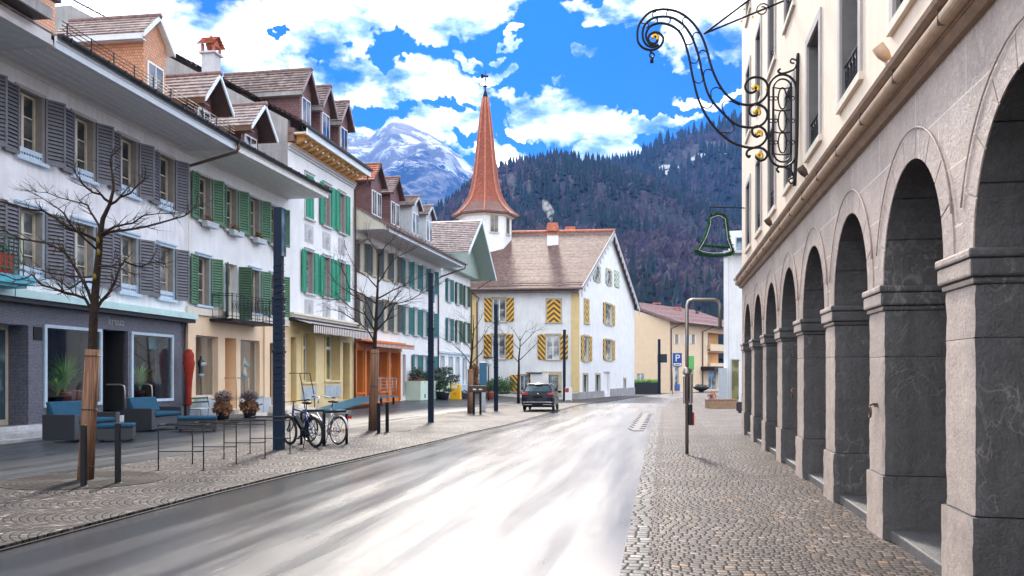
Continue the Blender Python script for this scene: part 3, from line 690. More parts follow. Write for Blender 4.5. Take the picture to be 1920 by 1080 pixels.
while x<bu1: 
    m.bar((x,-.92,3.78),(x,-.92,4.7),.014)
    if x+.3<bu1: m.tube([(x+.15+.11*math.cos(a),-.92,4.25+.22*math.sin(a)) for a in [k*PI/5 for k in range(11)]],.009,4); m.tube([(x+.15+.06*math.cos(a)*(1-a/9),-.92,4.25+.1*math.sin(a)) for a in [k*PI/4 for k in range(9)]],.007,4)
    x+=.3
for k in range(4):
    y=-.9+k*.26; m.bar((bu1-.01,y,3.78),(bu1-.01,y,4.7),.014); m.bar((bu0+.01,y,3.78),(bu0+.01,y,4.7),.014)
m.build('railing',m_iron,bal)
# ledge and shop
pbox(b2,F2,F2,'ledge',m_cream,(.02,F2.L-.02,-.1,-.004,3.86,4.12))
w1=(F2.u(367),F2.u(409),F2.z(390,743),F2.z(390,630)); dd=(F2.u(422),F2.u(443),.35,F2.z(432,634)); w2=(F2.u(451),F2.u(487),F2.z(470,743),F2.z(470,638)); d4=(F2.u(506),F2.u(524),.35,F2.z(512,643))
wall(b2,F2,F2,F2.L,-.05,3.858,[w1,dd,w2,d4],m_peach,.7,'shopfront',back=8.9)
pbox(b2,F2,F2,'plinth',m_pots,(.0,w1[0]-.1,-.12,-.003,-.03,.72),(w1[0]-.098,w1[1]+.1,-.1,-.004,-.03,.8),(w2[0]-.1,w2[1]+.1,-.1,-.004,-.03,.8),(w2[1]+.102,d4[0]-.12,-.12,-.003,-.03,.72))
pbox(b2,F2,F2,'pilaster',m_peach,(.05,.45,-.08,-.005,.72,3.855)); pbox(b2,F2,F2,'pilaster',m_peach,(w2[1]+.3,w2[1]+.7,-.08,-.005,.72,3.855))
for r in(w1,w2):
    u0,u1,z0,z1=r; m=MB(); t=.05; m.box(u0,u0+t,.2,.26,z0,z1);m.box(u1-t,u1,.2,.26,z0,z1);m.box(u0+t,u1-t,.2,.26,z1-t,z1);m.box(u0+t,u1-t,.2,.26,z0,z0+t)
    f=m.build('display_window',m_grey); put(f,b2,F2,F2); MB().quad((u0,.22,z0),(u1,.22,z0),(u1,.22,z1),(u0,.22,z1)).build('pane',m_clear,f)
    m=MB(); m.quad((u0,1.3,z0),(u1,1.3,z0),(u1,1.3,z1),(u0,1.3,z1)); m.quad((u0,.7,z0),(u0,1.3,z0),(u0,1.3,z1),(u0,.7,z1)); m.quad((u1,.7,z0),(u1,1.3,z0),(u1,1.3,z1),(u1,.7,z1)); m.box(u0,u1,.26,1.3,z0-.02,z0); m.quad((u0,.7,z1),(u1,.7,z1),(u1,1.3,z1),(u0,1.3,z1)); m.build('interior',m_display,f)
for k,(uu,c,l) in enumerate(((F2.u(377,-.45),m_potd,'dark torso mannequin in a white bra in the left peach shop window'),(F2.u(458,-.45),m_aqua,'mannequin in a blue bra in the right peach shop window'))):
    t=wth('mannequin',l,'mannequin',F2,uu,.45,w1[2])
    MB().tube([(0,0,0),(0,0,.75)],.015,6).lathe([(.13,0),(.14,.02),(.02,.03)],n=12).build('stand',m_iron,t)
    MB().lathe([(.1,.72),(.15,.78),(.13,.9),(.11,1.0),(.13,1.1),(.17,1.22),(.16,1.32),(.07,1.38),(.045,1.5),(.02,1.52)],n=14,sy=.65).build('torso',m_potd if k==0 else m_display,t)
    MB().blob((-.07,-.1,1.2),.075,8,6,0).blob((.07,-.1,1.2),.075,8,6,0).tube([(-.07,-.1,1.25),(-.09,0,1.36)],.01,5).tube([(.07,-.1,1.25),(.09,0,1.36)],.01,5).build('bra',m_wht if k==0 else m_aqua,t)
    MB().lathe([(.1,.7),(.158,.79),(.148,.84)],n=14,sy=.68).build('briefs',m_aqua if k else m_pots,t)
MB()
doorleaf(b2,F2,F2,dd,m_peach2,.65,None); doorleaf(b2,F2,F2,d4,m_door,.4)
steps(b2,F2,F2,dd[0]-.3,dd[1]+.35,2,1.1,.34,m_cream); steps(b2,F2,F2,d4[0]-.3,d4[1]+.25,2,1.,.34,m_cream)
for uu,nm in((dd[0]-.05,0),(dd[1]+.05,1)):
    m=MB(); m.tube([(uu,0,1.55),(uu,-.45,1.55),(uu,-.5,1.5),(uu,-.5,.35)],.018,8); put(m.build('handrail',m_steel),b2,F2,F2)
eave(b2,F2,F2,.0,F2.L-.0,1.88,9.6,soff=m_soffw,fascia=m_soffw)
roofslope(b2,F2,F2,0,F2.L,1.8,9.9,R(25),6.2,m_tile,26)
for a,b in((386,439),(473,521.5)):
    dormer(b2,F2,F2,F2.u(a,.58),F2.u(b,.58),-.58,10.1,11.62,12.8,3.0,m_shbr,m_tilel,m_fascia,True,.42,.45,side=m_door,open_front=True,rows=7,wz=(10.3,11.45))
m=MB(); m.tube([(.06,-.1,9.2),(.06,-.1,4.2)],.02,6); put(m.build('cable_pipe',m_cream),b2,F2,F2)
for i,(px) in enumerate((393,437,479,518)):
    uu=r2[i][0]+.35; t=wth('window_box',['grey window box with dry plants under the upper left green shuttered window','grey window box with dry plants, second from the left above the peach shop','grey window box with dry plants, third from the left above the peach shop','grey window box with dry plants nearest the blue mast, above the peach shop'][i],'window box',F2,uu+.2,-.2,7.12,0,'window boxes under the green shuttered windows')
    MB().prism([(-.38,.0),(.38,.0),(.44,.2),(-.44,.2)],-.12,.1).build('box',m_pots,t); MB().leaves((-.1,0,.28),.22,120,.1,(1.3,.5,.6)).build('foliage',m_dry,t)
# house 3: emerald shutters, cream shop
b3=building('town_house','tall white house with emerald shutters, carved eaves and a cream shopfront',F3)
def cols3(zs,w=.9): return [((z-38.5)*F3.L/8.1,(z-38.5)*F3.L/8.1+w) for z in zs]
c3=cols3((40.3,42.4,44.4))
o3=[(a,b,5.57,7.57) for a,b in c3]+[(a,b,9.13,11.2) for a,b in c3]
wall(b3,F3,F3,F3.L,4.4,12.15,o3,m_plw2,.28,back=11)
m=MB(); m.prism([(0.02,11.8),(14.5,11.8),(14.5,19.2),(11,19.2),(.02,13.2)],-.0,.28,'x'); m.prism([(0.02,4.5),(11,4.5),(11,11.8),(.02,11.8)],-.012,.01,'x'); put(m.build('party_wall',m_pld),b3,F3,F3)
m=MB(); tiles(m,(-.12,-.7,13.08),(.5,-.7,13.08),(.5,11,19.5),(-.12,11,19.5),46,.05,1); put(m.build('verge',m_rtile),b3,F3,F3); put(MB().box(-.1,.3,-.3,-.02,12.2,12.8).build('cornice_end',m_rtile),b3,F3,F3)
for i,(a,b,z0,z1) in enumerate(o3):
    closed=i==3
    window(b3,F3,F3,(a,b,z0,z1),m_glassl,m_trimt,1,2,(m_shem,'panel',R(3),R(3)) if not closed else None,m_grey,.1,.04,True,.22,None,.04,m_grey,shw=.5,lining=m_lin)
    if closed:
        for s,x in((1,a),(-1,b)): o=link(louver_mesh(.45,z1-z0,s,m_shem,'panel'),'shutter'); put(o,b3,F3,F3,x,-.01,z0)
    zc=z0-.75; m=MB(); m.box(a-.05,b+.05,-.02,-.004,zc-.4,zc+.45); m.box(a+.06,b-.06,-.035,-.021,zc-.3,zc+.35); um=(a+b)/2
    m.tube([(um+.17*math.cos(t),-.045,zc+.24*math.sin(t)) for t in [k*PI/6 for k in range(12)]],.02,6,True); m.tube([(um-.05,-.05,zc-.12),(um+.05,-.05,zc),(um-.04,-.05,zc+.1)],.025,6)
    put(m.build('relief_panel',m_grey),b3,F3,F3)
# cornice with brackets
m=MB(); m.box(-.06,F3.L+.05,-.12,-.003,11.98,12.08); m.box(-.04,F3.L+.03,-.07,-.004,11.86,11.979); put(m.build('cornice',m_grey),b3,F3,F3)
m=MB(); m.box(-.05,F3.L+.04,-.16,-.004,12.081,12.16)
u=0
while u<F3.L: m.box(u,u+.06,-.19,-.161,12.085,12.15); u+=.14
put(m.build('dentil_band',m_corn2),b3,F3,F3)
m=MB(); m.box(-.05,F3.L+.03,-.9,0,12.5,12.56)
u=.25
while u<F3.L-.1: m.prism([(-.0,12.17),(-.3,12.2),(-.6,12.34),(-.72,12.46),(-.72,12.499),(0,12.499)],u,u+.24,'x'); u+=.66
put(m.build('eave_brackets',m_peach2),b3,F3,F3)
m=MB(); u=.25
while u<F3.L-.1: m.blob((u+.12,-.68,12.26),.055,6,5,0); u+=.66
put(m.build('string_lights',m_wht),b3,F3,F3)
pbox(b3,F3,F3,'fascia',m_fascia,(-.06,F3.L+.05,-.96,-.9,12.45,12.76),(-.06,F3.L+.05,-.9,-.3,12.561,12.6))
pbox(b3,F3,F3,'gutter',m_gut,(-.08,F3.L+.06,-1.08,-.961,12.74,12.86))
roofslope(b3,F3,F3,.3,F3.L,.9,12.9,R(29),7.2,m_tile,30)
for a,b,ap in((568,596,584.5),(606,632,621),(641,664,652.5)):
    u0=F3.u(a,.18);u1=F3.u(b,.18); dormer(b3,F3,F3,u0,u0+1.95,-.18,12.9,14.92,16.2,4.2 if a<600 else 3.2,m_shmau if 0 else m_shbr,m_tile,m_shmau,True,.32,.3,side=m_pld,rows=8,wz=(13.3,14.75),soff=m_brown)
# chimney standing on the party wall
c=thing('chimney','rendered chimney with a little tiled roof above the roofs on the left','chimney',(*F3.w(-.2,3.65),14.5),F3.a)
m=MB(); m.box(-.3,.3,-.3,.3,0,1.75); m.box(-.4,.4,-.4,.4,1.75,1.83); m.build('stack',m_grey,c)
for x,y in((-.27,-.27),(.27,-.27),(.27,.27),(-.27,.27)): MB().box(x-.05,x+.05,y-.05,y+.05,1.83,2.2).build('cap_post',m_terr,c)
MB().prism([(-.3,2.12),(.3,2.12),(0,2.45)],-.29,-.25).build('cap_gable',m_terr,c)
m=MB(); tiles(m,(-.45,-.45,2.15),(-.45,.45,2.15),(0,.4,2.6),(0,-.4,2.6),4,.05,3); tiles(m,(.45,.45,2.15),(.45,-.45,2.15),(0,-.4,2.6),(0,.4,2.6),4,.05,3); m.blob((0,0,2.62),.07,6,4,0); m.build('cap_roof',m_rtile2,c)
# shopfront 3
pbox(b3,F3,F3,'ledge',m_cream,(-.03,F3.L,-.3,-.004,4.42,4.52),(0,F3.L,-.2,-.004,4.3,4.419))
s1=(F3.u(567),F3.u(590),F3.z(578,716),F3.z(578,625)); s2=(F3.u(610),F3.u(636),F3.z(624,713),F3.z(624,628)); e1=(F3.u(545),F3.u(556),.35,3.4); e2=(F3.u(643),F3.u(656),.35,3.4)
wall(b3,F3,F3,F3.L,-.05,4.398,[s1,s2,e1,e2],m_shopcream,.55,'shopfront',back=10.9)
for r in(s1,s2):
    window(b3,F3,F3,r,m_glasso,m_woodw,0,0,None,m_shopcream,.14,.06,True,.5)
    u0,u1,z0,z1=r; pbox(b3,F3,F3,'blind',m_woodw,(u0+.08,u1-.08,.42,.44,z0+(z1-z0)*.68,z0+(z1-z0)*.75)); pbox(b3,F3,F3,'green_poster',m_green,(u0+.1,u0+(u1-u0)*.55,.44,.445,z0+(z1-z0)*.76,z1-.1))
    m=MB(); m.box(u0-.1,u1+.1,-.06,-.004,z0-.85,z0-.25)
    for t in(.25,.75): x=u0+(u1-u0)*t; m.prism([(x-.14,z0-.55),(x,z0-.75),(x+.14,z0-.55),(x,z0-.35)],-.08,-.061)
    put(m.build('plinth_panel',m_pots),b3,F3,F3)
m=MB()
for k in range(7): m.blob((s1[0]+.35,.3,s1[2]+.2+.21*k),.11,10,6,.05)
o=m.build('green_garland',m_green); put(o,b3,F3,F3)
for r in(e1,e2): doorleaf(b3,F3,F3,r,m_door,.5)
steps(b3,F3,F3,e1[0]-.2,e1[1]+.3,2,.9,.34,m_cream)
for uu in(e1[0]-.15,e1[1]+.35): m=MB(); m.tube([(uu,-.0,1.75),(uu,-.5,1.75),(uu,-.7,.8),(uu,-.75,.05)],.022,6); put(m.build('handrail',m_iron),b3,F3,F3)
m=MB(); u0,u1=.15,F3.L-.1; m.quad((u0,-.05,4.26),(u1,-.05,4.26),(u1,-1.15,3.95),(u0,-1.15,3.95))
n=30
for i in range(n): a=u0+(u1-u0)*i/n;b=u0+(u1-u0)*(i+1)/n; m.add([(a,-1.15,3.95),(b,-1.15,3.95),(b,-1.16,3.62),((a+b)/2,-1.16,3.56),(a,-1.16,3.62)],[(0,1,2,3,4)])
aw=m.build('awning',m_awn); put(aw,b3,F3,F3); MB().box(u0-.1,u1+.05,-.3,-.02,4.12,4.28).box(u0-.1,u1+.05,-1.16,-1.08,3.93,3.99).build('awning_casing',m_gut,aw)
m=MB(); m.tube([(F3.L-.08,-.85,12.6),(F3.L-.08,-.8,12.1),(F3.L-.08,-.12,11.7),(F3.L-.08,-.1,0)],.05,8); put(m.build('downpipe',m_pipe),b3,F3,F3)
# house 4: long house in two colours of shutter
b4=building('town_house','long pale house with grey and teal shutters above an orange shop',F4)
k4=F4.L/15.6; U4=lambda z:(z-46.6)*k4
za=[47.2,49.15,51.0,52.7]; zb=[54.9,56.75,58.6,60.4]
ops=[];gl=[]
for z in za+zb:
    for z0,z1 in((4.35,6.1),(7.45,9.1)): ops.append((U4(z),U4(z)+.88,z0,z1)); gl.append(z in za)
sh4=[(F4.u(667),F4.u(679),.7,3.05),(F4.u(709),F4.u(725),.7,3.05),(F4.u(733),F4.u(747),.3,3.05),(F4.u(688),F4.u(700),.3,3.05)]
dd4=(F4.u(755),F4.u(761),.3,3.0)
gw=[(U4(z),U4(z)+.88,1.25,3.03) for z in(56.75,58.6,60.4)]
sp=F4.u(750)
wall(b4,F4,F4,F4.L,3.5,9.75,ops,m_plw2,.26,back=9)
for r,a in zip(ops,gl):
    window(b4,F4,F4,r,m_glasso if a else m_glassl,m_wood,1,2,(m_shcol if a else m_shteal,'louver',R(4),R(22)),m_beige if a else m_pots,.08,.04,True,.22,None,.05,shw=.46)
wall(b4,F4,F4,F4.L,-.05,3.498,[dd4]+gw,m_plw2,.26,'ground_floor_wall',u0=sp+.001,back=8.9)
for r in gw: window(b4,F4,F4,r,m_glassl,m_woodw,1,1,(m_shteal,'louver',R(3),R(14)),m_pots,.06,.04,True,.2,shw=.46)
doorleaf(b4,F4,F4,dd4,m_door,.2)
wall(b4,F4,F4,sp,-.05,3.498,sh4,m_orange,.5,'shopfront',back=8.9)
for r in sh4[:2]: window(b4,F4,F4,r,m_glasst if 0 else m_glassb,m_orange,0,0,None,m_orange,.07,.05,True,.42)
for r in sh4[2:]: doorleaf(b4,F4,F4,r,m_orange,.42,m_glassb)
m=MB()
for uu in(.05,sh4[0][1]+.2,sh4[3][1]+.2,sh4[1][1]+.1,sp-.25): m.box(uu,uu+.2,-.09,-.004,0.1,3.15)
m.box(0,sp,-.14,-.004,3.15,3.42); put(m.build('pilasters',m_orange),b4,F4,F4)
m=MB(); u0,u1=.3,sp-.2; m.quad((u0,-.05,3.62),(u1,-.05,3.62),(u1,-1.,3.5),(u0,-1.,3.5)); 
for i in range(26): a=u0+(u1-u0)*i/26;b=u0+(u1-u0)*(i+1)/26; m.add([(a,-1.,3.5),(b,-1.,3.5),(b,-1.01,3.27),((a+b)/2,-1.01,3.23),(a,-1.01,3.27)],[(0,1,2,3,4)])
aw=m.build('awning',m_awn2); put(aw,b4,F4,F4); MB().box(u0-.1,u1+.3,-.35,-.02,3.55,3.68).box(u0,u1,-1.05,-.98,3.47,3.53).build('awning_casing',m_orange,aw)
eave(b4,F4,F4,.0,F4.L+.9,1.76,9.6,m_fascia,m_soff,True,m_gutc,.2)
t=math.tan(R(30))
m=MB(); m.prism([(-1.7,9.66),(0.6,9.66),(.6,9.9+2.3*t),(-1.7,9.9)],.03,.12,'x'); put(m.build('roof_end_panel',m_cream),b4,F4,F4)
roofslope(b4,F4,F4,0.0,F4.L+.5,1.76,9.85,R(30),5.5,m_tile,26,10)
m=MB()
for h in(.1,.2,.3): m.tube([(.2,-1.6,9.95+h),(9.5,-1.6,9.95+h)],.012,5)
for i in range(14): m.bar((.3+i*.7,-1.6,9.85),(.3+i*.7,-1.6,10.28),.03)
put(m.build('snow_guard',m_gutc),b4,F4,F4)
m=MB(); m.tube([(.2,-1.95,9.8),(.2,-1.9,9.55),(.15,-.3,8.95),(.12,-.08,8.85),(.12,-.08,4)],.055,8); put(m.build('downpipe',m_gutc),b4,F4,F4)
e=F4.L-.03; m=MB(); m.tube([(e+.75,-1.92,9.75),(e+.75,-1.9,9.5),(e,-.3,8.85),(e,-.09,8.7),(e,-.09,0)],.055,8); put(m.build('downpipe',m_pipe),b4,F4,F4)
for zc,ww,zr,mat,tr,yf,nw in((51.7,2.3,14.5,m_shbr,m_fascia,.4,2),(55.0,2.3,14.45,m_shbr,m_fascia,.4,2),(58.5,2.0,13.95,m_pots,m_pots,.2,2),(61.6,2.0,13.9,m_pots,m_pots,.2,2)):
    uc=U4(zc)+.1; dormer(b4,F4,F4,uc-ww/2,uc+ww/2,yf,10.4,zr-(1.2 if mat is m_shbr else .75),zr,3.2,mat,m_tile if mat is not m_shbr else m_rtile2 if zc<53 else m_tile,m_brown if mat is m_shbr else m_pots,True,.28,.3,rows=7,nwin=nw,wz=(11.4,12.75),glass=m_glassb if mat is m_pots else m_glass)
# house 5: gable over the street
b5=building('town_house','narrow white house with dark green shutters and a big overhanging tiled gable',F5)
k5=F5.L/9.5
ops=[]
rr=[F5.rect(851,858,597,639),F5.rect(867,873,600,640)]
U5=lambda z:(z-62.2)*k5
for z in(64.7,67.3,69.8):
    for z0,z1 in((4.3,6.0),(7.3,9.0)): ops.append((U5(z),U5(z)+.85,z0,z1))
gd=[(U5(63.0),U5(63)+.9,.3,3.1),(U5(65.2),U5(65.2)+1.,.9,3.1),(U5(67.2),U5(67.2)+.9,.3,3.1),(U5(69.2),U5(69.2)+1.2,.9,3.1)]
wall(b5,F5,F5,F5.L,-.05,9.8,ops+gd,m_plw2,.26,back=12)
for i,r in enumerate(ops): window(b5,F5,F5,r,m_glassl,m_woodw,1,2,(m_shdk if i>1 else m_shteal,'louver',R(4),R(12)),m_pots,.06,.04,True,.2,shw=.46)
for r in gd: window(b5,F5,F5,r,m_glassb,m_woodw,1,0,None,m_trimb,.1,.05,True,.2)
pbox(b5,F5,F5,'ledge',m_trimb,(0.1,F5.L-.1,-.12,-.004,3.3,3.45)); pbox(b5,F5,F5,'plinth',m_trimb,(gd[0][1]+.12,F5.L,-.05,-.003,-.04,.7))
uc,ue0,ue1=5.5,1.4,10.7; zr=13.9; m=MB()
tiles(m,(ue0,12,10.8),(ue0,-2.0,10.8),(uc,-2.0,zr),(uc,12,zr),17,.07,24); tiles(m,(ue1,-2.0,9.8),(ue1,12,9.8),(uc,12,zr),(uc,-2.0,zr),22,.07,24); put(m.build('roof',m_tilel),b5,F5,F5)
gg=plain('sage_boards',(.36,.45,.4),.6,.1,5)
m=MB(); 
for uu,zz in((ue0,10.8),(ue1,9.8)): m.prism([(uu,zz-.02),(uc,zr-.02),(uc,zr-.12),(uu,zz-.12)],-1.95,11.9)
put(m.build('soffit',gg),b5,F5,F5)
m=MB(); 
for uu,zz in((ue0,10.8),(ue1,9.8)): m.prism([(uu,zz+.05),(uc,zr+.05),(uc,zr-.2),(uu,zz-.2)],-2.04,-1.97)
put(m.build('bargeboard',m_fascia),b5,F5,F5)
m=MB(); z=9.8
def gx(z): return (uc-(zr-z)/((zr-10.8)/(uc-ue0)), uc+(zr-z)/((zr-9.8)/(ue1-uc)))
while z<13.5:
    a=gx(z);b=gx(z+.19); m.prism([(max(a[0],ue0)+.1,z),(a[1]-.1,z),(b[1]-.1,z+.18),(max(b[0],ue0)+.1,z+.18)],-.62,-.58); z+=.19
m.box(ue0,ue1-1,-.6,0,9.72,9.8); m.bar((uc,-1.9,zr-.35),(uc,-.65,zr-.35),.14); put(m.build('gable_boards',gg),b5,F5,F5)
m=MB(); m.tube([(F5.L+.6,-1.7,9.7),(F5.L+.0,-.1,8.6),(F5.L-.05,-.1,0)],.055,8); put(m.build('downpipe',m_pipe),b5,F5,F5)
# ---------- arcade building on the right
AL=lambda z:(3.35+.1794*(z-6.6),z)
FA=Fac(AL(24.05),AL(-5.)); ka=math.hypot(1,.1794); UA=lambda z:(24.05-z)*ka
ba=building('arcade_building','long stone arcade with a pale plaster upper wall lining the right side of the street',FA)
PW=.65; PITCH=2.47*ka; RX_=(PITCH-PW)/2; SPR=2.54; RY=1.0; ZT=4.13
# joint lined stone for the front
def ash(name,base):
    m=stone_mat(name,base,(.8,.7,.62),.45,.25); t=m.node_tree; pr=[n for n in t.nodes if n.type=='BSDF_PRINCIPLED'][0]; src=pr.inputs['Base Color'].links[0].from_socket
    tc=t.nodes.new('ShaderNodeTexCoord'); s=t.nodes.new('ShaderNodeSeparateXYZ'); t.links.new(tc.outputs['Object'],s.inputs[0]); c=t.nodes.new('ShaderNodeCombineXYZ'); t.links.new(s.outputs[0],c.inputs[0]); t.links.new(s.outputs[2],c.inputs[1])
    b=t.nodes.new('ShaderNodeTexBrick'); t.links.new(c.outputs[0],b.inputs['Vector']); b.inputs['Scale'].default_value=1; b.inputs['Brick Width'].default_value=PITCH/2; b.inputs['Row Height'].default_value=.46; b.inputs['Mortar Size'].default_value=.008; b.inputs['Mortar Smooth'].default_value=.3
    mx=t.nodes.new('ShaderNodeMix'); mx.data_type='RGBA'; t.links.new(b.outputs['Fac'],mx.inputs[0]); t.links.new(src,mx.inputs[6]); mx.inputs[7].default_value=(.75,.68,.6,1); t.links.new(mx.outputs[2],pr.inputs['Base Color']); return m
m_ash=ash('ashlar_stone',(.6,.48,.41))
def roughbox(mb,x0,x1,y0,y1,z0,z1,fine=1,st=.055,amp=.006):
    nx=max(2,int((x1-x0)/st));ny=max(2,int((y1-y0)/st));nz=max(2,int((z1-z0)/st))
    def D(p,ex,ey,ez):
        v=mn.noise_vector(Vector(p)*9.)*amp+mn.noise_vector(Vector(p)*31.)*amp*.5; ch=(ex!=0)+(ey!=0)+(ez!=0)
        k=.007+.014*max(0,mn.noise(Vector(p)*5+Vector((7,7,7)))) if ex and ey else (.0025 if ch>=2 else 0)
        return (p[0]+v.x-ex*k,p[1]+v.y-ey*k,p[2]+(v.z-ez*k)*.5)
    def face(fn,n,m_,mi):
        vs=[]
        for a in range(n+1):
            for b in range(m_+1): vs.append(fn(a,b))
        q=mb.cur; mb.cur=mi; mb.add(vs,[(a*(m_+1)+b,(a+1)*(m_+1)+b,(a+1)*(m_+1)+b+1,a*(m_+1)+b+1) for a in range(n) for b in range(m_)],True); mb.cur=q
    X=lambda a:x0+(x1-x0)*a/nx; Y=lambda a:y0+(y1-y0)*a/ny; Z_=lambda a:z0+(z1-z0)*a/nz
    e=lambda a,n:-1 if a==0 else (1 if a==n else 0)
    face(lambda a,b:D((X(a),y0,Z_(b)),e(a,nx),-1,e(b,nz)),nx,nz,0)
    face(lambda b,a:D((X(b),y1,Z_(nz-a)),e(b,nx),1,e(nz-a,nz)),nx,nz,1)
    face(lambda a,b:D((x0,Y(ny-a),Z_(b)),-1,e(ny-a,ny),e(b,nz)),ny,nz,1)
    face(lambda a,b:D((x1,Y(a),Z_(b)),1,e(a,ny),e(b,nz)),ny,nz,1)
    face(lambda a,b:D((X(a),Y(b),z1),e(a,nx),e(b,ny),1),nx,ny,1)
bays=[]; NB=11
Zk=[23.9-2.47*i for i in range(NB+1)]
front=MB(); barrel=MB(); ring=MB(); joints=MB()
NS=18; TH=.62
def arcp(uc,i,dr=0): a=PI-PI*i/NS; return (uc+(RX_+dr)*math.cos(a),SPR+(RY+dr)*math.sin(a))
for i in range(NB):
    p0=UA(Zk[i]); p1=p0+PW; uc=p1+RX_
    front.quad((p0,0,SPR),(p1,0,SPR),(p1,0,ZT),(p0,0,ZT))
    for k in range(NS):
        a=arcp(uc,k);b=arcp(uc,k+1)
        front.quad((a[0],0,a[1]),(b[0],0,b[1]),(b[0],0,ZT),(a[0],0,ZT))
        a2=arcp(uc,k,.27);b2=arcp(uc,k+1,.27)
    # voussoir blocks of the ring, each with a small gap
    nv=9
    for v in range(nv):
        a0=PI-PI*v/nv-.008; a1=PI-PI*(v+1)/nv+.008; P=[]
        for t_ in range(4): a=a0+(a1-a0)*t_/3; P.append((uc+RX_*math.cos(a),SPR+RY*math.sin(a)))
        for t_ in range(3,-1,-1): a=a0+(a1-a0)*t_/3; P.append((uc+(RX_+.24)*math.cos(a),SPR+(RY+.24)*math.sin(a)))
        ring.prism([(max(p0+.01,min(p0+PITCH+PW-.01,x)),z) for x,z in P],-.01,-.001)
    pts=[(uc+(RX_+.26)*math.cos(PI-PI*k/24),-.02,SPR+(RY+.26)*math.sin(PI-PI*k/24)) for k in range(2,23)]
    ring.tube(pts,.007,6)
    nb=7
    for v in range(nb):
        for t_ in range(3):
            f0=(v+.0)/nb+t_/(3*nb)+(.002 if t_==0 else 0); f1=(v)/nb+(t_+1)/(3*nb)-(.002 if t_==2 else 0)
            a=PI-PI*f0;b=PI-PI*f1
            A=(uc+RX_*math.cos(a),SPR+RY*math.sin(a));B=(uc+RX_*math.cos(b),SPR+RY*math.sin(b))
            barrel.quad((A[0],-.0,A[1]),(A[0],TH,A[1]),(B[0],TH,B[1]),(B[0],0,B[1]))
    joints.tube([(uc+(RX_+.03)*math.cos(PI-PI*k/24),TH*.5,SPR+(RY+.03)*math.sin(PI-PI*k/24)) for k in range(25)],.0,3) if 0 else None
    # inner face of the wall
    for k in range(NS):
        a=arcp(uc,k);b=arcp(uc,k+1); barrel.quad((a[0],TH,a[1]),(a[0],TH,ZT),(b[0],TH,ZT),(b[0],TH,b[1]))
    # backing just behind the gaps
    for k in range(NS):
        a=arcp(uc,k,.02);b=arcp(uc,k+1,.02); barrel.quad((a[0],.01,a[1]),(a[0],TH-.01,a[1]),(b[0],TH-.01,b[1]),(b[0],.01,b[1]))
    pr=MB()
    rr=random.Random(i*7+1); cuts=[.66,1.95+rr.uniform(-.12,.05),2.29]
    roughbox(pr,p0-.025,p1+.025,-.025,TH+.02,-.06,.655,i<6 or 1)
    for a_,b_ in zip(cuts,cuts[1:]): roughbox(pr,p0,p1,0,TH,a_+.001,b_-.001,1)
    p=pr.build('pier',[m_pier,m_pier_shade]); put(p,ba,FA,FA)
    c=MB(); c.box(p0-.02,p1+.02,-.02,TH+.02,2.29,2.34); c.box(p0-.045,p1+.045,-.045,TH+.03,2.34,2.47); c.box(p0-.06,p1+.06,-.06,TH+.04,2.47,2.54)
    c.mi=[0 if (f%6)==2 else 1 for f in range(len(c.f))]  # front faces take the light stone, all others the copy with painted shade
    c.build('impost',[m_pier,m_pier_shade],p,bevel=.02)
    s=MB(); s.box(p1+.036,p1+2*RX_-.036,.05,3.3,-.05,.13); o=s.build('threshold_step',[m_pier_shade,m_pier_shade],bevel=.015); put(o,ba,FA,FA)
p0=UA(Zk[0]); front.quad((0,0,-.05),(p0,0,-.05),(p0,0,ZT),(0,0,ZT)) if p0>.02 else None
ue=UA(Zk[NB])
front.quad((0,0,ZT),(0,3.5,ZT),(0,3.5,2.4),(0,0,2.4))
put(front.build('arcade_wall',m_ash),ba,FA,FA); put(ring.build('archivolts',m_stone),ba,FA,FA); put(barrel.build('arch_soffits',m_pier_shade),ba,FA,FA)
m=MB(); m.quad((0,3.3,0),(ue,3.3,0),(ue,3.3,3.9),(0,3.3,3.9)); m.quad((0,0.6,3.85),(ue,.6,3.85),(ue,3.3,3.85),(0,3.3,3.85)); m.quad((ue,TH,0),(ue,3.3,0),(ue,3.3,3.9),(ue,TH,3.9)); put(m.build('passage_walls',m_pier_shade),ba,FA,FA)
m=MB(); m.box(0,ue,TH+.05,3.3,-.05,.125); put(m.build('passage_floor',m_pier_shade),ba,FA,FA)
# sign band round an arched shop window inside the passage
m=MB(); uc=UA(Zk[5])+PW+RX_
q=[(uc-1.6+1.15*math.cos(a),2.0+1.3*math.sin(a)) for a in [PI*k/16 for k in range(17)]]+[(uc-1.6+.85*math.cos(a),2.0+1.0*math.sin(a)) for a in [PI*k/16 for k in range(16,-1,-1)]]
# cornice
prof=[(0.0,4.11),(-.05,4.12),(-.06,4.155),(-.1,4.165),(-.1,4.2)]
m=MB(); m.prism([(.02,4.1),(-.045,4.11),(-.075,4.14),(-.09,4.165),(.02,4.165)],-.1,ue+.5,'x'); m.prism([(.02,4.166),(-.1,4.166),(-.1,4.185),(.02,4.185)],-.1,ue+.5,'x')
c=m.build('cornice',m_cornice); put(c,ba,FA,FA)
m=MB(); m.prism([(.02,4.186)]+[(-.125-.06*math.sin(PI*k/8),4.19+.06-.06*math.cos(PI*k/8)) for k in range(9)]+[(.02,4.31)],-.12,ue+.5,'x'); m.build('cornice_roll',m_corn2,c)
m=MB(); m.prism([(.02,4.311),(-.17,4.311),(-.21,4.335),(-.22,4.375),(.02,4.42)],-.15,ue+.5,'x'); m.build('cornice_cap',m_cornice,c)
m=MB()
x=.6
while x<ue: m.box(x,x+.007,-.188,-.1,4.19,4.31); x+=PITCH/2
m.build('cornice_joint',m_corn3,c)
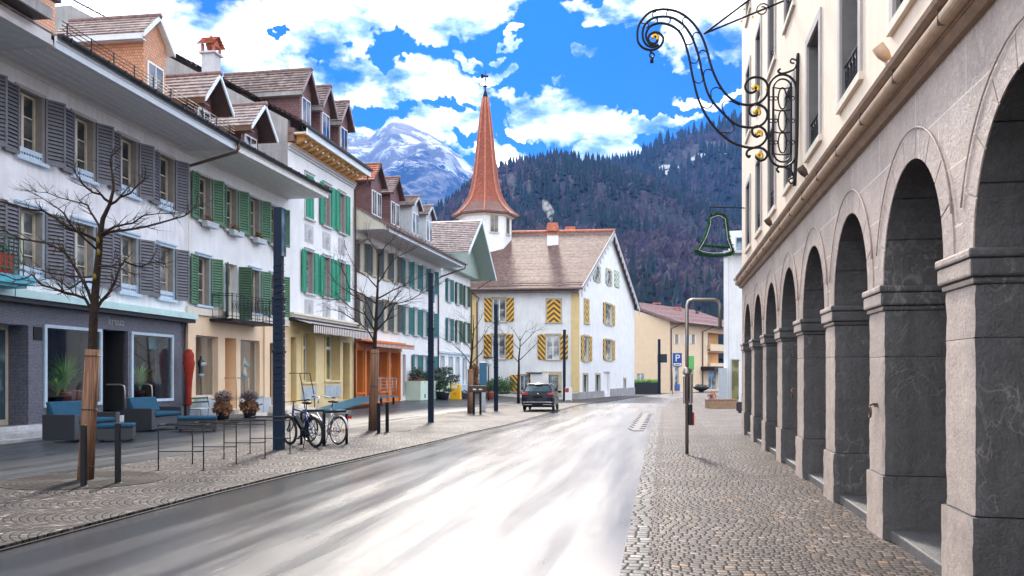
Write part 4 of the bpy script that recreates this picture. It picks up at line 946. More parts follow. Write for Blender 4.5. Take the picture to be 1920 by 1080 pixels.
# upper wall
ops=[]
for i in range(NB):
    u1=UA(22.6-2.43*i); 
    for z0,z1 in((4.98,6.62),(7.9,9.6),(11.0,12.7)): ops.append((u1,u1+1.0,z0,z1))
ops=[o for o in ops if o[1]<ue+.4]
wall(ba,FA,FA,ue+.5,4.32,14.5,ops,m_arcup,.34,'upper_wall',back=10)
for r in ops:
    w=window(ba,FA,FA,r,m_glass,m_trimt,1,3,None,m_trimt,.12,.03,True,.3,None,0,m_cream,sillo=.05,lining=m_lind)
    if r[2]<9:
        def f():
            m=MB(); 
            for z in(.04,.42): m.box(.02,.98,-.06,-.04,z,z+.025)
            for k in range(6):
                x=.1+k*.16; m.tube([(x+.06*math.cos(a)*(1-a/12),-.05,.24+.13*math.sin(a)) for a in [q*PI/4 for q in range(9)]],.008,4)
                m.bar((x+.08,-.05,.04),(x+.08,-.05,.44),.012)
            return m.mesh('window_railing',m_iron)
        link(cached('wrail',f),'window_railing',w,(0,-.3+.08,0))
m=MB(); m.box(-.9,ue+.8,-.9,10,14.5,14.7); put(m.build('roof',m_brown),ba,FA,FA)
m=MB(); m.quad((0,.01,-.05),(0,10,-.05),(0,10,4.32),(0,.01,4.32)); put(m.build('end_wall',m_ash),ba,FA,FA)
m=MB(); 
for i,(k,z) in enumerate(((1,1.32),(4,1.4))):
    pass
# iron rings on two piers
for px,zz in((1646,1.35),(1494,1.42)):
    u=FA.u(px); t=wth('tether_ring','rusty iron tether ring on the pier nearest but one' if px>1600 else 'rusty iron tether ring on the middle pier of the arcade','tether ring',FA,u,-.005,zz)
    MB().box(-.02,.02,-.03,0,-.02,.02).tube([(.0,-.03,.01),(0.01,-.075,0),(.01,-.08,-.03)],.012,6).build('staple',m_pipe,t)
    MB().tube([(.01+.045*math.cos(a),-.075,-.07+.055*math.sin(a)) for a in [k*PI/6 for k in range(12)]],.011,6,True).build('ring',m_pipe,t)
# spotlights on the cornice
for px,py,l in((1516,307,'grey spotlight on the cornice beneath the big iron bracket'),(1449,402,'grey spotlight on the cornice further along the arcade'),(1672,88,'small brass spotlight pair on the cornice, nearest')):
    u=FA.u(px,.1); t=wth('spotlight',l,'spotlight',FA,u,-.12,4.41,grp='spotlights on the arcade cornice')
    MB().tube([(0,0,0),(0,-.03,.1)],.015,6).build('mount',m_trimt,t); m=MB(); m.lathe([(.035,-.07),(.058,.0),(.058,.09),(.048,.09),(.045,.02)],n=14); m.xf(Matrix.Translation((0,-.05,.17))@Matrix.Rotation(R(35),4,'X')); m.build('lamp_head',m_brown if px!=1672 else m_corn2,t)
# ---------- wrought iron sign bracket
Zb=13.75; ub=UA(Zb); kb=Zb/FL   # metres per pixel where the bracket stands
br=wth('sign_bracket','large wrought iron scroll sign bracket with gilded leaves high on the arcade wall','sign bracket',FA,ub,-.03,4.7)
# bracket frame: x = away from the wall, z = up
BM=Matrix.Rotation(-PI/2,4,'Z')  # local +x -> out of the wall (-y)
def bp(px,py): 
    x=(1502-px)*kb/ .984; z=H+(HY-py)*(Zb+x*.16)/FL-4.7
    return (0,-x,z)
def bz(pts,n=10):
    """smooth curve through pixel points"""
    P=[Vector((p[0],p[1],0)) for p in pts]; out=[]
    for i in range(len(P)-1):
        a=P[max(i-1,0)];b=P[i];c=P[i+1];d=P[min(i+2,len(P)-1)]
        for k in range(n):
            t=k/n; out.append(.5*((2*b)+(c-a)*t+(2*a-5*b+4*c-d)*t*t+(3*b-a-3*c+d)*t**3))
    out.append(P[-1]); return [bp(p.x,p.y) for p in out]
def cp(x,y,o=(1180,0),k=3.): return (o[0]+x/k,o[1]+y/k)
Q=lambda L:[cp(*p) for p in L]
rails=[Q([(190,198),(202,212),(196,232),(176,240),(156,230),(150,208),(162,186),(188,176),(214,183),(233,208),(228,238),(204,264),(165,276),(122,264),(95,235),(88,200),(92,150),(115,105),(160,62),(220,47),(285,52),(340,75),(395,120),(440,185),(470,260),(510,400),(560,500),(620,562),(690,588),(760,575),(800,535),(806,480),(785,445),(745,432),(705,445),(685,480),(695,512),(722,520),(745,505),(742,490)]),
 Q([(208,246),(176,258),(145,250),(125,225),(117,185),(130,135),(175,97),(235,87),(290,97),(335,125),(370,165),(400,220),(430,310),(455,430),(490,540),(560,630),(640,700),(730,716),(785,692),(805,645),(790,605),(750,586),(715,597),(706,625),(722,648),(745,648),(756,630)]),
 Q([(192,245),(165,243),(146,225),(136,190),(158,145),(208,125),(268,135),(320,170),(350,225),(375,310),(400,440),(435,570),(500,690),(600,790),(700,828),(765,818),(800,775),(790,730),(752,708),(724,725),(728,755),(748,768),(765,760)]),
 Q([(730,830),(775,832),(803,860),(795,890),(768,902),(745,885),(750,865),(766,868)]),Q([(735,828),(700,845),(693,868),(705,882),(712,872)])]
m=MB()
for L in rails: m.tube(bz(L,6),.021,6)
m.build('scroll',m_iron,br)
# small c-scrolls tying the rails
m=MB()
def arcpx(a,b,bul): 
    a=Vector(cp(*a));b=Vector(cp(*b));mid=(a+b)/2;d=(b-a);n=Vector((-d.y,d.x))*bul
    return [tuple(a),tuple(a.lerp(b,.2)+n*.75),tuple(mid+n),tuple(a.lerp(b,.8)+n*.75),tuple(b)]
for a,b,bl in (((350,235),(405,210),.4),((400,210),(440,190),-.5),((375,330),(430,318),.5),((430,318),(480,295),-.5),((400,440),(458,430),.5),((458,430),(515,405),-.5),((440,590),(500,545),.55),((500,545),(562,505),-.5),((550,740),(590,665),.7),((590,660),(655,590),-.8),((308,160),(345,125),.4),((345,125),(372,100),-.5),((255,130),(258,88),.4),((258,88),(288,55),-.5),((190,125),(185,95),.5),((185,95),(195,60),-.5),((140,150),(135,120),.4),((130,125),(112,105),-.4)):
    MB().tube(bz(arcpx(a,b,bl),4),.01,5).build('tie_scroll',m_iron,br)
m=MB()
for c in((738,500),(745,635),(755,755),(758,880),(185,210)):
    x,y=cp(*c); m=MB(); m.tube(bz([(x+4,y+4),(x+6,y-2),(x+2,y-6),(x-3,y-4),(x-2,y+1)],4),[.012]+[.028]*15+[.01],8); m.build('gilded_leaf',m_gold,br)
for c in((730,828),(740,710),(738,588),(800,500),(665,115),(725,92),(680,48)): MB().blob(bp(*cp(*c)),.02,6,5,0).build('gilded_bead',m_gold,br)
# lattice panel against the wall
m=MB(); m.tube(bz(Q([(967,300),(965,500),(962,800),(950,1045)]),4),.028,6)
def oval(cx,y0,y1,rx,r):
    pts=[];ry=rx*1.15
    for k in range(13): a=PI-PI*k/12; pts.append((cx+rx*math.cos(a),y0+ry-ry*math.sin(a)))
    for k in range(13): a=-PI*k/12; pts.append((cx+rx*math.cos(a),y1-ry-ry*math.sin(a)))
    m.tube([bp(*cp(x,y)) for x,y in pts],r,6,True)
oval(886,418,938,74,.02); oval(886,443,910,48,.015)
m.tube(bz(Q([(835,490),(833,870)]),3),.014,5);m.tube(bz(Q([(936,490),(930,870)]),3),.014,5)
for y in(490,615,740,862): m.tube(bz(Q([(832,y),(885,y+8),(938,y)]),4),.012,5)
for y in(552,678,800):
    for x in(825,850,912,940): m.tube([bp(*cp(x+10*math.cos(a),y+10*math.sin(a))) for a in [k*PI/4 for k in range(8)]],.01,5,True)
    m.tube([bp(*cp(885+22*math.cos(a),y+60*math.sin(a))) for a in [k*PI/8 for k in range(16)]],.013,5,True)
m.tube(bz(Q([(965,340),(935,330),(930,350),(950,355)]),4),.015,5); m.tube(bz(Q([(965,350),(945,390),(885,412),(862,400),(875,385)]),5),.018,5); m.tube(bz(Q([(955,1020),(930,1030),(920,1010),(940,1000)]),4),.015,5); m.tube(bz(Q([(950,1010),(930,960),(880,935),(855,950),(868,970)]),5),.018,5)
m.build('lattice_panel',m_iron,br)
m=MB(); m.tube([bp(*cp(165,275)),bp(*cp(165,290))],.02,6); m.tube([bp(*cp(170+13*math.cos(a),305+13*math.sin(a))) for a in [k*PI/5 for k in range(10)]],.014,5,True); m.tube([bp(*cp(169,318)),bp(*cp(170,348))],.03,6); m.build('hook',m_iron,br)
# stays running back up to the wall
m=MB(); s0=Vector(bp(*cp(462,185)))
w1=Vector((1.0,-.05,7.9-4.7)); w2=Vector((-1.3,-.05,8.25-4.7))
for w in(w1,w2): m.tube([s0,w],.018,6); 
for w in(w1,w2):
    c=s0.lerp(w,.72); m.tube([c+Vector((0,.0+.12*math.cos(a)*(1-a/14),.12*math.sin(a)*(1-a/14))) for a in [k*PI/5 for k in range(14)]],.012,5)
m.build('stay_rods',m_iron,br)
# ---------- garland bell hanging from a rod
zb=23.2; bb=thing('bell_garland','green garland bell outline with white lights hanging off the far arcade corner','christmas decoration',(at(1395,478,zb).x,zb,H+(HY-478)*zb/FL))
def gb(px,py): v=at(px,py,zb)-Vector(bb.location); return v
def gbl(pts,n=6):
    P=[Vector((p[0],p[1],0)) for p in pts];out=[]
    for i in range(len(P)-1):
        for k in range(n): q=P[i].lerp(P[i+1],k/n); out.append(gb(q.x,q.y))
    out.append(gb(*pts[-1])); return out
outl=[(1306,472),(1313,462),(1322,445),(1330,420),(1331,406),(1345,401),(1352,402),(1361,408),(1363,425),(1366,450),(1372,467),(1374,474),(1360,478),(1335,479),(1315,476)]
def fuzzy(m,pts,r):
    for p in pts: m.leaves(p,r,30,.05)
    m.tube(pts,r*.8,7)
m=MB(); fuzzy(m,gbl(outl+[outl[0]],5),.06); fuzzy(m,gbl([(1317,460),(1368,463)],12),.05); m.build('garland',m_garl,bb)
m=MB(); s=.93; inn=[(1340+(x-1340)*.9,440+(y-440)*.9) for x,y in outl]; m.tube([p+Vector((0,-.06,0)) for p in gbl(inn+[inn[0]],3)],.008,5); m.tube(gbl([(1373,470),(1377,500),(1379,530)],3),.008,4); m.build('string_lights',m_wht,bb)
m=MB(); m.tube([gb(1330,388),gb(1397,390)],.018,6); m.tube([gb(1332,389),gb(1332,404)],.006,4); m.tube([gb(1359,389),gb(1359,405)],.006,4); m.build('rod',m_iron,bb)
# ---------- house with striped shutters
CX=(5.94,76.0); F6=Fac((-13.9,78.38),CX); G6=Fac(CX,(13.9,97.0))
b6=building('gabled_house','large white gabled house with black and yellow striped shutters facing down the street',F6)
GZ=-.56
fw=[F6.rect(924,948,560,603),F6.rect(923,947,628,673),F6.rect(1024.4,1049,628,674)]; fch=F6.rect(1026,1051,562,604)
fg=[F6.rect(975,990,704,733),F6.rect(1024,1047,703,744)]
wall(b6,F6,F6,F6.L,GZ,9.75,fw+fg+[fch],m_plw2,.22)
def open_shutters(fr,fc,r,ml,mr,w=None,tag_='shutter'):
    u0,u1,z0,z1=r; w=w or (u1-u0)*.56
    for s,m_,x in((-1,ml,u0-.1-w/2),(1,mr,u1+.1+w/2)):
        m=MB(); m.box(-w/2,w/2,-.045,0,0,z1-z0+.05); o=m.build(tag_,m_,bevel=.008); put(o,b6,fr,fc,x,-.05,z0)
for r in fw: window(b6,F6,F6,r,m_glassl,m_woodw,1,1,None,m_beige,.14,.05,True,.18); open_shutters(F6,F6,r,m_str1,m_str2,.66)
window(b6,F6,F6,fch,m_glassl,m_woodw,1,1,None,m_beige,.14,.05,True,.2); m=MB(); m.box(-(fch[1]-fch[0])/2,(fch[1]-fch[0])/2,-.05,0,0,fch[3]-fch[2]); put(m.build('shutter',m_str3),b6,F6,F6,(fch[0]+fch[1])/2,-.01,fch[2])
window(b6,F6,F6,fg[0],m_glassb,m_woodw,1,1,None,m_beige,.14,.05,True,.18); open_shutters(F6,F6,fg[0],m_str1,m_str2,.8)
window(b6,F6,F6,fg[1],m_glassb,m_beige,2,3,None,m_beige,.3,.06,False,.18)
# gable side
gw=[G6.rect(1135,1147.5,571,609),G6.rect(1096,1108,631,677),G6.rect(1135,1147.5,638,675)]; 
gw[1]=G6.rect(1094.5,1103.5,631,677)
gch=G6.rect(1095,1103.7,562,606)
gg_=[G6.rect(1093.5,1101.5,703,736),G6.rect(1117,1124.4,703,735),G6.rect(1169.5,1173,711,729)]; gdr=G6.rect(1132,1143.5,697,736)
wall(b6,F6,G6,G6.L,GZ,9.75,gw+[gch]+gg_+[gdr],m_plw2,.3,'gable_wall')
apu=G6.L/2; ZR=16.3
m=MB(); m.prism([(0,9.751),(G6.L,9.751),(apu,ZR-.1)],0,.2); put(m.build('gable',m_plw2),b6,F6,G6)
for r in gw: window(b6,F6,G6,r,m_glassl,m_beige,0,1,None,m_beige,.16,.06,True,.22); open_shutters(F6,G6,r,m_sstr,m_sstr2,.85)
window(b6,F6,G6,gch,m_glassl,m_beige,0,0,None,m_beige,.12,.05,True,.22); m=MB(); w=gch[1]-gch[0]; m.box(-w/2,w/2,-.05,0,0,gch[3]-gch[2]); put(m.build('shutter',m_sstr3),b6,F6,G6,(gch[0]+gch[1])/2,-.01,gch[2])
for r in gg_: window(b6,F6,G6,r,m_glassb,m_iron,1,4,None,m_beige,.2,.05,False,.2)
doorleaf(b6,F6,G6,gdr,m_plw2,.28)
m_tsh=stripe_mat('stripes_attic',1.5,.7,(.75,.72,.5),(.03,.22,.3)); m_tsh2=stripe_mat('stripes_attic_falling',-1.5,.7,(.75,.72,.5),(.03,.22,.3))
for i,r in enumerate((G6.rect(1115,1122,499,527),G6.rect(1138,1144,507,534),G6.rect(1152,1160,510,538))):
    if i<2:
        window(b6,F6,G6,r,m_glassl,m_beige,0,1,None,m_beige,.18,.06,True,-.02); open_shutters(F6,G6,r,m_tsh,m_tsh2,.5)
    else: pbox(b6,F6,G6,'surround',m_beige,(r[0]-.1,r[1]+.1,-.03,-.001,r[2]-.1,r[3]+.1)); m=MB(); w=r[1]-r[0]; m.box(-w/2,w/2,-.06,0,0,r[3]-r[2]); put(m.build('shutter',m_str4),b6,F6,G6,(r[0]+r[1])/2,-.03,r[2])
qd=F6.u(1071)
pbox(b6,F6,F6,'quoin',m_yel,(qd,F6.L+.05,-.06,-.002,.2,9.0)); pbox(b6,F6,G6,'quoin',m_yel,(-.06,.12,-.05,-.003,.2,9.0)); pbox(b6,F6,F6,'quoin',m_yel,(F6.u(880),F6.u(893),-.06,-.002,.2,9.0))
pbox(b6,F6,F6,'plinth',m_pld,(F6.u(1047)+.5,F6.L+.08,-.1,-.061,GZ-.1,.05)); pbox(b6,F6,G6,'plinth',m_pld,(-.08,gdr[0]-.1,-.1,-.004,GZ-.2,.15),(gdr[1]+.1,G6.L,-.1,-.004,GZ-.2,.3))
# roof in world points
def L6(p): return F6.M.inverted()@Vector(p)
fd=F6.d; mid=G6.w(apu,0)
def onl(base,s,out=0): return Vector((base.x+fd.x*s,base.y+fd.y*s))
gdv=G6.d
c0=G6.w(-.75,0); z_e=9.75-.4
m=MB()
e1=onl(c0,.55); e0=onl(c0,-21); r1=onl(mid,.55); r0=onl(mid,-21)
tiles(m,L6((e0.x,e0.y,z_e)),L6((e1.x,e1.y,z_e)),L6((r1.x,r1.y,ZR)),L6((r0.x,r0.y,ZR)),64,.022,1)
k1=G6.w(G6.L+.75,0); f1=onl(k1,.55); f0=onl(k1,-21)
tiles(m,L6((f1.x,f1.y,z_e)),L6((f0.x,f0.y,z_e)),L6((r0.x,r0.y,ZR)),L6((r1.x,r1.y,ZR)),44,.05,1)
m.quad(L6((e0.x,e0.y,z_e-.1)),L6((e1.x,e1.y,z_e-.1)),L6((r1.x,r1.y,ZR-.1)),L6((r0.x,r0.y,ZR-.1)))
m.quad(L6((f0.x,f0.y,z_e-.1)),L6((f1.x,f1.y,z_e-.1)),L6((r1.x,r1.y,ZR-.1)),L6((r0.x,r0.y,ZR-.1)))
rf=m.build('roof',m_rtile,b6)
m=MB(); m.tube([L6((r0.x,r0.y,ZR+.05)),L6((r1.x,r1.y,ZR+.05))],.16,8)
n=30
m.build('ridge_tiles',m_rtile2,rf)
m=MB(); m.tube([L6((e0.x,e0.y,z_e+.0))+Vector((0,-.1,0)),L6((e1.x,e1.y,z_e))+Vector((0,-.1,0))],.12,8); m.box(0,F6.L,-.7,0,z_e-.3,z_e-.25); m.build('gutter',m_gutc,b6)
m=MB()
for h in(.0,.18): m.tube([L6((e0.x,e0.y,z_e+.35+h))+Vector((0,.4,0)),L6((e1.x,e1.y,z_e+.35+h))+Vector((0,.4,0))],.02,5)
m.build('snow_guard',m_gutc,b6)
# carved barge board: stepped little blocks below both verges
m=MB()
def vb(a,b,za,zb):
    n=26
    for i in range(n):
        t0=i/n;t1=(i+1)/n; u_=a+(b-a)*t0;v=a+(b-a)*t1;z0=za+(zb-za)*t0;z1=za+(zb-za)*t1
        dz=.42 if i%2 else .78
        m.prism([(u_,z0),(v,z1),(v,z1-.38),(((u_+v)/2),min(z0,z1)-dz),(u_,z0-.38)],-.5,-.44)
vb(-.75,apu,z_e,ZR);vb(G6.L+.75,apu,z_e,ZR)
put(m.build('bargeboard',m_grey),b6,F6,G6)
m=MB(); m.tube([(F6.u(880)+.1,-.7,9.2),(F6.u(893)+.3,-.2,8.6),(F6.u(895),-.12,8.2),(F6.u(895),-.12,-.3)],.06,8); put(m.build('downpipe',m_pipe),b6,F6,F6)
for px,py,l,big in((1036,424,'white chimney with a terracotta hood on the roof of the house with striped shutters',1),(1069,428,'small terracotta chimney behind the ridge of the house with striped shutters',0)):
    Z=84.5 if big else 90; w=.9 if big else .95; x=(px-960)*Z/FL; zt=H+(HY-(418 if big else 425))*Z/FL; zb_=H+(HY-452)*Z/FL-.8
    c=thing('chimney',l,'chimney',(x,Z,zb_),0)
    MB().box(-.55,.55,-.4,.4,0,zt-zb_-1.2).build('stack',m_plw2 if big else m_rtile2,c)
    m=MB(); t=zt-zb_
    for i in range(6): m.box(-.55+i*.2,-.47+i*.2,-.4,.4,t-1.2,t-.85)
    m.prism([(-.62,t-.85),(.62,t-.85),(.5,t-.05),(-.5,t-.05)],-.48,.48); m.box(-.6,.6,-.45,.45,t-1.28,t-1.2); m.build('hood',m_rtile2,c)
    if big: MB().box(-.7,.7,-.6,.6,0,.12).build('flashing',m_gut,c); chx,chy,chz=x,Z,zt
# smoke
sm=MB(); sm.tube([(0,0,0),(-.15,0,.5),(-.1,0,1.),(-.5,0,1.6),(-.8,0,2.3)],[.12,.3,.42,.5,.2],10)
t=NT('smoke'); v=t.n('ShaderNodeVolumePrincipled'); v.inputs['Density'].default_value=1.1; v.inputs['Color'].default_value=(1,1,1,1)
nz=t.noise(t.co(),2.2,4); t.l(t.ma('MULTIPLY',t.ramp(nz,[(.42,0),(.7,1)]),1.8),v.inputs['Density']); t.l(v.outputs[0],t.out.inputs['Volume'])
o=sm.build('smoke',t.m,None,(chx-.1,chy,chz)); tag(o,'thin white smoke drifting from the white chimney','smoke',kind='stuff')
# ---------- church tower
tx=(910-960)*86/FL; tw=thing('church_tower','white octagonal church tower with a tall red shingled spire and weathervane','church tower',(tx,86,0))
pxm=86/FL
MB().lathe([(49*pxm,-.5),(49*pxm,17.7)],n=8,smooth=False).build('tower_wall',m_plw2,tw)
prof=[(61,406.5),(62,405),(55,400),(46,391),(39,383),(32,371),(28,360),(24.5,345),(21.5,325),(18.5,300),(15,267),(11.5,235),(8,205),(5,183)]
zz=lambda py:H+(HY-py)*pxm
def spl(p0,p1): return [(r*pxm,zz(y)) for r,y in prof if p0<=y<=p1]
pr_=[(r*pxm,zz(y)) for r,y in prof]
MB().lathe([(49*pxm,zz(409)),(61*pxm,zz(408))]+pr_[:5],n=8,smooth=False).build('spire_foot',m_spire2,tw)
MB().lathe(pr_[4:],n=8,smooth=False).build('spire',m_spire,tw)
m=MB()
for j in range(8):
    a=2*PI*j/8; m.tube([(r*1.01*math.cos(a),r*1.01*math.sin(a),z) for r,z in pr_],.085,6)
m.build('spire_ribs',m_rtile2,tw)
MB().lathe([(5.4*pxm,zz(184)),(1.2*pxm,zz(166)),(1.*pxm,zz(164)),(4*pxm,zz(163)),(4*pxm,zz(161)),(.8*pxm,zz(160)),(.7*pxm,zz(134))],n=10).build('finial',m_gut,tw)
m=MB(); m.box(-.35,.3,-.02,.02,zz(145),zz(141)); m.box(-.45,-.2,-.02,.02,zz(147),zz(139)); m.box(-.06,.06,-.06,.06,zz(150),zz(148)); m.bar((-.02,0,zz(136)),(.0,0,zz(133)),.05); m.build('weathervane',m_iron,tw)
m=MB(); m.lathe([(50*pxm,zz(412)),(56*pxm,zz(409)),(50*pxm,zz(408.6))],n=8,smooth=False); m.build('eaves',m_cream,tw)
for a0,k in ((-PI/2-PI/8,0),(-PI/2+PI/8,1),(-PI/2+3*PI/8,2)):
    rr_=49*pxm*math.cos(PI/8); 
    if k==0: continue
    w=MB(); w.box(-.36,.36,-.02,.0,0,1.6); wd=w.build('window',m_glass,tw,(rr_*math.cos(a0),rr_*math.sin(a0),zz(442)),a0+PI/2)
    MB().box(-.42,-.36,-.06,0,0,1.6).box(.36,.42,-.06,0,0,1.6).box(-.42,.42,-.06,0,1.6,1.68).box(-.02,.02,-.04,-.021,0,1.6).build('frame',m_beige,wd); MB().box(-.5,.5,-.15,0,-.12,0).build('sill',m_grey,wd)
# ---------- orange building beyond
F7=Fac((13.4,124),(22.2,120)); G7=Fac((22.2,120),(34.5,136))
b7=building('apartment_building','peach coloured building with a pink tiled roof and balconies at the bend of the road',F7)
q=F7.rect(1191,1200,594,600); q2=F7.rect(1194,1208,700,718)
wall(b7,F7,F7,F7.L,-.8,7.6,[q,q2],m_peach,.2); m=MB(); m.prism([(-9,7.601),(F7.L,7.601),(F7.L,9.35),(-5.5,14.2),(-9,12.6)],0,.2); m.box(-9,0,0,.2,-.8,7.6); put(m.build('gable',m_peach),b7,F7,F7)
window(b7,F7,F7,q,m_glass,m_woodw,0,0,None,None,0,0,False,.12); window(b7,F7,F7,q2,m_glassb,m_woodw,1,0,None,None,0,0,False,.12)
us=[G7.rect(1266,1271,628,644),G7.rect(1285,1291,628,644),G7.rect(1297,1302,628,644)]; 
shp=[G7.rect(1265,1273,688,727),G7.rect(1290,1300,680,727)]
lg=[(G7.u(1327),G7.L-.3,5.9,8.2),(G7.u(1327),G7.L-.3,3.0,5.2)]
dr=(G7.u(1328),G7.u(1343),-.5,2.3)
wall(b7,F7,G7,G7.L,-.8,9.3,us+shp+lg+[dr],m_peach,.4)
for r in us: window(b7,F7,G7,r,m_glassl,m_beige,1,0,None,m_beige,.08,.03,True,.3); 
for r in us:
    for s in(-1,1): x=(r[0]-.1-.35) if s<0 else r[1]+.1; pbox(b7,F7,G7,'shutter',m_woodw,(x,x+.35,-.05,-.01,r[2],r[3]))
for i,r in enumerate(shp): window(b7,F7,G7,r,m_glassb,m_woodw,0,0,None,None,0,0,False,.2)
pbox(b7,F7,G7,'shop_sign',m_bsign,(shp[0][0]-.2,shp[0][1]+.2,-.12,-.01,shp[0][3]+.05,shp[0][3]+1.6),(shp[0][0]-.05,shp[0][1]+.1,-.1,-.01,-.5,.4)); pbox(b7,F7,G7,'shop_sign',m_green,(shp[1][0],shp[1][1],-.12,-.01,shp[1][3]-1.0,shp[1][3]+1.))
for r in lg:
    m=MB(); m.quad((r[0],1.6,r[2]),(r[1],1.6,r[2]),(r[1],1.6,r[3]),(r[0],1.6,r[3])); m.quad((r[0],.4,r[2]),(r[1],.4,r[2]),(r[1],1.6,r[2]),(r[0],1.6,r[2])); m.quad((r[0],.4,r[3]),(r[1],.4,r[3]),(r[1],1.6,r[3]),(r[0],1.6,r[3])); m.quad((r[0],.4,r[2]),(r[0],1.6,r[2]),(r[0],1.6,r[3]),(r[0],.4,r[3]))
    put(m.build('loggia',m_peach2),b7,F7,G7)
    pbox(b7,F7,G7,'parapet',m_peach,(r[0]-.1,r[1]+.2,-.5,-.42,r[2]-.5,r[2]+.55),(r[0]-.1,r[1]+.2,-.42,-.004,r[2]-.2,r[2]-.02)); 
    for x in(r[0]+.6,r[0]+2.4): pbox(b7,F7,G7,'loggia_window',m_glass,(x,x+1.1,1.5,1.58,r[2]+.1,r[3]-.4))
pbox(b7,F7,G7,'canopy',m_gut,(lg[0][0]-2.5,G7.L+.5,-2.2,-.02,2.45,3.0)); window(b7,F7,G7,dr,m_glassb,m_woodw,1,0,None,None,0,0,False,.2,name='entrance')
m=MB(); 
for u_ in (.15,G7.u(1316)): m.tube([(u_+.9,-1.5,9.0),(u_,-.15,8.2),(u_,-.15,-.5)],.09,7)
put(m.build('downpipe',m_pipe),b7,F7,G7)
m=MB(); W=lambda u,y,z:(F7.M.inverted()@Vector((*G7.w(u,y),z)))
tiles(m,W(-.9,-1.6,9.1),W(G7.L+6,-1.6,9.1),W(G7.L+6,9,12.9),W(-.9,9,12.9),30,.06,1); m.quad(W(-.9,-1.6,9.0),W(G7.L+6,-1.6,9.),W(G7.L+6,9,12.8),W(-.9,9,12.8))
m.build('roof',m_pink,b7)
m=MB(); m.tube([W(-.9,-1.7,9.1),W(G7.L+6,-1.7,9.1)],.13,7); m.bar(W(-.95,-1.65,9.05),W(-.95,9,12.85),.12,.35); m.build('gutter',m_gutc,b7)
for px,py in((1231,572),(1270,580),(1307,585)):
    Z=136 if px<1300 else 140; c=thing('chimney',{1231:'stubby chimney leftmost on the pink tiled roof',1270:'dark capped chimney in the middle of the pink tiled roof',1307:'thin vent pipe rightmost on the pink tiled roof'}[px],'chimney',at(px,py+12,Z))
    s=.5 if px<1300 else .18; MB().box(-s,s,-s,s,-.6,.8).build('stack',m_pld,c); MB().box(-s-.1,s+.1,-s-.1,s+.1,.8,.95).box(-s,-s+.1,-s,s,.95,1.2).box(s-.1,s,-s,s,.95,1.2).box(-s-.1,s+.1,-s-.1,s+.1,1.2,1.35).build('cap',m_rtile2 if px<1300 else m_gut,c)
# ---------- modern white building on the right
F8=Fac((16.9,70),(21.8,68.75)); Z8=70/FL
b8=building('modern_building','plain white modern building with a cantilevered flat top beyond the arcade',F8)
P8=lambda px,py:(F8.u(px),H+(HY-py)*Z8)
x0=P8(1357,0)[0]; 
zt=P8(0,478)[1]
pbox(b8,F8,F8,'wall',m_plw2,(x0,12,0,9,-.6,zt)); pbox(b8,F8,F8,'flat_roof',m_grey,(x0-.05,12,-.8,9,zt+.02,zt+.22))
pbox(b8,F8,F8,'upper_storey',m_plw2,(P8(1366,0)[0],12,-.3,11,zt+.221,P8(0,435)[1])); w=(P8(1381,0)[0],P8(1392,0)[0],P8(0,474)[1],P8(0,449)[1])
m=MB(); m.box(w[0],w[1],-.33,-.301,w[2],w[3]); o=m.build('window',m_glassb); put(o,b8,F8,F8); MB().box(w[0]-.08,w[0],-.38,-.301,w[2],w[3]).box(w[0]-.08,w[1],-.38,-.301,w[3],w[3]+.1).build('frame',m_grey,o)
w=(P8(1372,0)[0],P8(1386,0)[0],P8(0,749)[1],P8(0,675)[1]); m=MB(); m.box(w[0],w[1],-.03,-.002,w[2],w[3]); o=m.build('glass_strip',m_glasso); put(o,b8,F8,F8); MB().box(w[0]-.1,w[0],-.08,-.003,w[2],w[3]).box(w[0]-.1,w[1],-.08,-.003,w[3],w[3]+.1).build('frame',m_grey,o)
pbox(b8,F8,F8,'corner_joint',m_grey,(P8(1366,0)[0],P8(1366.8,0)[0],-.02,-.002,-.5,zt))
pp=P8(1347,748); pbox(b8,F8,F8,'side_panel',m_pots,(pp[0],P8(1363,0)[0],-.5,-.003,-.55,P8(0,690)[1])); pbox(b8,F8,F8,'white_panel',m_wht,(P8(1384.5,0)[0],P8(1393,0)[0],-3.,-2.9,P8(0,752)[1],P8(0,679)[1]))
# ---------- ground, pavements, road
def sheet(name,mat,lf,rf,ys,nx,off,edge=0,flat=False):
    m=MB();vs=[];fs=[]
    for y in ys:
        a,b=lf(y),rf(y)
        for i in range(nx+1):
            x=a+(b-a)*i/nx; vs.append((x,y,g(x,y)+off))
    for j in range(len(ys)-1):
        for i in range(nx): k=j*(nx+1)+i; fs.append((k,k+1,k+nx+2,k+nx+1))
    m.add(vs,fs)
    if edge:
        for i in (0,nx):
            e=[];
            for j in range(len(ys)): p=vs[j*(nx+1)+i]; e+=[p,(p[0],p[1],p[2]-edge)]
            m.add(e,[(2*j,2*j+1,2*j+3,2*j+2) for j in range(len(ys)-1)])
    o=m.build(name,mat); return struct(o)
def fr_(a,b,st): 
    o=[];x=a
    while x<b: o.append(x);x+=st
    return o+[b]
YS=fr_(-6,24,2)+fr_(26,80,3)+[90,100,115,130,150]
def pl(pts):
    def f(y):
        if y<=pts[0][0]: (a,b),(c,d)=pts[0],pts[1]
        elif y>=pts[-1][0]: (a,b),(c,d)=pts[-2],pts[-1]
        else:
            for (a,b),(c,d) in zip(pts,pts[1:]):
                if a<=y<=c: break
        return b+(d-b)*(y-a)/(c-a)
    return f
gr=sheet('ground',plain('ground_earth',(.05,.05,.045),.9),lambda y:-400,lambda y:500,[-120,-6,24,50,76,110,160,260],12,-.5)
me=gr.data
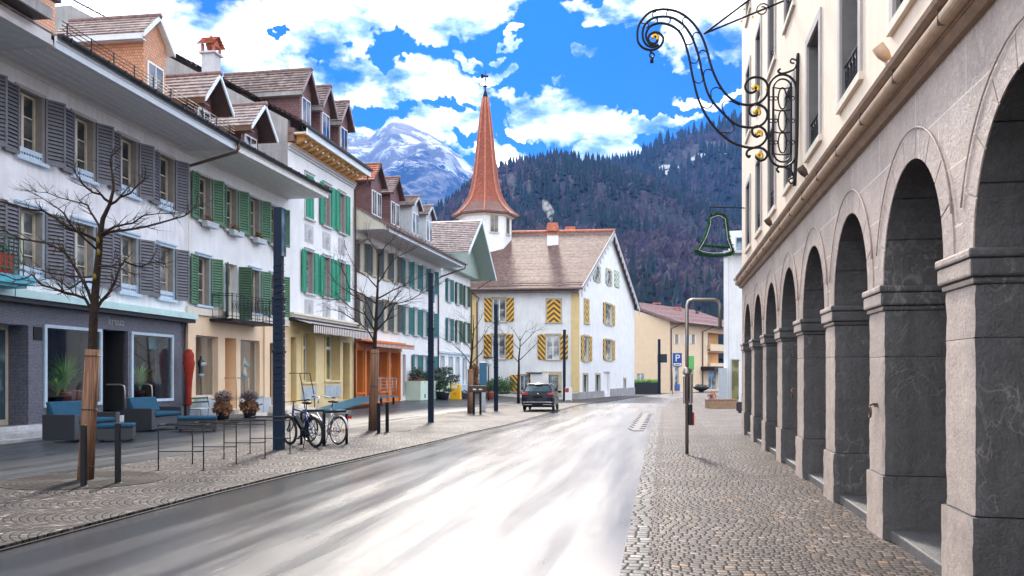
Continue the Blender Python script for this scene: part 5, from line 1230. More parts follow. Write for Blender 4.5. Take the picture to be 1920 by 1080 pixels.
# left: facade line -> sidewalk -> setts -> road -> gutter rows -> setts -> arcade
facl=pl([(10,-14.2),(30.3,-11.3),(46.6,-8.4),(71.7,-3.4),(78,-3.4)])
e1=gp(0,912); e2=gp(650,807); e3=gp(940,760)
sw=pl([(e1.y,e1.x),(e2.y,e2.x),(e3.y,e3.x)])
c=[gp(*p) for p in((0,1032),(240,969),(480,906),(820,829),(960,796),(1040,772),(1085,760),(1190,745))]
kerb=pl([(p.y,p.x) for p in c]+[(112,22),(150,60)])
c2=[gp(*p) for p in((1162,1080),(1192,933),(1210,846),(1233,767),(1262,748),(1310,738))]
kr=pl([(p.y,p.x) for p in c2]+[(115,34),(150,74)])
farw=pl([(10,-14.5),(76,-3)])
sheet('sidewalk',m_walk,lambda y:facl(y)-.6,sw,[y for y in YS if y<=78],6,.045)
sheet('pavement',m_cobL,sw,kerb,[y for y in YS if y<=90],8,.041,.06)
sheet('road',m_road,lambda y:kerb(y)+.0,lambda y:kr(y),YS,10,.0)
sheet('kerb_line',m_gut,lambda y:kerb(y)-.0,lambda y:kerb(y)+.05,[y for y in YS if y<=76],1,.012)
sheet('kerb',m_sett,kr,lambda y:kr(y)+.24,YS,1,.012,.02)
sheet('pavement',m_cobR,lambda y:kr(y)+.243,lambda y:max(AL(y)[0]+3.3,kr(y)+6) if y<24 else max(kr(y)+14,24),YS,8,.03,.04)
# lighter plain strip of setts between gutter and fans
# slot drain
m=MB(); 
for i in range(11):
    y0=25.5+i*1.35; x=kr(y0)-.35
    m.box(x-.16,x+.16,y0,y0+1.3,g(x,y0)+.004,g(x,y0)+.02)
o=m.build('drain_cover',m_potd); tag(o,'long row of slotted drain covers along the right edge of the road','drain')
# tree grates
def grate(p,lab,r=1.15):
    t=thing('tree_grate',lab,'tree grate',(p.x,p.y,p.z+.045),0,'tree grates')
    m=MB(); r0=.34
    for k in range(9):
        a=r0+(r-r0)*k/9; b=a+(r-r0)/9*.6; n=28
        for j in range(n):
            t0=2*PI*j/n;t1=2*PI*(j+.86)/n
            m.add([(a*math.cos(t0),a*math.sin(t0),.012),(b*math.cos(t0),b*math.sin(t0),.012),(b*math.cos(t1),b*math.sin(t1),.012),(a*math.cos(t1),a*math.sin(t1),.012)],[(0,1,2,3)])
    m.build('grille',m_graw,t); MB().lathe([(r+.03,0),(r+.03,.006),(.3,.006)],n=32,smooth=False).build('pit',m_dark,t)
    return t
# ---------- trees
def branchy(m,p,d,L,r,depth,grav=.12):
    p=Vector(p);d=Vector(d).normalized();n=4;pts=[p];rs=[r]
    for i in range(n):
        d=(d+Vector((rnd.gauss(0,.16),rnd.gauss(0,.16),rnd.gauss(.04,.13)))).normalized(); p=p+d*L/n; pts.append(p); rs.append(r*(1-.6*(i+1)/n))
    m.tube(pts,rs,6 if r>.02 else 4)
    if depth>0:
        for i in range(1,n+1):
            for _ in range(1 if i<n else 2):
                if rnd.random()<.75:
                    a=(d+Vector((rnd.gauss(0,.7),rnd.gauss(0,.7),rnd.gauss(.1,.4)))).normalized(); branchy(m,pts[i],a,L*rnd.uniform(.4,.7),rs[i]*.65,depth-1)
def tree(lab,base,px,trunk,limbs,wrap=None,r0=.09,tw=1,seed=1,wrapm=None,twl=.5):
    """trunk and limbs: pixel outlines in the tree's own depth, each with a lean towards or away from the street"""
    global rnd; keep=rnd; rnd=random.Random(seed)
    Z=base.y; k=Z/FL; t=thing('bare_tree',lab,'tree',base)
    def W(p,dy=0): return Vector(((p[0]-960)*(Z+dy)/FL-base.x,dy,H+(HY-p[1])*(Z+dy)/FL-base.z))
    tp=[W(p) for p in trunk]; n=len(tp); m=MB()
    m.tube([Vector((0,0,0))]+tp,[r0*1.0]+[r0*(1-.82*(i+1)/n) for i in range(n)],10)
    ends=[]
    for L in limbs:
        dy=L[0]; P=L[2:]; rr=L[1]*.62; q=[]
        for i,p in enumerate(P): q.append(W(p,dy*i/(len(P)-1)))
        # smooth kinks with jitter
        s=[]
        for i in range(len(q)-1):
            for f in(0,.5): s.append(q[i].lerp(q[i+1],f)+(Vector((rnd.gauss(0,.012),rnd.gauss(0,.02),rnd.gauss(0,.012))) if f else Vector()))
        s.append(q[-1]); ns=len(s); rs=[rr*(1-.78*i/(ns-1)) for i in range(ns)]
        m.tube(s,rs,6)
        for i in range(2,ns):
            for _ in range(tw):
                if rnd.random()<.8:
                    d=(s[i]-s[i-1]).normalized()+Vector((rnd.gauss(0,.5),rnd.gauss(0,.8),rnd.gauss(.25,.5))); branchy(m,s[i],d,twl*rnd.uniform(.5,1.2),max(.0045,rs[i]*.45),1)
        for _ in range(2): branchy(m,s[-1],(s[-1]-s[-2])+Vector((rnd.gauss(0,.05),rnd.gauss(0,.05),rnd.gauss(0,.05))),twl,max(.0045,rs[-1]*.7),1)
    m.build('crown',m_bark,t)
    if wrap:
        m=MB(); a=[Vector((0,0,0))]+[W(p) for p in wrap[:-1]]; m.tube(a,[wrap[-1]*1.08]+[wrap[-1]*(1-.04*i) for i in range(len(a)-1)],14); w=m.build('reed_wrap',wrapm or m_reed,t)
        m=MB(); 
        for f in(.12,.55,.95): 
            c=a[0].lerp(a[-1],f); m.tube([(c.x+wrap[-1]*1.06*math.cos(q),c.y+wrap[-1]*1.06*math.sin(q),c.z) for q in [j*PI/8 for j in range(16)]],.006,4,True)
        m.build('tie_wire',m_iron,w)
    rnd=keep; return t
T1=gp(160,905); grate(T1,'round iron tree grate at the foot of the nearest tree on the left')
t1=tree('bare young tree with reed wrapped trunk and spreading limbs, nearest on the left',T1,0,[(166,800),(172,690),(176,585),(181,520),(186,470),(188,440),(193,410),(205,385),(213,355),(212,325)],[
 (.5,.05,(178,590),(165,545),(140,500),(118,470),(85,455),(40,448),(0,425),(-40,400)),
 (-.6,.045,(178,590),(160,560),(120,548),(112,545),(80,535),(60,515),(30,525),(-10,512)),
 (.9,.045,(180,585),(190,565),(215,530),(225,500),(233,490),(262,500),(295,492),(308,494)),
 (-.7,.045,(187,455),(160,440),(125,425),(80,395),(40,388),(0,378),(-30,370)),
 (.8,.04,(187,448),(205,435),(245,430),(300,418),(345,405),(360,392),(380,383)),
 (-.8,.035,(190,440),(215,425),(250,418),(270,404),(320,400)),
 (.9,.035,(188,430),(175,405),(165,385),(148,380),(110,370),(70,360)),
 (-1.,.03,(184,470),(150,440),(120,400),(100,385),(60,360)),
 (.3,.035,(207,383),(225,370),(245,362),(262,345),(272,335)),
 (-.5,.035,(207,380),(190,365),(160,350),(150,335),(140,320)),
 (1.1,.03,(184,515),(155,520),(110,515),(70,505),(30,490)),
 (-1.1,.03,(183,500),(205,500),(220,502),(240,510),(250,515)),
 (.2,.03,(212,345),(210,320),(207,300),(213,285)),
 (-1.2,.03,(180,530),(150,528),(130,540),(100,520),(60,530))],
 wrap=[(168,760),(174,655),.112],r0=.082,tw=3,seed=3,twl=.24)
m=MB(); 
for p in((188,475),(187,452),(181,520)): 
    q=Vector(((p[0]-960)*T1.y/FL-T1.x,-.06,H+(HY-p[1])*T1.y/FL-T1.z)); m.blob(q,.03,7,5,.5,(1,1,1.6))
m.build('lichen',m_moss,t1)
T2=gp(699,810); grate(T2,'tree grate under the second tree beside the bicycles',1.1)
tree('bare young tree with reed wrapped trunk just right of the two bicycles',T2,0,[(700,740),(702,660),(704,620),(706,580),(708,540),(710,500),(711,470)],[
 (.9,.045,(703,645),(690,620),(665,600),(640,585),(620,580)),(-.9,.04,(705,625),(685,590),(655,575),(640,560),(618,562)),
 (1.,.045,(706,620),(725,600),(740,570),(770,562),(800,545),(820,535)),(-1.,.04,(706,600),(720,580),(735,565),(745,552),(750,548)),
 (.8,.04,(707,570),(680,552),(655,540),(640,500),(625,488)),(-.8,.04,(708,560),(735,545),(760,535),(775,525)),
 (1.,.035,(708,540),(690,520),(665,500),(650,470)),(-1.,.035,(709,530),(725,505),(740,485),(760,475)),(.5,.03,(711,480),(700,460),(690,445)),(-.5,.03,(711,480),(722,462),(735,450)),(.9,.035,(706,610),(690,570),(672,560),(650,545),(630,530))],
 wrap=[(701,720),(703,655),.125],r0=.082,tw=3,seed=8,twl=.6)
T3=gp(882,776); grate(T3,'tree grate under the third tree beside the black parking posts',1.1)
tree('slim bare tree with pale wrapped trunk between the masts and the house with striped shutters',T3,0,[(882,740),(882,690),(884,670),(886,650),(888,620),(887,590)],[
 (.8,.04,(884,685),(870,665),(855,650),(840,640)),(-.8,.04,(885,680),(900,665),(915,645),(930,635)),(.9,.035,(886,660),(872,640),(858,620),(850,605)),(-.9,.035,(886,655),(903,635),(915,615),(930,605)),(.5,.03,(887,630),(878,610),(870,598)),(-.5,.03,(888,620),(900,600),(905,590))],
 wrap=[(882,740),(882,692),.14],r0=.09,tw=3,seed=15,twl=.8,wrapm=m_reed)
T4=gp(972,757); grate(T4,'tree grate in front of the parked car',1.1)
tree('bare tree with dark open crown standing to the left of the parked car',T4,0,[(972,720),(973,690),(973,670),(975,650),(975,630)],[
 (.9,.05,(973,680),(955,660),(935,645),(915,640)),(-.9,.05,(974,675),(990,660),(1005,645),(1010,640)),(.9,.045,(974,655),(955,635),(940,620),(925,615)),(-.9,.045,(975,650),(995,630),(1005,620),(1012,618)),(.6,.04,(975,640),(965,622),(955,612)),(-.6,.04,(975,640),(985,622),(998,615))],
 r0=.12,tw=3,seed=21,twl=.9)
# ---------- masts
def mast(px,py,top,lab,w=.2,head=.9,grp='dark blue masts along the left pavement'):
    p=gp(px,py,.04); t=thing('light_mast',lab,'mast',p,0,grp); h=H+(HY-top)*p.y/FL-p.z; k=w/.2
    m=MB(); m.box(-w/2,w/2,-w/2,w/2,0,h*.62); m.box(-w/2-.02,w/2+.02,-w/2-.02,w/2+.02,h*.4,h*.4+.05); m.build('post',m_navy,t)
    m=MB(); m.box(-w/2+.01,w/2-.02,-w/2+.01,w/2-.01,h*.62,h); m.box(-w/2-.02,w/2+.02,-w/2-.02,w/2+.02,h*.62,h*.62+.06); m.build('upper_post',m_navy2 if 0 else m_navy,t)
    if head: m=MB(); m.box(w/2-.019,w/2+.03,-w/2+.01,w/2-.02,h*.80,h-.02); m.build('lamp_strip',m_glassb,t)
    m=MB(); pts=[]
    for i in range(150): a=i*.9; pts.append(((w*.62)*math.cos(a),(w*.62)*math.sin(a),h*.18+(h*.6)*i/150))
    m.tube(pts,.006,4); m.build('light_cable',m_black,t); return t
mast(523,843,390,'tall square dark blue mast in front of the bicycles',.21)
mast(808,792,512,'tall dark blue mast in front of the grey and teal shuttered house',.2)
mast(930,770,571,'dark blue mast left of the parked car and its tree',.22)
mast(1058,752,618,'slim dark blue mast at the ochre corner of the house with striped shutters',.22)
mast(1236,739,636,'slim dark mast with a sign panel at the far bend',.3,0,None)
p=gp(1236,739); o=thing('road_sign','dark square sign panel seen from behind on the far mast','sign',(p.x+.32,p.y-.2,H+(HY-672)*p.y/FL)); MB().box(-.55,.55,-.05,.05,-.5,.5).build('panel',m_potd,o); MB().box(-.5,.5,.05,.09,-.45,.45).bar((-.5,.1,.3),(.4,.1,.3),.08).build('bracket',m_iron,o)
# ---------- posts
def bollard(px,py,top,lab,r=.035):
    p=gp(px,py,.04); t=thing('bollard',lab,'bollard',p,0,'black bollards beside the trees'); h=H+(HY-top)*p.y/FL-p.z
    MB().box(-r,r,-r,r,0.012,h).build('post',m_black,t,bevel=.006); MB().lathe([(r*2.4,0),(r*2.4,.012),(r*1.2,.02)],n=16).build('base',m_iron,t)
bollard(157,913,797,'black bollard directly in front of the reed wrapped nearest tree'); bollard(221,907,793,'black bollard just right of the nearest tree')
bollard(710,813,755,'black bollard touching the second tree trunk',.045); bollard(726,811,754,'black bollard right of the second tree',.045)
# notice frame on two posts
p=gp(893,777,.04); t=thing('parking_meter','dark ticket box on two black posts beside the third tree','ticket box',p)
k=p.y/FL; MB().box(-.16,-.06,-.05,.05,0,1.1).build('post',m_black,t); MB().box(.14,.24,-.05,.05,0,1.1).build('post',m_black,t); MB().box(-.34,.44,-.12,.1,1.0,1.3).build('housing',m_brown,t,bevel=.02); MB().box(-.15,.0,-.13,-.121,1.1,1.16).box(.12,.27,-.13,-.121,1.1,1.16).build('plate',m_wht,t)
p=gp(907,770,.04); t=thing('info_stele','narrow blue grey information pillar behind the third tree','pillar',p); MB().box(-.12,.1,-.06,.06,0,1.3).build('post',m_pots,t); MB().box(-.22,.16,-.08,.08,1.3,2.5).build('panel',m_navy2,t,bevel=.02)
p=gp(916,752,0); t=thing('lantern_post','old lantern on a slender black post in front of the house with striped shutters','street lamp',p); h=H+(HY-687)*p.y/FL-p.z
MB().lathe([(.07,0),(.05,.3),(.04,h)],n=10).build('post',m_iron,t); MB().lathe([(.05,h),(.2,h+.1),(.28,h+.55),(.2,h+.6)],n=12).build('lantern_glass',m_wht,t); MB().lathe([(.42,h+.6),(.36,h+.68),(.05,h+.78)],n=12).build('hat',m_brown,t)
# ---------- barrier frames
for (a,b,top,lab) in (((297,882),(385,881),797,'thin black barrier frame nearest the first tree'),((361,870),(443,870),793,'thin black barrier frame, second from the left'),((420,860),(497,860),789,'thin black barrier frame, third from the left'),((469,851),(541,852),782,'thin black barrier frame crossing behind the blue mast')):
    p=gp(*a,.04);q=gp(*b,.04); t=thing('barrier_frame',lab,'barrier',p,0,'thin black barrier frames on the setts'); w=q.x-p.x; h=H+(HY-top)*p.y/FL-p.z
    for x_ in(0,w): MB().tube([(x_,0,0),(x_,0,h)],.011,6).build('post',m_iron,t); MB().lathe([(.05,0),(.05,.008)],c=(x_,0,0),n=10).build('foot',m_iron,t)
    m=MB(); m.tube([(0,0,h),(w,0,h)],.011,6); m.tube([(0,.0,h*.42),(w,0,h*.42)],.009,6); m.tube([(0,.32,h),(w,.32,h)],.009,6); m.tube([(0,0,h),(0,.32,h)],.009,6); m.tube([(w,0,h),(w,.32,h)],.009,6); m.tube([(0,0,h-.07),(w,0,h-.07)],.008,6); m.build('top_frame',m_iron,t)
# ---------- bicycles
def circ(c,r,n=28,ax='y'): return [(c[0]+r*math.cos(2*PI*i/n),c[1],c[2]+r*math.sin(2*PI*i/n)) for i in range(n)]
def bike(lab,rear,front,fat,paint,fender=False,ebike=False,lean=0):
    d=(front-rear);a=math.atan2(d.y,d.x); t=thing('bicycle',lab,'bicycle',rear,a); t.rotation_euler=(lean,0,a)
    Wb=1.12; rw=.35 if fat else .33; tr=.03 if fat else .019; out=[]
    for x in(0,Wb):
        m=MB(); m.tube(circ((0,0,0),rw-tr,32),tr,8,True); w=m.build('wheel',m_tyre,t,(x,0,rw))
        MB().tube(circ((0,0,0),rw-tr*2.1,32),.012,6,True).lathe([(.03,-.04),(.03,.04)],n=10).build('rim',m_chrome if not fat else m_black,w)
        m=MB()
        for i in range(24): q=2*PI*i/24; m.tube([(.025*math.cos(q+.5),(.03 if i%2 else -.03),.025*math.sin(q+.5)),((rw-tr*2)*math.cos(q),0,(rw-tr*2)*math.sin(q))],.0022,3)
        m.tube([(0,-.05,0),(0,.05,0)],.028,8); m.build('spokes',m_chrome,w)
    st=(.30,0,.86);bb=(.42,0,.3);hd=(.86,0,.88 if not fender else .8);hl=(.9,0,.72);r=.021 if fat else .016
    m=MB()
    if not fender: m.tube([(.33,0,.78),(.85,0,.84)],r,8); m.tube([bb,(.89,0,.73)],r*1.5 if ebike else r,8)
    else: m.tube([(.40,0,.42),(.6,0,.45),(.88,0,.72)],r*1.4,8); m.tube([bb,(.62,0,.38),(.9,0,.66)],r,8)
    m.tube([bb,(.31,0,.86)],r,8)
    for s in(-1,1): m.tube([(0,s*.06,rw),(.2,s*.05,.32),bb],r*.6,6); m.tube([(0,s*.06,rw),(.33,s*.02,.78)],r*.5,6)
    m.tube([(.85,0,.94),(.91,0,.68)],r*1.15,8); m.build('frame',paint,t)
    m=MB(); 
    for s in(-1,1): m.tube([(.91,s*.05,.68),(1.02,s*.055,.45),(Wb,s*.055,rw)],r*.75,6)
    m.tube([(.91,-.05,.68),(.91,.05,.68)],r,6); m.build('fork',m_black if fat else paint,t)
    m=MB(); zt=1.02 if not fender else 1.1
    m.tube([(.85,0,.94),(.83,0,zt-.02)],.015,6)
    if not fender: m.tube([(.74,-.34,zt+.02),(.8,-.3,zt+.01),(.86,0,zt),(.8,.3,zt+.01),(.74,.34,zt+.02)],.013,6)
    else: m.tube([(.6,-.3,zt-.02),(.72,-.28,zt),(.9,-.12,zt+.04),(.85,0,zt-.02),(.9,.12,zt+.04),(.72,.28,zt),(.6,.3,zt-.02)],.012,6)
    hb=m.build('handlebar',m_black if fat else m_chrome,t); m=MB()
    for s in(-1,1): m.tube([((.74 if fat else .6),s*(.36 if fat else .3),zt+.02-.02*fender),((.79 if fat else .7),s*(.26 if fat else .28),zt)],.018,8)
    m.build('grip',m_black if fat else m_saddle,hb)
    MB().tube([(.31,0,.84),(.28,0,.97)],.013,6).build('seat_post',m_black,t)
    MB().blob((.22,0,1.0),.13,10,6,0,(1,.6,.28)).blob((.36,0,.995),.1,10,6,0,(1.2,.28,.25)).build('saddle',m_saddle if not fat else m_black,t)
    m=MB(); m.lathe([(.09,-.01),(.09,.01)],n=16); m.xf(Matrix.Translation((bb[0],-.06,bb[2]))@Matrix.Rotation(PI/2,4,'X'))
    for s in(-1,1): m.bar((bb[0],s*.09,bb[2]),(bb[0]+s*.14,s*.1,bb[2]-.1),.02); m.box(bb[0]+s*.14-.04,bb[0]+s*.14+.04,s*.12-.04,s*.12+.04,bb[2]-.115,bb[2]-.09)
    m.tube([(0,-.07,rw+.04),(bb[0],-.07,bb[2]+.09)],.006,4); m.tube([(0,-.07,rw-.04),(bb[0],-.07,bb[2]-.09)],.006,4); m.build('crankset',m_black if fat else m_chrome,t)
    if ebike: MB().bar((.5,0,.4),(.78,0,.66),.09,.1).build('battery',m_black,t); MB().blob((.42,0,.3),.11,10,8,0,(1,.6,.9)).build('motor',m_black,t)
    if fender or fat:
        for x,a0,a1 in((0,R(20),R(170)),(Wb,R(15),R(130))):
            m=MB(); n=12;P=[]
            for i in range(n+1): q=a0+(a1-a0)*i/n; P.append((x+(rw+.025)*math.cos(q),(rw+.025)*math.sin(q)+rw))
            for p,q in zip(P,P[1:]): m.add([(p[0],-.03,p[1]),(p[0],.03,p[1]),(q[0],.03,q[1]),(q[0],-.03,q[1])],[(0,1,2,3)])
            m.build('mudguard',paint if fender else m_black,t)
    if fender:
        m=MB(); 
        for s in(-1,1): m.tube([(.3,s*.05,.74),(-.3,s*.06,.74),(-.36,s*.03,.8)],.008,5); m.tube([(0,s*.07,rw),(-.12,s*.06,.74)],.006,4)
        for x in(-.25,-.1,.05): m.tube([(x,-.05,.74),(x,.05,.74)],.006,4)
        m.build('luggage_rack',m_silver,t); MB().box(-.4,-.37,-.05,.05,.62,.68).build('rear_reflector',m_refl,t)
        MB().box(.16,.2,-.005,.005,rw-.05,rw+.05).box(-.2,-.16,-.005,.005,rw-.05,rw+.05).build('spoke_reflectors',m_orefl,t)
    MB().tube([(.3,.05,.3),(.2,.2,0.0)],.01,5).build('kickstand',m_black,t)
    return t
r1=gp(592,840,.04);f1=gp(531,833,.04); bike('dark blue mountain bike with fat black tyres leaning in front of the white bicycle',r1,f1,True,m_bluep,False,True,R(-4))
r2=gp(633,834,.04); f2=r2+Vector((-.85,.75,0)); bike('silver white city bicycle with mudguards and luggage rack behind the dark mountain bike',r2,f2,False,m_silver,True,False,R(4))
for i,(px,py) in enumerate(((565,833),(607,836))):
    p=gp(px,py,.04); t=thing('bicycle_stand',['blue grey bicycle stand hoop behind the mountain bike frame','blue grey bicycle stand hoop behind the rear wheel of the mountain bike'][i],'bicycle stand',p,0,'bicycle stands')
    MB().tube([(0,0,0),(0,0,.72),(.03,.03,.78),(.4,.45,.78),(.43,.48,.72),(.43,.48,0)],.032,8).build('hoop',m_navy,t); MB().lathe([(.07,0),(.07,.012)],n=12).build('foot',m_iron,t); MB().lathe([(.07,0),(.07,.012)],c=(.43,.48,0),n=12).build('foot',m_iron,t)
# ---------- sofas
def sofa(lab,p,a,L=1.6):
    t=thing('wicker_sofa',lab,'sofa',p,a,'blue and grey wicker sofas')
    MB().box(0,L,.0,.8,.06,.42).box(.05,.12,.02,.1,0,.06).box(L-.12,L-.05,.02,.1,0,.06).build('base',m_wick,t,bevel=.015)
    MB().box(-.18,0,-.02,.84,.05,.66).build('armrest',m_wick,t,bevel=.02); MB().box(L,L+.18,-.02,.84,.05,.66).build('armrest',m_wick,t,bevel=.02)
    MB().box(.02,L-.02,-.03,.68,.421,.54).build('seat_cushion',m_sblue,t,bevel=.04); m=MB(); m.prism([(.62,.54),(.8,.54),(.9,.96),(.78,.96)],.01,L-.01,'x'); m.build('back_cushion',m_sblue,t,bevel=.03); MB().box(0.01,L-.01,.8,.86,.05,.86).build('backrest',m_wick,t)
    return t
def stool(lab,p,a,L=1.0,Wd=.75):
    t=thing('footstool',lab,'footstool',p,a,'footstools by the wicker sofas')
    MB().box(0,L,0,Wd,.06,.34).box(.04,.1,.04,.1,0,.06).box(L-.1,L-.04,.04,.1,0,.06).box(.04,.1,Wd-.1,Wd-.04,0,.06).box(L-.1,L-.04,Wd-.1,Wd-.04,0,.06).build('base',m_wick,t,bevel=.015); MB().box(-.01,L+.01,-.01,Wd+.01,.341,.43).build('cushion',m_sblue,t,bevel=.03)
    return t
z0=.05
p=gp(148,829,z0); sofa('blue grey wicker sofa directly behind the nearest tree',(p.x,p.y,z0),F1.a,1.45); p=gp(183,830,z0); stool('blue cushioned footstool between the nearest tree and its right bollard',(p.x-.05,p.y+.05,z0),F1.a-1.1,.8,.7)
p=gp(290,809,z0); sofa('blue grey wicker sofa under the right slate shop window beside the red parasol',(p.x,p.y,z0),F1.a,1.4); p=gp(333,811,z0); stool('blue grey footstool in front of the right wicker sofa, behind the barrier frames',(p.x-.05,p.y+.1,z0),F1.a-1.1,1.05)
# closed parasol
p=F1.w(F1.u(333),-.42); t=thing('parasol','closed red parasol standing at the corner of the slate shop','parasol',(p.x,p.y,.05))
MB().tube([(0,0,0),(0,0,2.5)],.022,8).build('pole',m_steel,t); MB().lathe([(.25,0),(.25,.06),(.06,.1)],n=16).build('foot',m_potd,t)
m=MB(); n=26; prof=[(.04,.55),(.1,.6),(.085,.9),(.1,1.2),(.14,1.6),(.19,1.95),(.2,2.05),(.17,2.12),(.17,2.2),(.18,2.3),(.15,2.38),(.1,2.44),(.12,2.48),(.03,2.52)]; vs=[];fs=[]
for i,(r,z) in enumerate(prof):
    for j in range(n): q=2*PI*j/n; k=.8*r*(1+(.3 if j%2 else -.25)*rnd.uniform(.6,1.2)); vs.append((k*math.cos(q+z*.3),k*math.sin(q+z*.3),z+rnd.uniform(-.01,.01)))
for i in range(len(prof)-1):
    for j in range(n): fs.append((i*n+j,i*n+(j+1)%n,(i+1)*n+(j+1)%n,(i+1)*n+j))
m.add(vs,fs+[tuple(range(n-1,-1,-1)),tuple(range((len(prof)-1)*n,len(prof)*n))],True); m.build('canopy',m_red,t)
# bench
p=gp(378,790,.05); t=thing('garden_bench','green metal garden bench with white slats in front of the peach shop','bench',p,F2.a)
m=MB()
for x in(0,1.25):
    m.tube([(x,0,0),(x,.05,.42),(x,.45,.42),(x,.5,0)],.014,6); m.tube([(x,.42,.42),(x,.52,.85)],.014,6)
m.build('frame',m_shdk,t); m=MB()
for i in range(5): m.box(-.05,1.3,.02+i*.09,.09+i*.09,.43,.45)
m.build('seat',m_wht,t); MB().box(-.05,1.3,.47,.49,.62,.68).box(-.05,1.3,.5,.52,.76,.82).build('backrest',m_shdk,t)
for px,py,l in((418,787,'brown grass planter with faded hydrangeas between the peach shop windows'),(468,783,'brown grass planter with faded hydrangeas right of the peach shop door')):
    p=gp(px,py,.05); t=thing('shrub_planter',l,'planter',p,0,'shaggy planters at the peach shop')
    MB().lathe([(.2,0),(.26,.3),(.28,.32),(.24,.32)],n=14).build('pot',m_potd,t); m=MB(); m.blades((0,0,.62),420,.62,.012,1.6); m.leaves((0,0,.45),.34,500,.13,(1,1,.8),1.2); m.build('dry_grass',m_dry,t); MB().leaves((0,0,.82),.3,600,.07,(1.1,1.1,.7)).build('flower_heads',m_dry2,t)
# ramp
ua=1.1; t=wth('wheelchair_ramp','blue sheet metal ramp with steel railing leading up to the orange shop','ramp',F3,0,0,.05)
m=MB(); m.prism([(ua,.0),(ua,.03),(F3.L-1.4,.47),(F3.L+1.5,.47),(F3.L+1.5,.41),(F3.L-1.3,.41)],-2.0,-.75); m.build('deck',m_ramp,t)
for x_,y_ in((F3.L-.9,-1.9),(F3.L+1.2,-1.9),(F3.L+1.2,-.9)): MB().box(x_,x_+.1,y_,y_+.1,0,.41).build('leg',m_iron,t)
m=MB(); 
for x,zz_ in((F3.L-2.8,.3),(F3.L-1.2,.45),(F3.L-.2,.45),(F3.L+.8,.45),(F3.L+1.45,.45)): m.tube([(x,-1.95,zz_-.1),(x,-1.95,1.45)],.02,6)
m.tube([(F3.L-2.8,-1.95,1.45),(F3.L+1.45,-1.95,1.45)],.022,6)
for h in(.75,.92,1.1,1.27): m.tube([(F3.L-1.2,-1.95,h),(F3.L+1.45,-1.95,h)],.008,5)
m.tube([(F3.L-2.8,-1.9,.95),(F3.L-1.0,-1.9,1.4)],.02,6); m.build('railing',m_steel,t)
# planters by the teal shuttered house
p=gp(818,750,.04); q=F4.w(F4.u(783),-.02)
t=wth('terrace_planter','pale green raised planter wall in front of the teal shuttered house','planter',F4,F4.u(790,1.)-.2,-.02,.04)
L_=F4.L-F4.u(790,1.)-.1
MB().box(0,L_,-1.0,0,0,1.25).build('wall',plain('pale_green_render',(.55,.68,.58),.8,.08,2),t); MB().box(L_*.12,L_*.12+.18,-1.02,-1.0,.15,.4).build('vent',m_black,t)
m=MB(); 
for i in range(7): m.leaves((L_*(i+.5)/7,-.5,1.55+rnd.uniform(-.1,.2)),.48,260,.16,(1,.8,.8))
m.build('shrubs',m_leafd,t)
p=gp(778,750,.04); t=thing('twig_planter','dark pot of reddish twiggy shrub left of the blue mast','planter',p); MB().lathe([(.22,0),(.38,.75),(.42,.78),(.36,.78)],n=14).build('pot',m_potd,t); m=MB(); m.blades((0,0,.7),320,1.25,.012,1.1); m.leaves((0,0,1.15),.75,700,.12,(1,1,.6)); m.build('twigs',m_pink2,t)
for px,py,s,l in((824,749,1.,'dark pot with snowy dwarf conifer beside the downpipe'),(834,750,.9,'dark pot with dwarf conifer left of the yellow box'),(844,746,1.3,'tall tapered pot with dark conifer just left of the yellow box')):
    p=gp(px,py,.04); t=thing('conifer_pot',l,'potted plant',p,0,'pots with small conifers'); MB().lathe([(.24*s,0),(.36*s,.5*s),(.38*s,.55*s),(.3*s,.55*s)],n=12).build('pot',m_potd,t)
    m=MB(); m.tube([(0,0,.5*s),(0.05,0,1.3*s)],.03,5)
    for i in range(5): m.leaves((rnd.uniform(-.3,.3)*s,0,(.75+.22*i)*s),.28*s,160,.12,(1.3,1.3,.35))
    m.build('foliage',m_leafd,t)
p=gp(853,749,.04); t=thing('newspaper_box','bright yellow box with sloped top against the narrow white house','newspaper box',p,-.15); m=MB(); m.prism([(-.38,0),(.38,0),(.33,1.0),(-.22,1.15),(-.33,.9)],0,.55); m.build('body',m_yellow,t,bevel=.01); MB().box(-.2,.18,-.012,0,.78,1.0).build('label_panel',m_wht,t); MB().box(-.12,.12,-.01,.0,.3,.5).build('flap',m_orefl,t)
p=gp(869,748,.04); t=thing('black_trough','low black flower trough beside the yellow box','planter',p); MB().box(-.45,.45,-.2,.2,0,.42).build('trough',m_potd,t,bevel=.01); MB().leaves((0,0,.5),.3,120,.1,(1.4,.6,.5)).build('foliage',m_leafd,t)
# by the striped house
wq=gp(919,749,0); t=thing('climbing_shrub','tall rust brown climbing shrub against the corner of the house with striped shutters','shrub',(*F6.w(F6.u(890),-.5),GZ+.1)); m=MB(); m.tube([(0,0,0),(0,0,2.6)],.05,5)
for i in range(9): m.leaves((rnd.uniform(-.15,.15),0,.4+i*.28),.5,260,.16,(.9,.6,1))
m.build('foliage',m_dry,t)
t=thing('terracotta_planter','terracotta pot with grasses beside the lantern post','planter',gp(918,749)); MB().lathe([(.25,0),(.42,.5),(.47,.6),(.38,.6)],n=14).build('pot',m_terr,t); MB().blades((0,0,.55),120,.8,.015,.9).build('grasses',m_leafd,t)
lw0=F6.w(F6.u(932),-2.4); t=thing('garden_wall','low pale garden wall with a dark top rail in front of the house with striped shutters','wall',(lw0.x,lw0.y,GZ+.02),F6.a); MB().box(0,3.9,0,.25,0,.55).build('wall',m_cream,t); MB().box(-.02,3.92,-.03,.28,.62,.68).box(.0,.06,.1,.16,.55,.62).box(1.9,1.96,.1,.16,.55,.62).box(3.8,3.86,.1,.16,.55,.62).build('rail',m_iron,t)
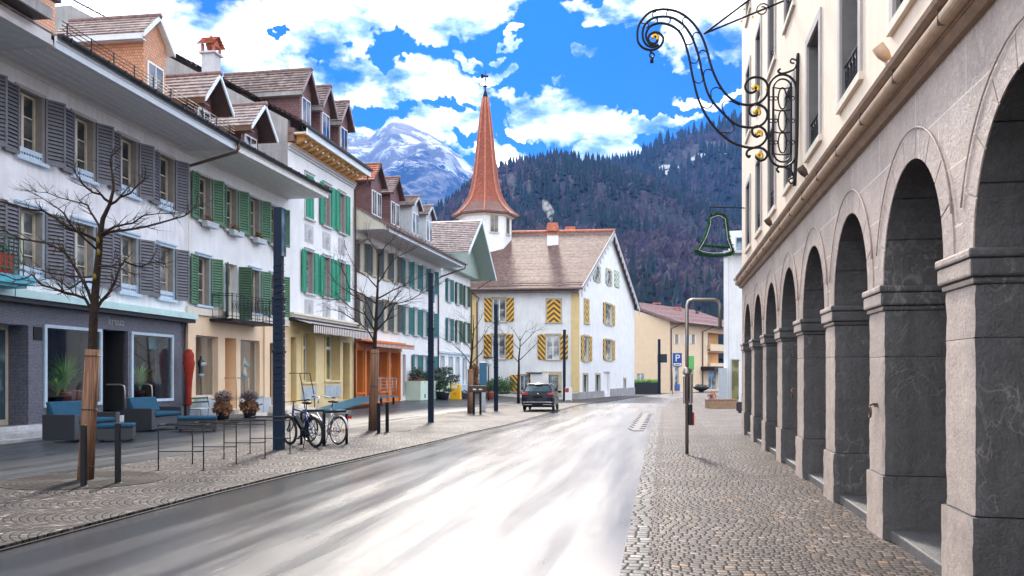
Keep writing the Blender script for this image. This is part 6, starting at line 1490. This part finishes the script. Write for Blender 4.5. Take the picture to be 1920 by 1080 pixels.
t=thing('laurel_bush','round green bush behind the low garden wall','shrub',(*F6.w(F6.u(937),-1.3),GZ+.02)); m=MB(); m.tube([(0,0,0),(0,0,1)],.06,5)
for i in range(10): m.leaves((rnd.uniform(-1.1,1.1),rnd.uniform(-.3,.3),rnd.uniform(.6,1.6)),.55,260,.16)
m.build('foliage',m_leaf,t)
t=thing('entrance_porch','small white rendered projection with a flat dark roof behind the parked car','porch',(*F6.w(F6.u(997),-1.2),GZ+.03),F6.a); MB().box(0,1.55,0,1.19,0,2.35).build('walls',m_wht,t); MB().box(-.35,1.0,-.2,1.19,2.36,2.46).build('flat_roof',m_brown,t)
p=gp(1066,753,.0); t=thing('sandwich_board','white folding pavement sign with a red patch beside the corner mast','sign',p); m=MB()
for s in(-1,1): m.prism([(-.28,.12),(.28,.12),(.28,1.12),(-.28,1.12)],-.02,.0) if s<0 else m.prism([(-.28,.12),(.28,.12),(.28,1.12),(-.28,1.12)],.3,.32)
m.build('panel',m_wht,t); MB().box(-.27,.02,-.03,-.021,.75,1.08).build('poster',m_red,t); MB().bar((-.26,-.01,0),(-.26,-.01,.12),.04).bar((.26,-.01,0),(.26,-.01,.12),.04).bar((-.26,.31,0),(-.26,.31,.12),.04).bar((.26,.31,0),(.26,.31,.12),.04).box(-.28,.28,-.02,.32,1.121,1.15).build('legs',m_wht,t)
# hedge planter, bowl, right planter
p=gp(1211,739); t=thing('hedge_planter','long grey concrete planter with clipped hedge before the peach building','planter',p,.1); MB().box(-1.5,1.6,0,.8,0,1.35).build('trough',m_potd,t,bevel=.02); m=MB()
for i in range(9): m.leaves((-1.35+i*.36,.4,1.5),.34,170,.16,(1,1,.6))
m.build('hedge',m_leafb,t)
p=gp(1315,735); t=thing('bowl_planter','dark bowl planter on a foot in front of the peach building entrance','planter',p); MB().lathe([(.35,0),(.3,.12),(.5,.2),(1.0,.45),(1.15,.7),(1.0,.7),(.9,.6)],n=20).build('bowl',m_potd,t); MB().leaves((0,0,.75),.8,240,.2,(1,1,.3)).build('plants',m_leafd,t)
p=gp(1355,767); t=thing('timber_planter','long brown timber planter box at the corner of the modern building','planter',p,0); MB().box(-.82,.85,0,.8,0,.55).box(-.86,.89,-.04,.0,.5,.57).build('box',m_cornice,t,bevel=.01); MB().box(-.78,.81,.04,.76,.5,.53).build('soil',m_dark,t); MB().blades((-.55,.35,.5),60,.6,.012,1).leaves((-.5,.35,.75),.25,160,.09).build('shrub',m_pink2,t)
p=gp(1386,775); t=thing('handcart','small dark wheeled case beside the far arcade pier','cart',p,0); MB().box(-.12,.14,-.1,.1,.12,.55).build('body',m_potd,t,bevel=.02); MB().lathe([(.09,-.02),(.09,.02)],n=12).xf(Matrix.Translation((0,-.13,.09))@Matrix.Rotation(PI/2,4,'X')).build('wheel',m_tyre,t); MB().tube([(.1,0,.55),(.1,0,.95),(-.05,0,.95)],.012,5).build('handle',m_steel,t)
# ---------- sign pole on the right pavement
p=gp(1288,851,.04); Z=p.y; k=Z/FL; t=thing('bus_stop_pole','bent bronze pole with a timetable case and red box on the right pavement','bus stop',p)
zt_=H+(HY-562)*k-p.z; xr=(1350-1288)*k; zr_=H+(HY-615)*k-p.z
MB().tube([(0,0,0),(0,0,zt_-.12),(.03,0,zt_-.03),(.12,0,zt_),(xr-.12,0,zt_),(xr-.03,0,zt_-.03),(xr,0,zt_-.12),(xr,0,zr_)],.036,10).build('pole',m_steel,t)
zz2=lambda py:H+(HY-py)*k-p.z
MB().box(-.07,-.045,-.06,.06,zz2(757),zz2(705)).box(.05,.11,-.06,.06,zz2(757),zz2(700)).box(-.045,.05,.03,.05,zz2(752),zz2(705)).lathe([(.05,zz2(704)),(.09,zz2(700)),(.06,zz2(690)),(.03,zz2(688))],n=12).build('timetable_case',m_steel,t,bevel=.01)
MB().box(.04,.1,-.08,.08,zz2(797),zz2(758)).build('holder',m_potd,t,bevel=.008); MB().box(.101,.135,-.08,.08,zz2(797),zz2(773)).build('red_side',m_red,t)
# ---------- parking sign
Z=100.; t=thing('parking_sign','blue parking sign with a white P and arrow before the peach building','sign',(at(1261,0,Z).x,Z,g(18,Z))); k=Z/FL; zq=lambda py:H+(HY-py)*k-g(18,Z)
MB().tube([(0,0,0),(0,0,zq(660))],.05,8).build('post',m_steel,t); w=16.5*k
MB().box(.05,w+.05,-.06,.0,zq(687),zq(662)).build('panel',m_bsign,t); MB().box(.12,w-.02,-.075,-.061,zq(685.5),zq(681)).build('arrow_panel',m_wht,t)
MB().bar((.25,-.08,zq(683.2)),(w-.15,-.08,zq(683.2)),.06,.05).prism([(.2,zq(683.2)),(.42,zq(682.3)),(.42,zq(684.2))],-.085,-.076).build('arrow',m_black,t)
text('P',1.15,m_wht,'letter',t,Matrix.Translation((.05+w/2,-.075,zq(672)))@RX,.01)
# ---------- car
s=.9; p=gp(1008,773); t=thing('parked_car','dark blue estate car parked on the setts seen from behind, tail lamps red','car',(p.x,p.y,p.z+.02),0)
t.rotation_euler=(0,0,-math.atan(.13)); t.scale=(s,s,s)
secs=[(0.0,[(.74,.34),(.83,.42),(.86,.62),(.84,.74),(.8,.78),(0,.8)]),(.05,[(.78,.28),(.88,.42),(.9,.7),(.88,.9),(.84,.98),(0,1.0)]),(.14,[(.8,.26),(.9,.42),(.92,.75),(.89,1.0),(.8,1.08),(0,1.11)]),(.45,[(.8,.24),(.91,.42),(.93,.78),(.9,1.03),(.68,1.5),(0,1.56)]),(.6,[(.8,.24),(.91,.42),(.93,.78),(.9,1.03),(.67,1.54),(0,1.6)]),(1.6,[(.8,.24),(.91,.42),(.93,.78),(.9,1.02),(.68,1.56),(0,1.62)]),(2.5,[(.8,.24),(.91,.42),(.93,.76),(.9,1.0),(.66,1.5),(0,1.56)]),(3.2,[(.8,.24),(.91,.42),(.92,.74),(.88,.96),(.76,1.04),(0,1.1)]),(4.1,[(.8,.26),(.88,.42),(.88,.68),(.82,.82),(.6,.86),(0,.9)]),(4.45,[(.6,.3),(.72,.42),(.72,.6),(.66,.7),(.5,.72),(0,.74)])]
vs=[];fs=[]
for y,P in secs:
    row=[(x,y,z) for x,z in P]+[(-x,y,z) for x,z in reversed(P[:-1])]; vs+=row
n=11
for i in range(len(secs)-1):
    for j in range(n-1): fs.append((i*n+j,(i+1)*n+j,(i+1)*n+j+1,i*n+j+1))
    fs.append((i*n+n-1,(i+1)*n+n-1,(i+1)*n,i*n))
fs+=[tuple(range(n)),tuple(range((len(secs)-1)*n+n-1,(len(secs)-1)*n-1,-1))]
m=MB(); m.add(vs,fs,True); o=m.build('body',m_car,t,bevel=.03)
def glassq(name,mat,*q,par=t):
    m=MB(); m.add(q,[tuple(range(len(q)))]); return m.build(name,mat,par)
glassq('rear_window',m_carg,(-.74,.135,1.13),(.74,.135,1.13),(.6,.415,1.49),(-.6,.415,1.49))
for sx in(-1,1):
    for (a,b) in((.62,1.25),(1.3,2.05),(2.1,2.9)): 
        f=lambda y:1.5 if y<2.3 else 1.5-(y-2.3)*.55
        glassq('side_window',m_carg,(sx*.905,a+.05,1.06),(sx*.905,b,1.05),(sx*(.93-.24*(f(b)-.1)),b,f(b)-.05),(sx*.71,a+.12,1.46))
    MB().box(sx*.55,sx*.86,-.02,.03,.93,1.06).box(sx*.84,sx*.925,.0,.22,.95,1.05).build('tail_lamp',m_tail,t,bevel=.01)
    for y in(.85,3.6):
        m=MB(); m.tube([(sx*.0,.29*math.cos(q),.29*math.sin(q)) for q in [j*PI/12 for j in range(24)]],.07,8,True); w=m.build('wheel',m_tyre,t,(sx*.82,y,.34)); 
        MB().lathe([(.22,-.03),(.22,.03)],n=16).xf(Matrix.Rotation(PI/2,4,'Y')@Matrix.Translation((0,0,sx*.04))).build('rim',m_chrome,w)
    MB().blob((sx*1.02,2.75,1.08),.1,8,6,0,(1,.6,.8)).build('wing_mirror',m_car,t); MB().tube([(sx*.66,.7,1.58),(sx*.66,2.4,1.58)],.02,6).build('roof_rail',m_chrome,t)
MB().box(-.82,.82,-.04,.0,.53,.565).box(-.78,-.3,-.045,.0,.4,.425).box(.3,.78,-.045,.0,.4,.425).build('chrome_strip',m_chrome,t); MB().box(-.84,.84,-.035,.1,.28,.52).build('rear_bumper',m_black,t,bevel=.02)
MB().box(-.26,.26,-.03,-.0,.8,.9).build('number_plate_recess',m_black,t); MB().box(-.56,.56,.36,.46,1.51,1.56).build('spoiler',m_car,t,bevel=.02); MB().lathe([(.05,-.01),(.05,.01)],n=16).xf(Matrix.Translation((0,.02,.99))@Matrix.Rotation(PI/2,4,'X')).build('tailgate_badge',m_chrome,t)
# ---------- mountains and forest
def interp(P,x):
    if x<=P[0][0]:return P[0][1]
    for (a,b),(c,d) in zip(P,P[1:]):
        if x<=c: return b+(d-b)*(x-a)/(c-a)
    return P[-1][1]
def hill(name,mat,sky,x0,x1,nx,Zr,Zf,nd,amp,prof=1.0,back=1.25,seed=0,nsc=1.,foot=0):
    """terrain whose crest, at distance Zr(px), reaches the given skyline; falls towards the valley"""
    m=MB();vs=[];fs=[];cols=nd+4
    for i in range(nx+1):
        px=x0+(x1-x0)*i/nx; zr=Zr(px); kx=(px-960)/FL; hc=H+(HY-interp(sky,px))*zr/FL
        for j in range(cols+1):
            t=j/nd
            y=Zf+(zr-Zf)*t; x=kx*y
            if t<=1: h=foot+(hc-foot)*(t**prof)
            else: h=hc*(1-(t-1)*1.6)
            n=mn.fractal(Vector((x*nsc,y*nsc,seed)),1.,2.1,6)
            rg=1-abs(mn.fractal(Vector((x*nsc*.6+9,y*nsc*.25,seed+5)),1.,2.1,5))
            w=math.sin(PI*min(1,t))**.7 if t<1 else 0
            h+=amp*(n*.6+(rg-.75)*.9)*w + amp*.1*n*(t>=.999)
            vs.append((x,y,h))
    for i in range(nx):
        for j in range(cols): k=i*(cols+1)+j; fs.append((k,k+cols+1,k+cols+2,k+1))
    m.add(vs,fs,True); o=m.build(name,mat); struct(o); return o,vs,cols
# forest slopes
skyA=[(-400,430),(500,420),(820,400),(860,375),(900,342),(940,322),(970,310),(1000,304),(1040,301),(1060,302),(1085,308),(1110,312),(1130,318),(1160,330),(1250,360),(1400,420),(1700,500)]
skyB=[(900,520),(1050,400),(1110,330),(1150,303),(1180,302),(1210,290),(1240,272),(1270,262),(1300,252),(1340,244),(1380,232),(1420,222),(1500,205),(1700,190),(2400,230)]
t=NT('forest_floor'); v=t.co(scale=(.012,.012,.02)); f=t.noise(v,1,6,.6); v2=t.co(scale=(.2,.2,.05)); f2=t.noise(v2,1,5,.7)
t.pri(t.mix(t.ma('MULTIPLY',f2,.6),t.ramp(f,[(.4,(.02,.035,.045)),(.6,(.05,.045,.07))]),(.03,.035,.05)),.95,0,.1,t.bump(f2,1,2.)); m_ff=t.m  # floor colours carry the distance haze as a blue tint
def snowpatch(t,base,pts):
    tc_=t.n('ShaderNodeTexCoord'); out=base
    for p,r in pts:
        d=t.n('ShaderNodeVectorMath',operation='DISTANCE'); t.l(tc_.outputs['Object'],d.inputs[0]); d.inputs[1].default_value=p
        q=t.ramp(t.ma('ADD',t.ma('DIVIDE',d.outputs['Value'],r*2),t.ma('MULTIPLY',t.ma('SUBTRACT',t.noise(t.co(scale=(.05,.05,.05)),1,4),.5),.6)),[(.44,1),(.5,0)]); out=t.mix(q,out,(.4,.39,.38))
    return out
hA,vA,cA=hill('forest_hill',m_ff,skyA,-500,1700,90,lambda px:620,170,36,30,1.1,seed=3,nsc=.008)
hB,vB,cB=hill('forest_hill',m_ff,skyB,850,2500,90,lambda px:980,330,36,45,1.25,seed=8,nsc=.006,foot=-10)
PATCH=[]
for px,py,r_ in((1226,322,15),(1248,319,12),(1316,290,9),(1340,287,15)):
    b_=min(vB,key=lambda q:abs(960+FL*q[0]/q[1]-px)+abs(HY-FL*(q[2]-H)/q[1]-py)); PATCH.append((b_,r_))
t=NT('forest_floor_clearings'); v=t.co(scale=(.012,.012,.02)); f=t.noise(v,1,6,.6); f2=t.noise(t.co(scale=(.2,.2,.05)),1,5,.7)
t.pri(snowpatch(t,t.mix(t.ma('MULTIPLY',f2,.6),t.ramp(f,[(.4,(.02,.035,.045)),(.6,(.05,.045,.07))]),(.03,.035,.05)),PATCH),.95,0,.1); hB.data.materials[0]=t.m  # same painted blue haze in the floor around the clearings
# snowy mountain
skyS=[(200,330),(420,290),(560,262),(640,254),(655,250),(680,254),(697,252),(712,240),(733,228),(748,229),(770,236),(800,249),(822,262),(845,280),(870,300),(890,316),(930,345),(1000,380),(1150,430),(1400,520)]
t=NT('snow_rock'); v=t.co(scale=(.004,.004,.004)); sp=t.n('ShaderNodeSeparateXYZ'); tc=t.n('ShaderNodeTexCoord'); t.l(tc.outputs['Object'],sp.inputs[0]); z=sp.outputs[2]
f=t.noise(v,1.3,8,.68,.8); fb=t.noise(t.co(scale=(.012,.012,.003),rot=(0,.5,0)),1.,8,.7,.4)
alt=t.ma('DIVIDE',z,900.)
forest=t.ramp(t.ma('ADD',t.ma('ADD',alt,t.ma('MULTIPLY',t.ma('SUBTRACT',f,.5),.8)),t.ma('MULTIPLY',t.ma('SUBTRACT',fb,.5),.9)),[(.7,1),(.72,0)])
rock=t.ramp(fb,[(.45,0),(.52,1)]); geo=t.n('ShaderNodeNewGeometry'); sn=t.n('ShaderNodeSeparateXYZ'); t.l(geo.outputs['Normal'],sn.inputs[0]); steep=t.ramp(sn.outputs[2],[(.5,1),(.75,0)])
rk=t.ma('MULTIPLY',rock,.85); rk=t.ma('MAXIMUM',rk,t.ma('MULTIPLY',steep,t.ramp(f,[(.42,0),(.55,.9)])))
col=t.mix(rk,(.78,.8,.84),(.045,.043,.045)); col=t.mix(forest,col,t.mix(t.noise(t.co(scale=(.05,.05,.05)),1,4),(.004,.022,.06),(.01,.03,.07)))
t.pri(col,.8,0,.2,t.bump(fb,1.,60.)); m_snow=t.m
hill('snow_mountain',m_snow,skyS,150,1500,220,lambda px:3100,1200,150,210,1.5,seed=21,nsc=.0022,foot=20)
# trees on the slopes: conifers and bare crowns in one stand each
def stand(name,vs,cols,nx,count,mats,seed,hmin,hmax,jmin=0,pxr=None,bare=.55):
    r=random.Random(seed); m=MB(); nd=cols-4
    for q in range(count):
        i=r.random()*(nx-1.001); j=(jmin+(1-jmin)*r.random()**.9)*nd; i0=int(i);j0=int(min(j,nd+.9)); a=vs[i0*(cols+1)+j0];b=vs[(i0+1)*(cols+1)+j0];c=vs[i0*(cols+1)+j0+1]
        fi=i-i0;fj=j-j0; x=a[0]+(b[0]-a[0])*fi+(c[0]-a[0])*fj;y=a[1]+(b[1]-a[1])*fi+(c[1]-a[1])*fj;z=a[2]+(b[2]-a[2])*fi+(c[2]-a[2])*fj
        px=960+FL*x/y
        if px<pxr[0] or px>pxr[1]: continue
        if vs is vB and any((x-p_[0])**2+(y-p_[1])**2+(z-p_[2])**2<(rr_*.95)**2 for p_,rr_ in PATCH): continue
        h=r.uniform(hmin,hmax)*(.8+y/900.*.3); n=mn.noise(Vector((x*.012,y*.012,seed*3.)))
        if n+r.uniform(-.35,.35)>bare-.5:
            m.cur=0; w=h*r.uniform(.17,.24); k=5;ph=r.random()*6
            for (za,ra,zb) in((.1,1.,.55),(.38,.72,.8),(.62,.48,1.02)):
                vv=[(x+w*ra*math.cos(ph+2*PI*s/k)*r.uniform(.75,1.15),y+w*ra*math.sin(ph+2*PI*s/k),z+h*za-h*r.uniform(0,.05)) for s in range(k)]+[(x,y,z+h*zb)]
                m.add(vv,[(s,(s+1)%k,k) for s in range(k)])
        else:
            m.cur=1 if r.random()<.6 else 2; hh=h*.8; w=hh*.2
            m.add([(x-.12,y,z),(x+.12,y,z),(x,y,z+hh)],[(0,1,2)])
            for s in range(9):
                t0=r.uniform(.3,.75);an=r.uniform(0,6.28);l=w*r.uniform(.6,1.2); p=(x,y,z+hh*t0);q_=(x+l*math.cos(an),y+l*math.sin(an),z+hh*(t0+r.uniform(.15,.35)))
                m.add([p,(p[0],p[1],p[2]+.9),q_,(q_[0]+.35,q_[1],q_[2]-.5)],[(0,1,2),(0,3,2)])
    o=m.build(name,mats); tag(o,None,None,kind='stuff'); return o
m_con=plain('conifer_green_hazed',(.008,.026,.038),.9,.5,.05,0); m_ba1=plain('bare_crown_violet_hazed',(.06,.052,.095),.9,.3,.05,0); m_ba2=plain('bare_crown_brown_hazed',(.1,.078,.105),.9,.3,.05,0)  # blue of the distant haze is mixed into these tree colours
stand('forest',vA,cA,90,13000,[m_con,m_ba1,m_ba2],5,7,12,.02,(640,1420),.56)
stand('forest',vB,cB,90,13000,[m_con,m_ba1,m_ba2],6,10,17,.02,(1000,1420),.44)
# snowy clearings on the right slope
# pylon on the slope
def onhill(px,Z,z): return at(px,HY-(z-H)*FL/Z,Z)
p=at(1260,498,420); t=thing('power_pylon','small red topped lattice pylon standing on the wooded slope','pylon',p); m=MB()
for sx in(-1,1):
    for sy in(-1,1): m.bar((sx*1.2,sy*1.2,-4),(sx*.3,sy*.3,9),.16)
for i in range(5): m.bar((-1.2+i*.18,-1.2+i*.18,i*2.),(1.-i*.18,-1.1+i*.18,i*2.+2),.1)
m.build('lattice',m_iron,t); MB().bar((-2.2,0,8.3),(2.2,0,8.3),.25).prism([(-1.2,9),(1.2,9),(0,10.3)],-.5,.5).build('crossarm',m_red,t)
# ---------- air
m=MB(); m.box(-2600,3200,-30,4200,-3.2,960); t=NT('air'); v=t.n('ShaderNodeVolumePrincipled'); v.inputs['Density'].default_value=.00013; v.inputs['Color'].default_value=(.1,.34,1,1); v.inputs['Anisotropy'].default_value=0; t.l(v.outputs[0],t.out.inputs['Volume'])
o=m.build('haze',t.m); tag(o,None,None,kind='stuff')
# ---------- camera
cam=bpy.data.cameras.new('camera'); co=bpy.data.objects.new('camera',cam); COL.objects.link(co); co.location=(0,0,H); co.rotation_euler=(PI/2,0,0)
cam.sensor_width=36; cam.lens=36*FL/1920; cam.shift_y=(HY-540)/1920; cam.clip_end=12000; cam.clip_start=.05; SC.camera=co
# ---------- sun and sky
SEL=R(37); SAZ=R(-2)   # azimuth from +Y, clockwise positive
sd=Vector((math.sin(SAZ)*math.cos(SEL),math.cos(SAZ)*math.cos(SEL),math.sin(SEL)))
li=bpy.data.lights.new('sun','SUN'); li.energy=2.1; li.angle=R(7); li.color=(1,.9,.78); lo=bpy.data.objects.new('sun',li); COL.objects.link(lo); lo.location=(0,0,60); lo.rotation_euler=(-sd).to_track_quat('-Z','Y').to_euler()
W_=bpy.data.worlds.new('World'); SC.world=W_; W_.use_nodes=True; wt=W_.node_tree; wt.nodes.clear()
class WN(NT):
    def __init__(s): s.t=wt; s.out=wt.nodes.new('ShaderNodeOutputWorld')
w=WN(); sky=w.n('ShaderNodeTexSky'); sky.sky_type='NISHITA'; sky.sun_disc=False; sky.sun_elevation=SEL; sky.sun_rotation=SAZ; sky.air_density=1.; sky.dust_density=.3; sky.ozone_density=2.5
hs=w.n('ShaderNodeHueSaturation'); hs.inputs['Saturation'].default_value=1.6; hs.inputs['Hue'].default_value=.5; hs.inputs['Value'].default_value=.8; w.l(sky.outputs[0],hs.inputs['Color'])
tc=w.n('ShaderNodeTexCoord'); nv=w.n('ShaderNodeVectorMath',operation='NORMALIZE'); w.l(tc.outputs['Generated'],nv.inputs[0]); sp=w.n('ShaderNodeSeparateXYZ'); w.l(nv.outputs[0],sp.inputs[0])
az=w.ma('ARCTAN2',sp.outputs[0],sp.outputs[1]); el=w.ma('ARCSINE',sp.outputs[2])
n1=w.n('ShaderNodeTexNoise'); mp=w.n('ShaderNodeMapping'); mp.inputs['Scale'].default_value=(1,1,1.9); w.l(nv.outputs[0],mp.inputs[0]); w.l(mp.outputs[0],n1.inputs['Vector']); n1.inputs['Scale'].default_value=6.; n1.inputs['Detail'].default_value=8; n1.inputs['Roughness'].default_value=.52; n1.inputs['Distortion'].default_value=.15
n2=w.n('ShaderNodeTexNoise'); w.l(mp.outputs[0],n2.inputs['Vector']); n2.inputs['Scale'].default_value=17; n2.inputs['Detail'].default_value=7; n2.inputs['Roughness'].default_value=.6
cb=w.n('ShaderNodeCombineXYZ'); 
nw=w.n('ShaderNodeTexNoise'); w.l(nv.outputs[0],nw.inputs['Vector']); nw.inputs['Scale'].default_value=9; nw.inputs['Detail'].default_value=5; nw.inputs['Roughness'].default_value=.6
sw_=w.n('ShaderNodeSeparateColor'); w.l(nw.outputs['Color'],sw_.inputs[0])
w.l(w.ma('ADD',az,w.ma('MULTIPLY',w.ma('SUBTRACT',sw_.outputs[0],.5),.28)),cb.inputs[0]); w.l(w.ma('ADD',el,w.ma('MULTIPLY',w.ma('SUBTRACT',sw_.outputs[1],.5),.16)),cb.inputs[1])
# cloud masses: azimuth, elevation and half widths in radians, plus weight
def ang(px,py):
    x=(px-960)/FL;z=(HY-py)/FL; return math.atan2(x,1),math.atan2(z,math.hypot(x,1))
CL=[(300,120,420,190),(560,60,230,90),(800,10,180,60),(760,165,200,75),(560,200,120,120),(800,270,130,50),(870,235,50,40),(1080,195,140,62),(1190,240,110,50),(1085,118,55,30),(985,185,70,45),(1060,300,170,40),(960,320,100,45),(1120,280,110,40),(1180,15,150,40),(1330,60,110,55),(1260,215,90,16),(930,88,40,10),(925,125,50,13),(970,228,22,14),(1330,175,70,14),(870,100,40,14),(760,60,90,30),(1230,5,220,30),(900,300,40,30),(1350,0,200,60)]
HL=[(750,78,50,30),(705,105,40,22),(600,120,32,12),(850,205,25,10),(655,232,75,34),(790,215,60,14),(880,345,1,1),(480,25,30,10),(860,280,22,14),(1245,265,60,22)]
def field(L):
    acc=None
    for (px,py,rx,ry) in L:
        a,e=ang(px,py); vm=w.n('ShaderNodeVectorMath',operation='SUBTRACT'); w.l(cb.outputs[0],vm.inputs[0]); vm.inputs[1].default_value=(a,e,0)
        v2=w.n('ShaderNodeVectorMath',operation='MULTIPLY'); w.l(vm.outputs[0],v2.inputs[0]); v2.inputs[1].default_value=(FL/rx,FL/ry,0)
        le=w.n('ShaderNodeVectorMath',operation='LENGTH'); w.l(v2.outputs[0],le.inputs[0]); acc=le.outputs['Value'] if acc is None else w.ma('SMOOTH_MIN',acc,le.outputs['Value'],.15)
    return w.ma('SUBTRACT',1,acc)
F_=field(CL); G_=field(HL)
Fc=w.ma('SUBTRACT',w.ma('MINIMUM',F_,.42),.1); hol=w.ma('MAXIMUM',w.ma('MULTIPLY',G_,.9),0)
# beyond the pictured part of the sky the cover is broken cloud
far=w.ma('MULTIPLY',w.ma('GREATER_THAN',w.ma('ABSOLUTE',az),.62),.45); hi=w.ma('MULTIPLY',w.ma('GREATER_THAN',el,.45),.42)
base=w.ma('MAXIMUM',w.ma('MAXIMUM',Fc,w.ma('SUBTRACT',far,.08)),w.ma('SUBTRACT',hi,.1))
nn=w.ma('ADD',w.ma('MULTIPLY',w.ma('SUBTRACT',n1.outputs[0],.5),2.2),w.ma('MULTIPLY',w.ma('SUBTRACT',n2.outputs[0],.5),.7))
dens=w.ma('SUBTRACT',w.ma('ADD',base,nn),hol)
cm=w.ramp(dens,[(.0,0),(.14,.35),(.38,1)])
shade=w.ramp(w.ma('ADD',w.ma('MULTIPLY',n2.outputs[0],.9),w.ma('MULTIPLY',n1.outputs[0],.4)),[(.5,(.17,.23,.31)),(.62,(.42,.48,.56)),(.74,(1.15,1.12,1.08))])
sc_=w.n('ShaderNodeVectorMath',operation='SCALE'); w.l(shade,sc_.inputs[0]); sc_.inputs['Scale'].default_value=17.
sdn=w.n('ShaderNodeVectorMath',operation='DOT_PRODUCT'); w.l(nv.outputs[0],sdn.inputs[0]); sdn.inputs[1].default_value=tuple(sd); w.l(w.ma('ADD',14.5,w.ma('MULTIPLY',w.ma('MAXIMUM',sdn.outputs['Value'],0),4.5)),sc_.inputs['Scale'])
blu=w.mix(1.0,hs.outputs[0],(.012,.235,.55),'MULTIPLY')
mxn=w.mix(cm,blu,sc_.outputs[0]); bg=w.n('ShaderNodeBackground'); bg.inputs['Strength'].default_value=.1; w.l(mxn,bg.inputs[0]); w.l(bg.outputs[0],w.out.inputs[0])
W_.cycles.sampling_method='AUTOMATIC'
SC.view_settings.view_transform='Standard'; SC.view_settings.look='None'; SC.view_settings.exposure=1.52; SC.view_settings.gamma=1; SC.view_settings.use_curve_mapping=False
SC.cycles.use_denoising=True; SC.cycles.max_bounces=7; SC.cycles.transparent_max_bounces=8; SC.cycles.sample_clamp_indirect=6; SC.cycles.caustics_reflective=False
SC.render.resolution_x=1024; SC.render.resolution_y=576
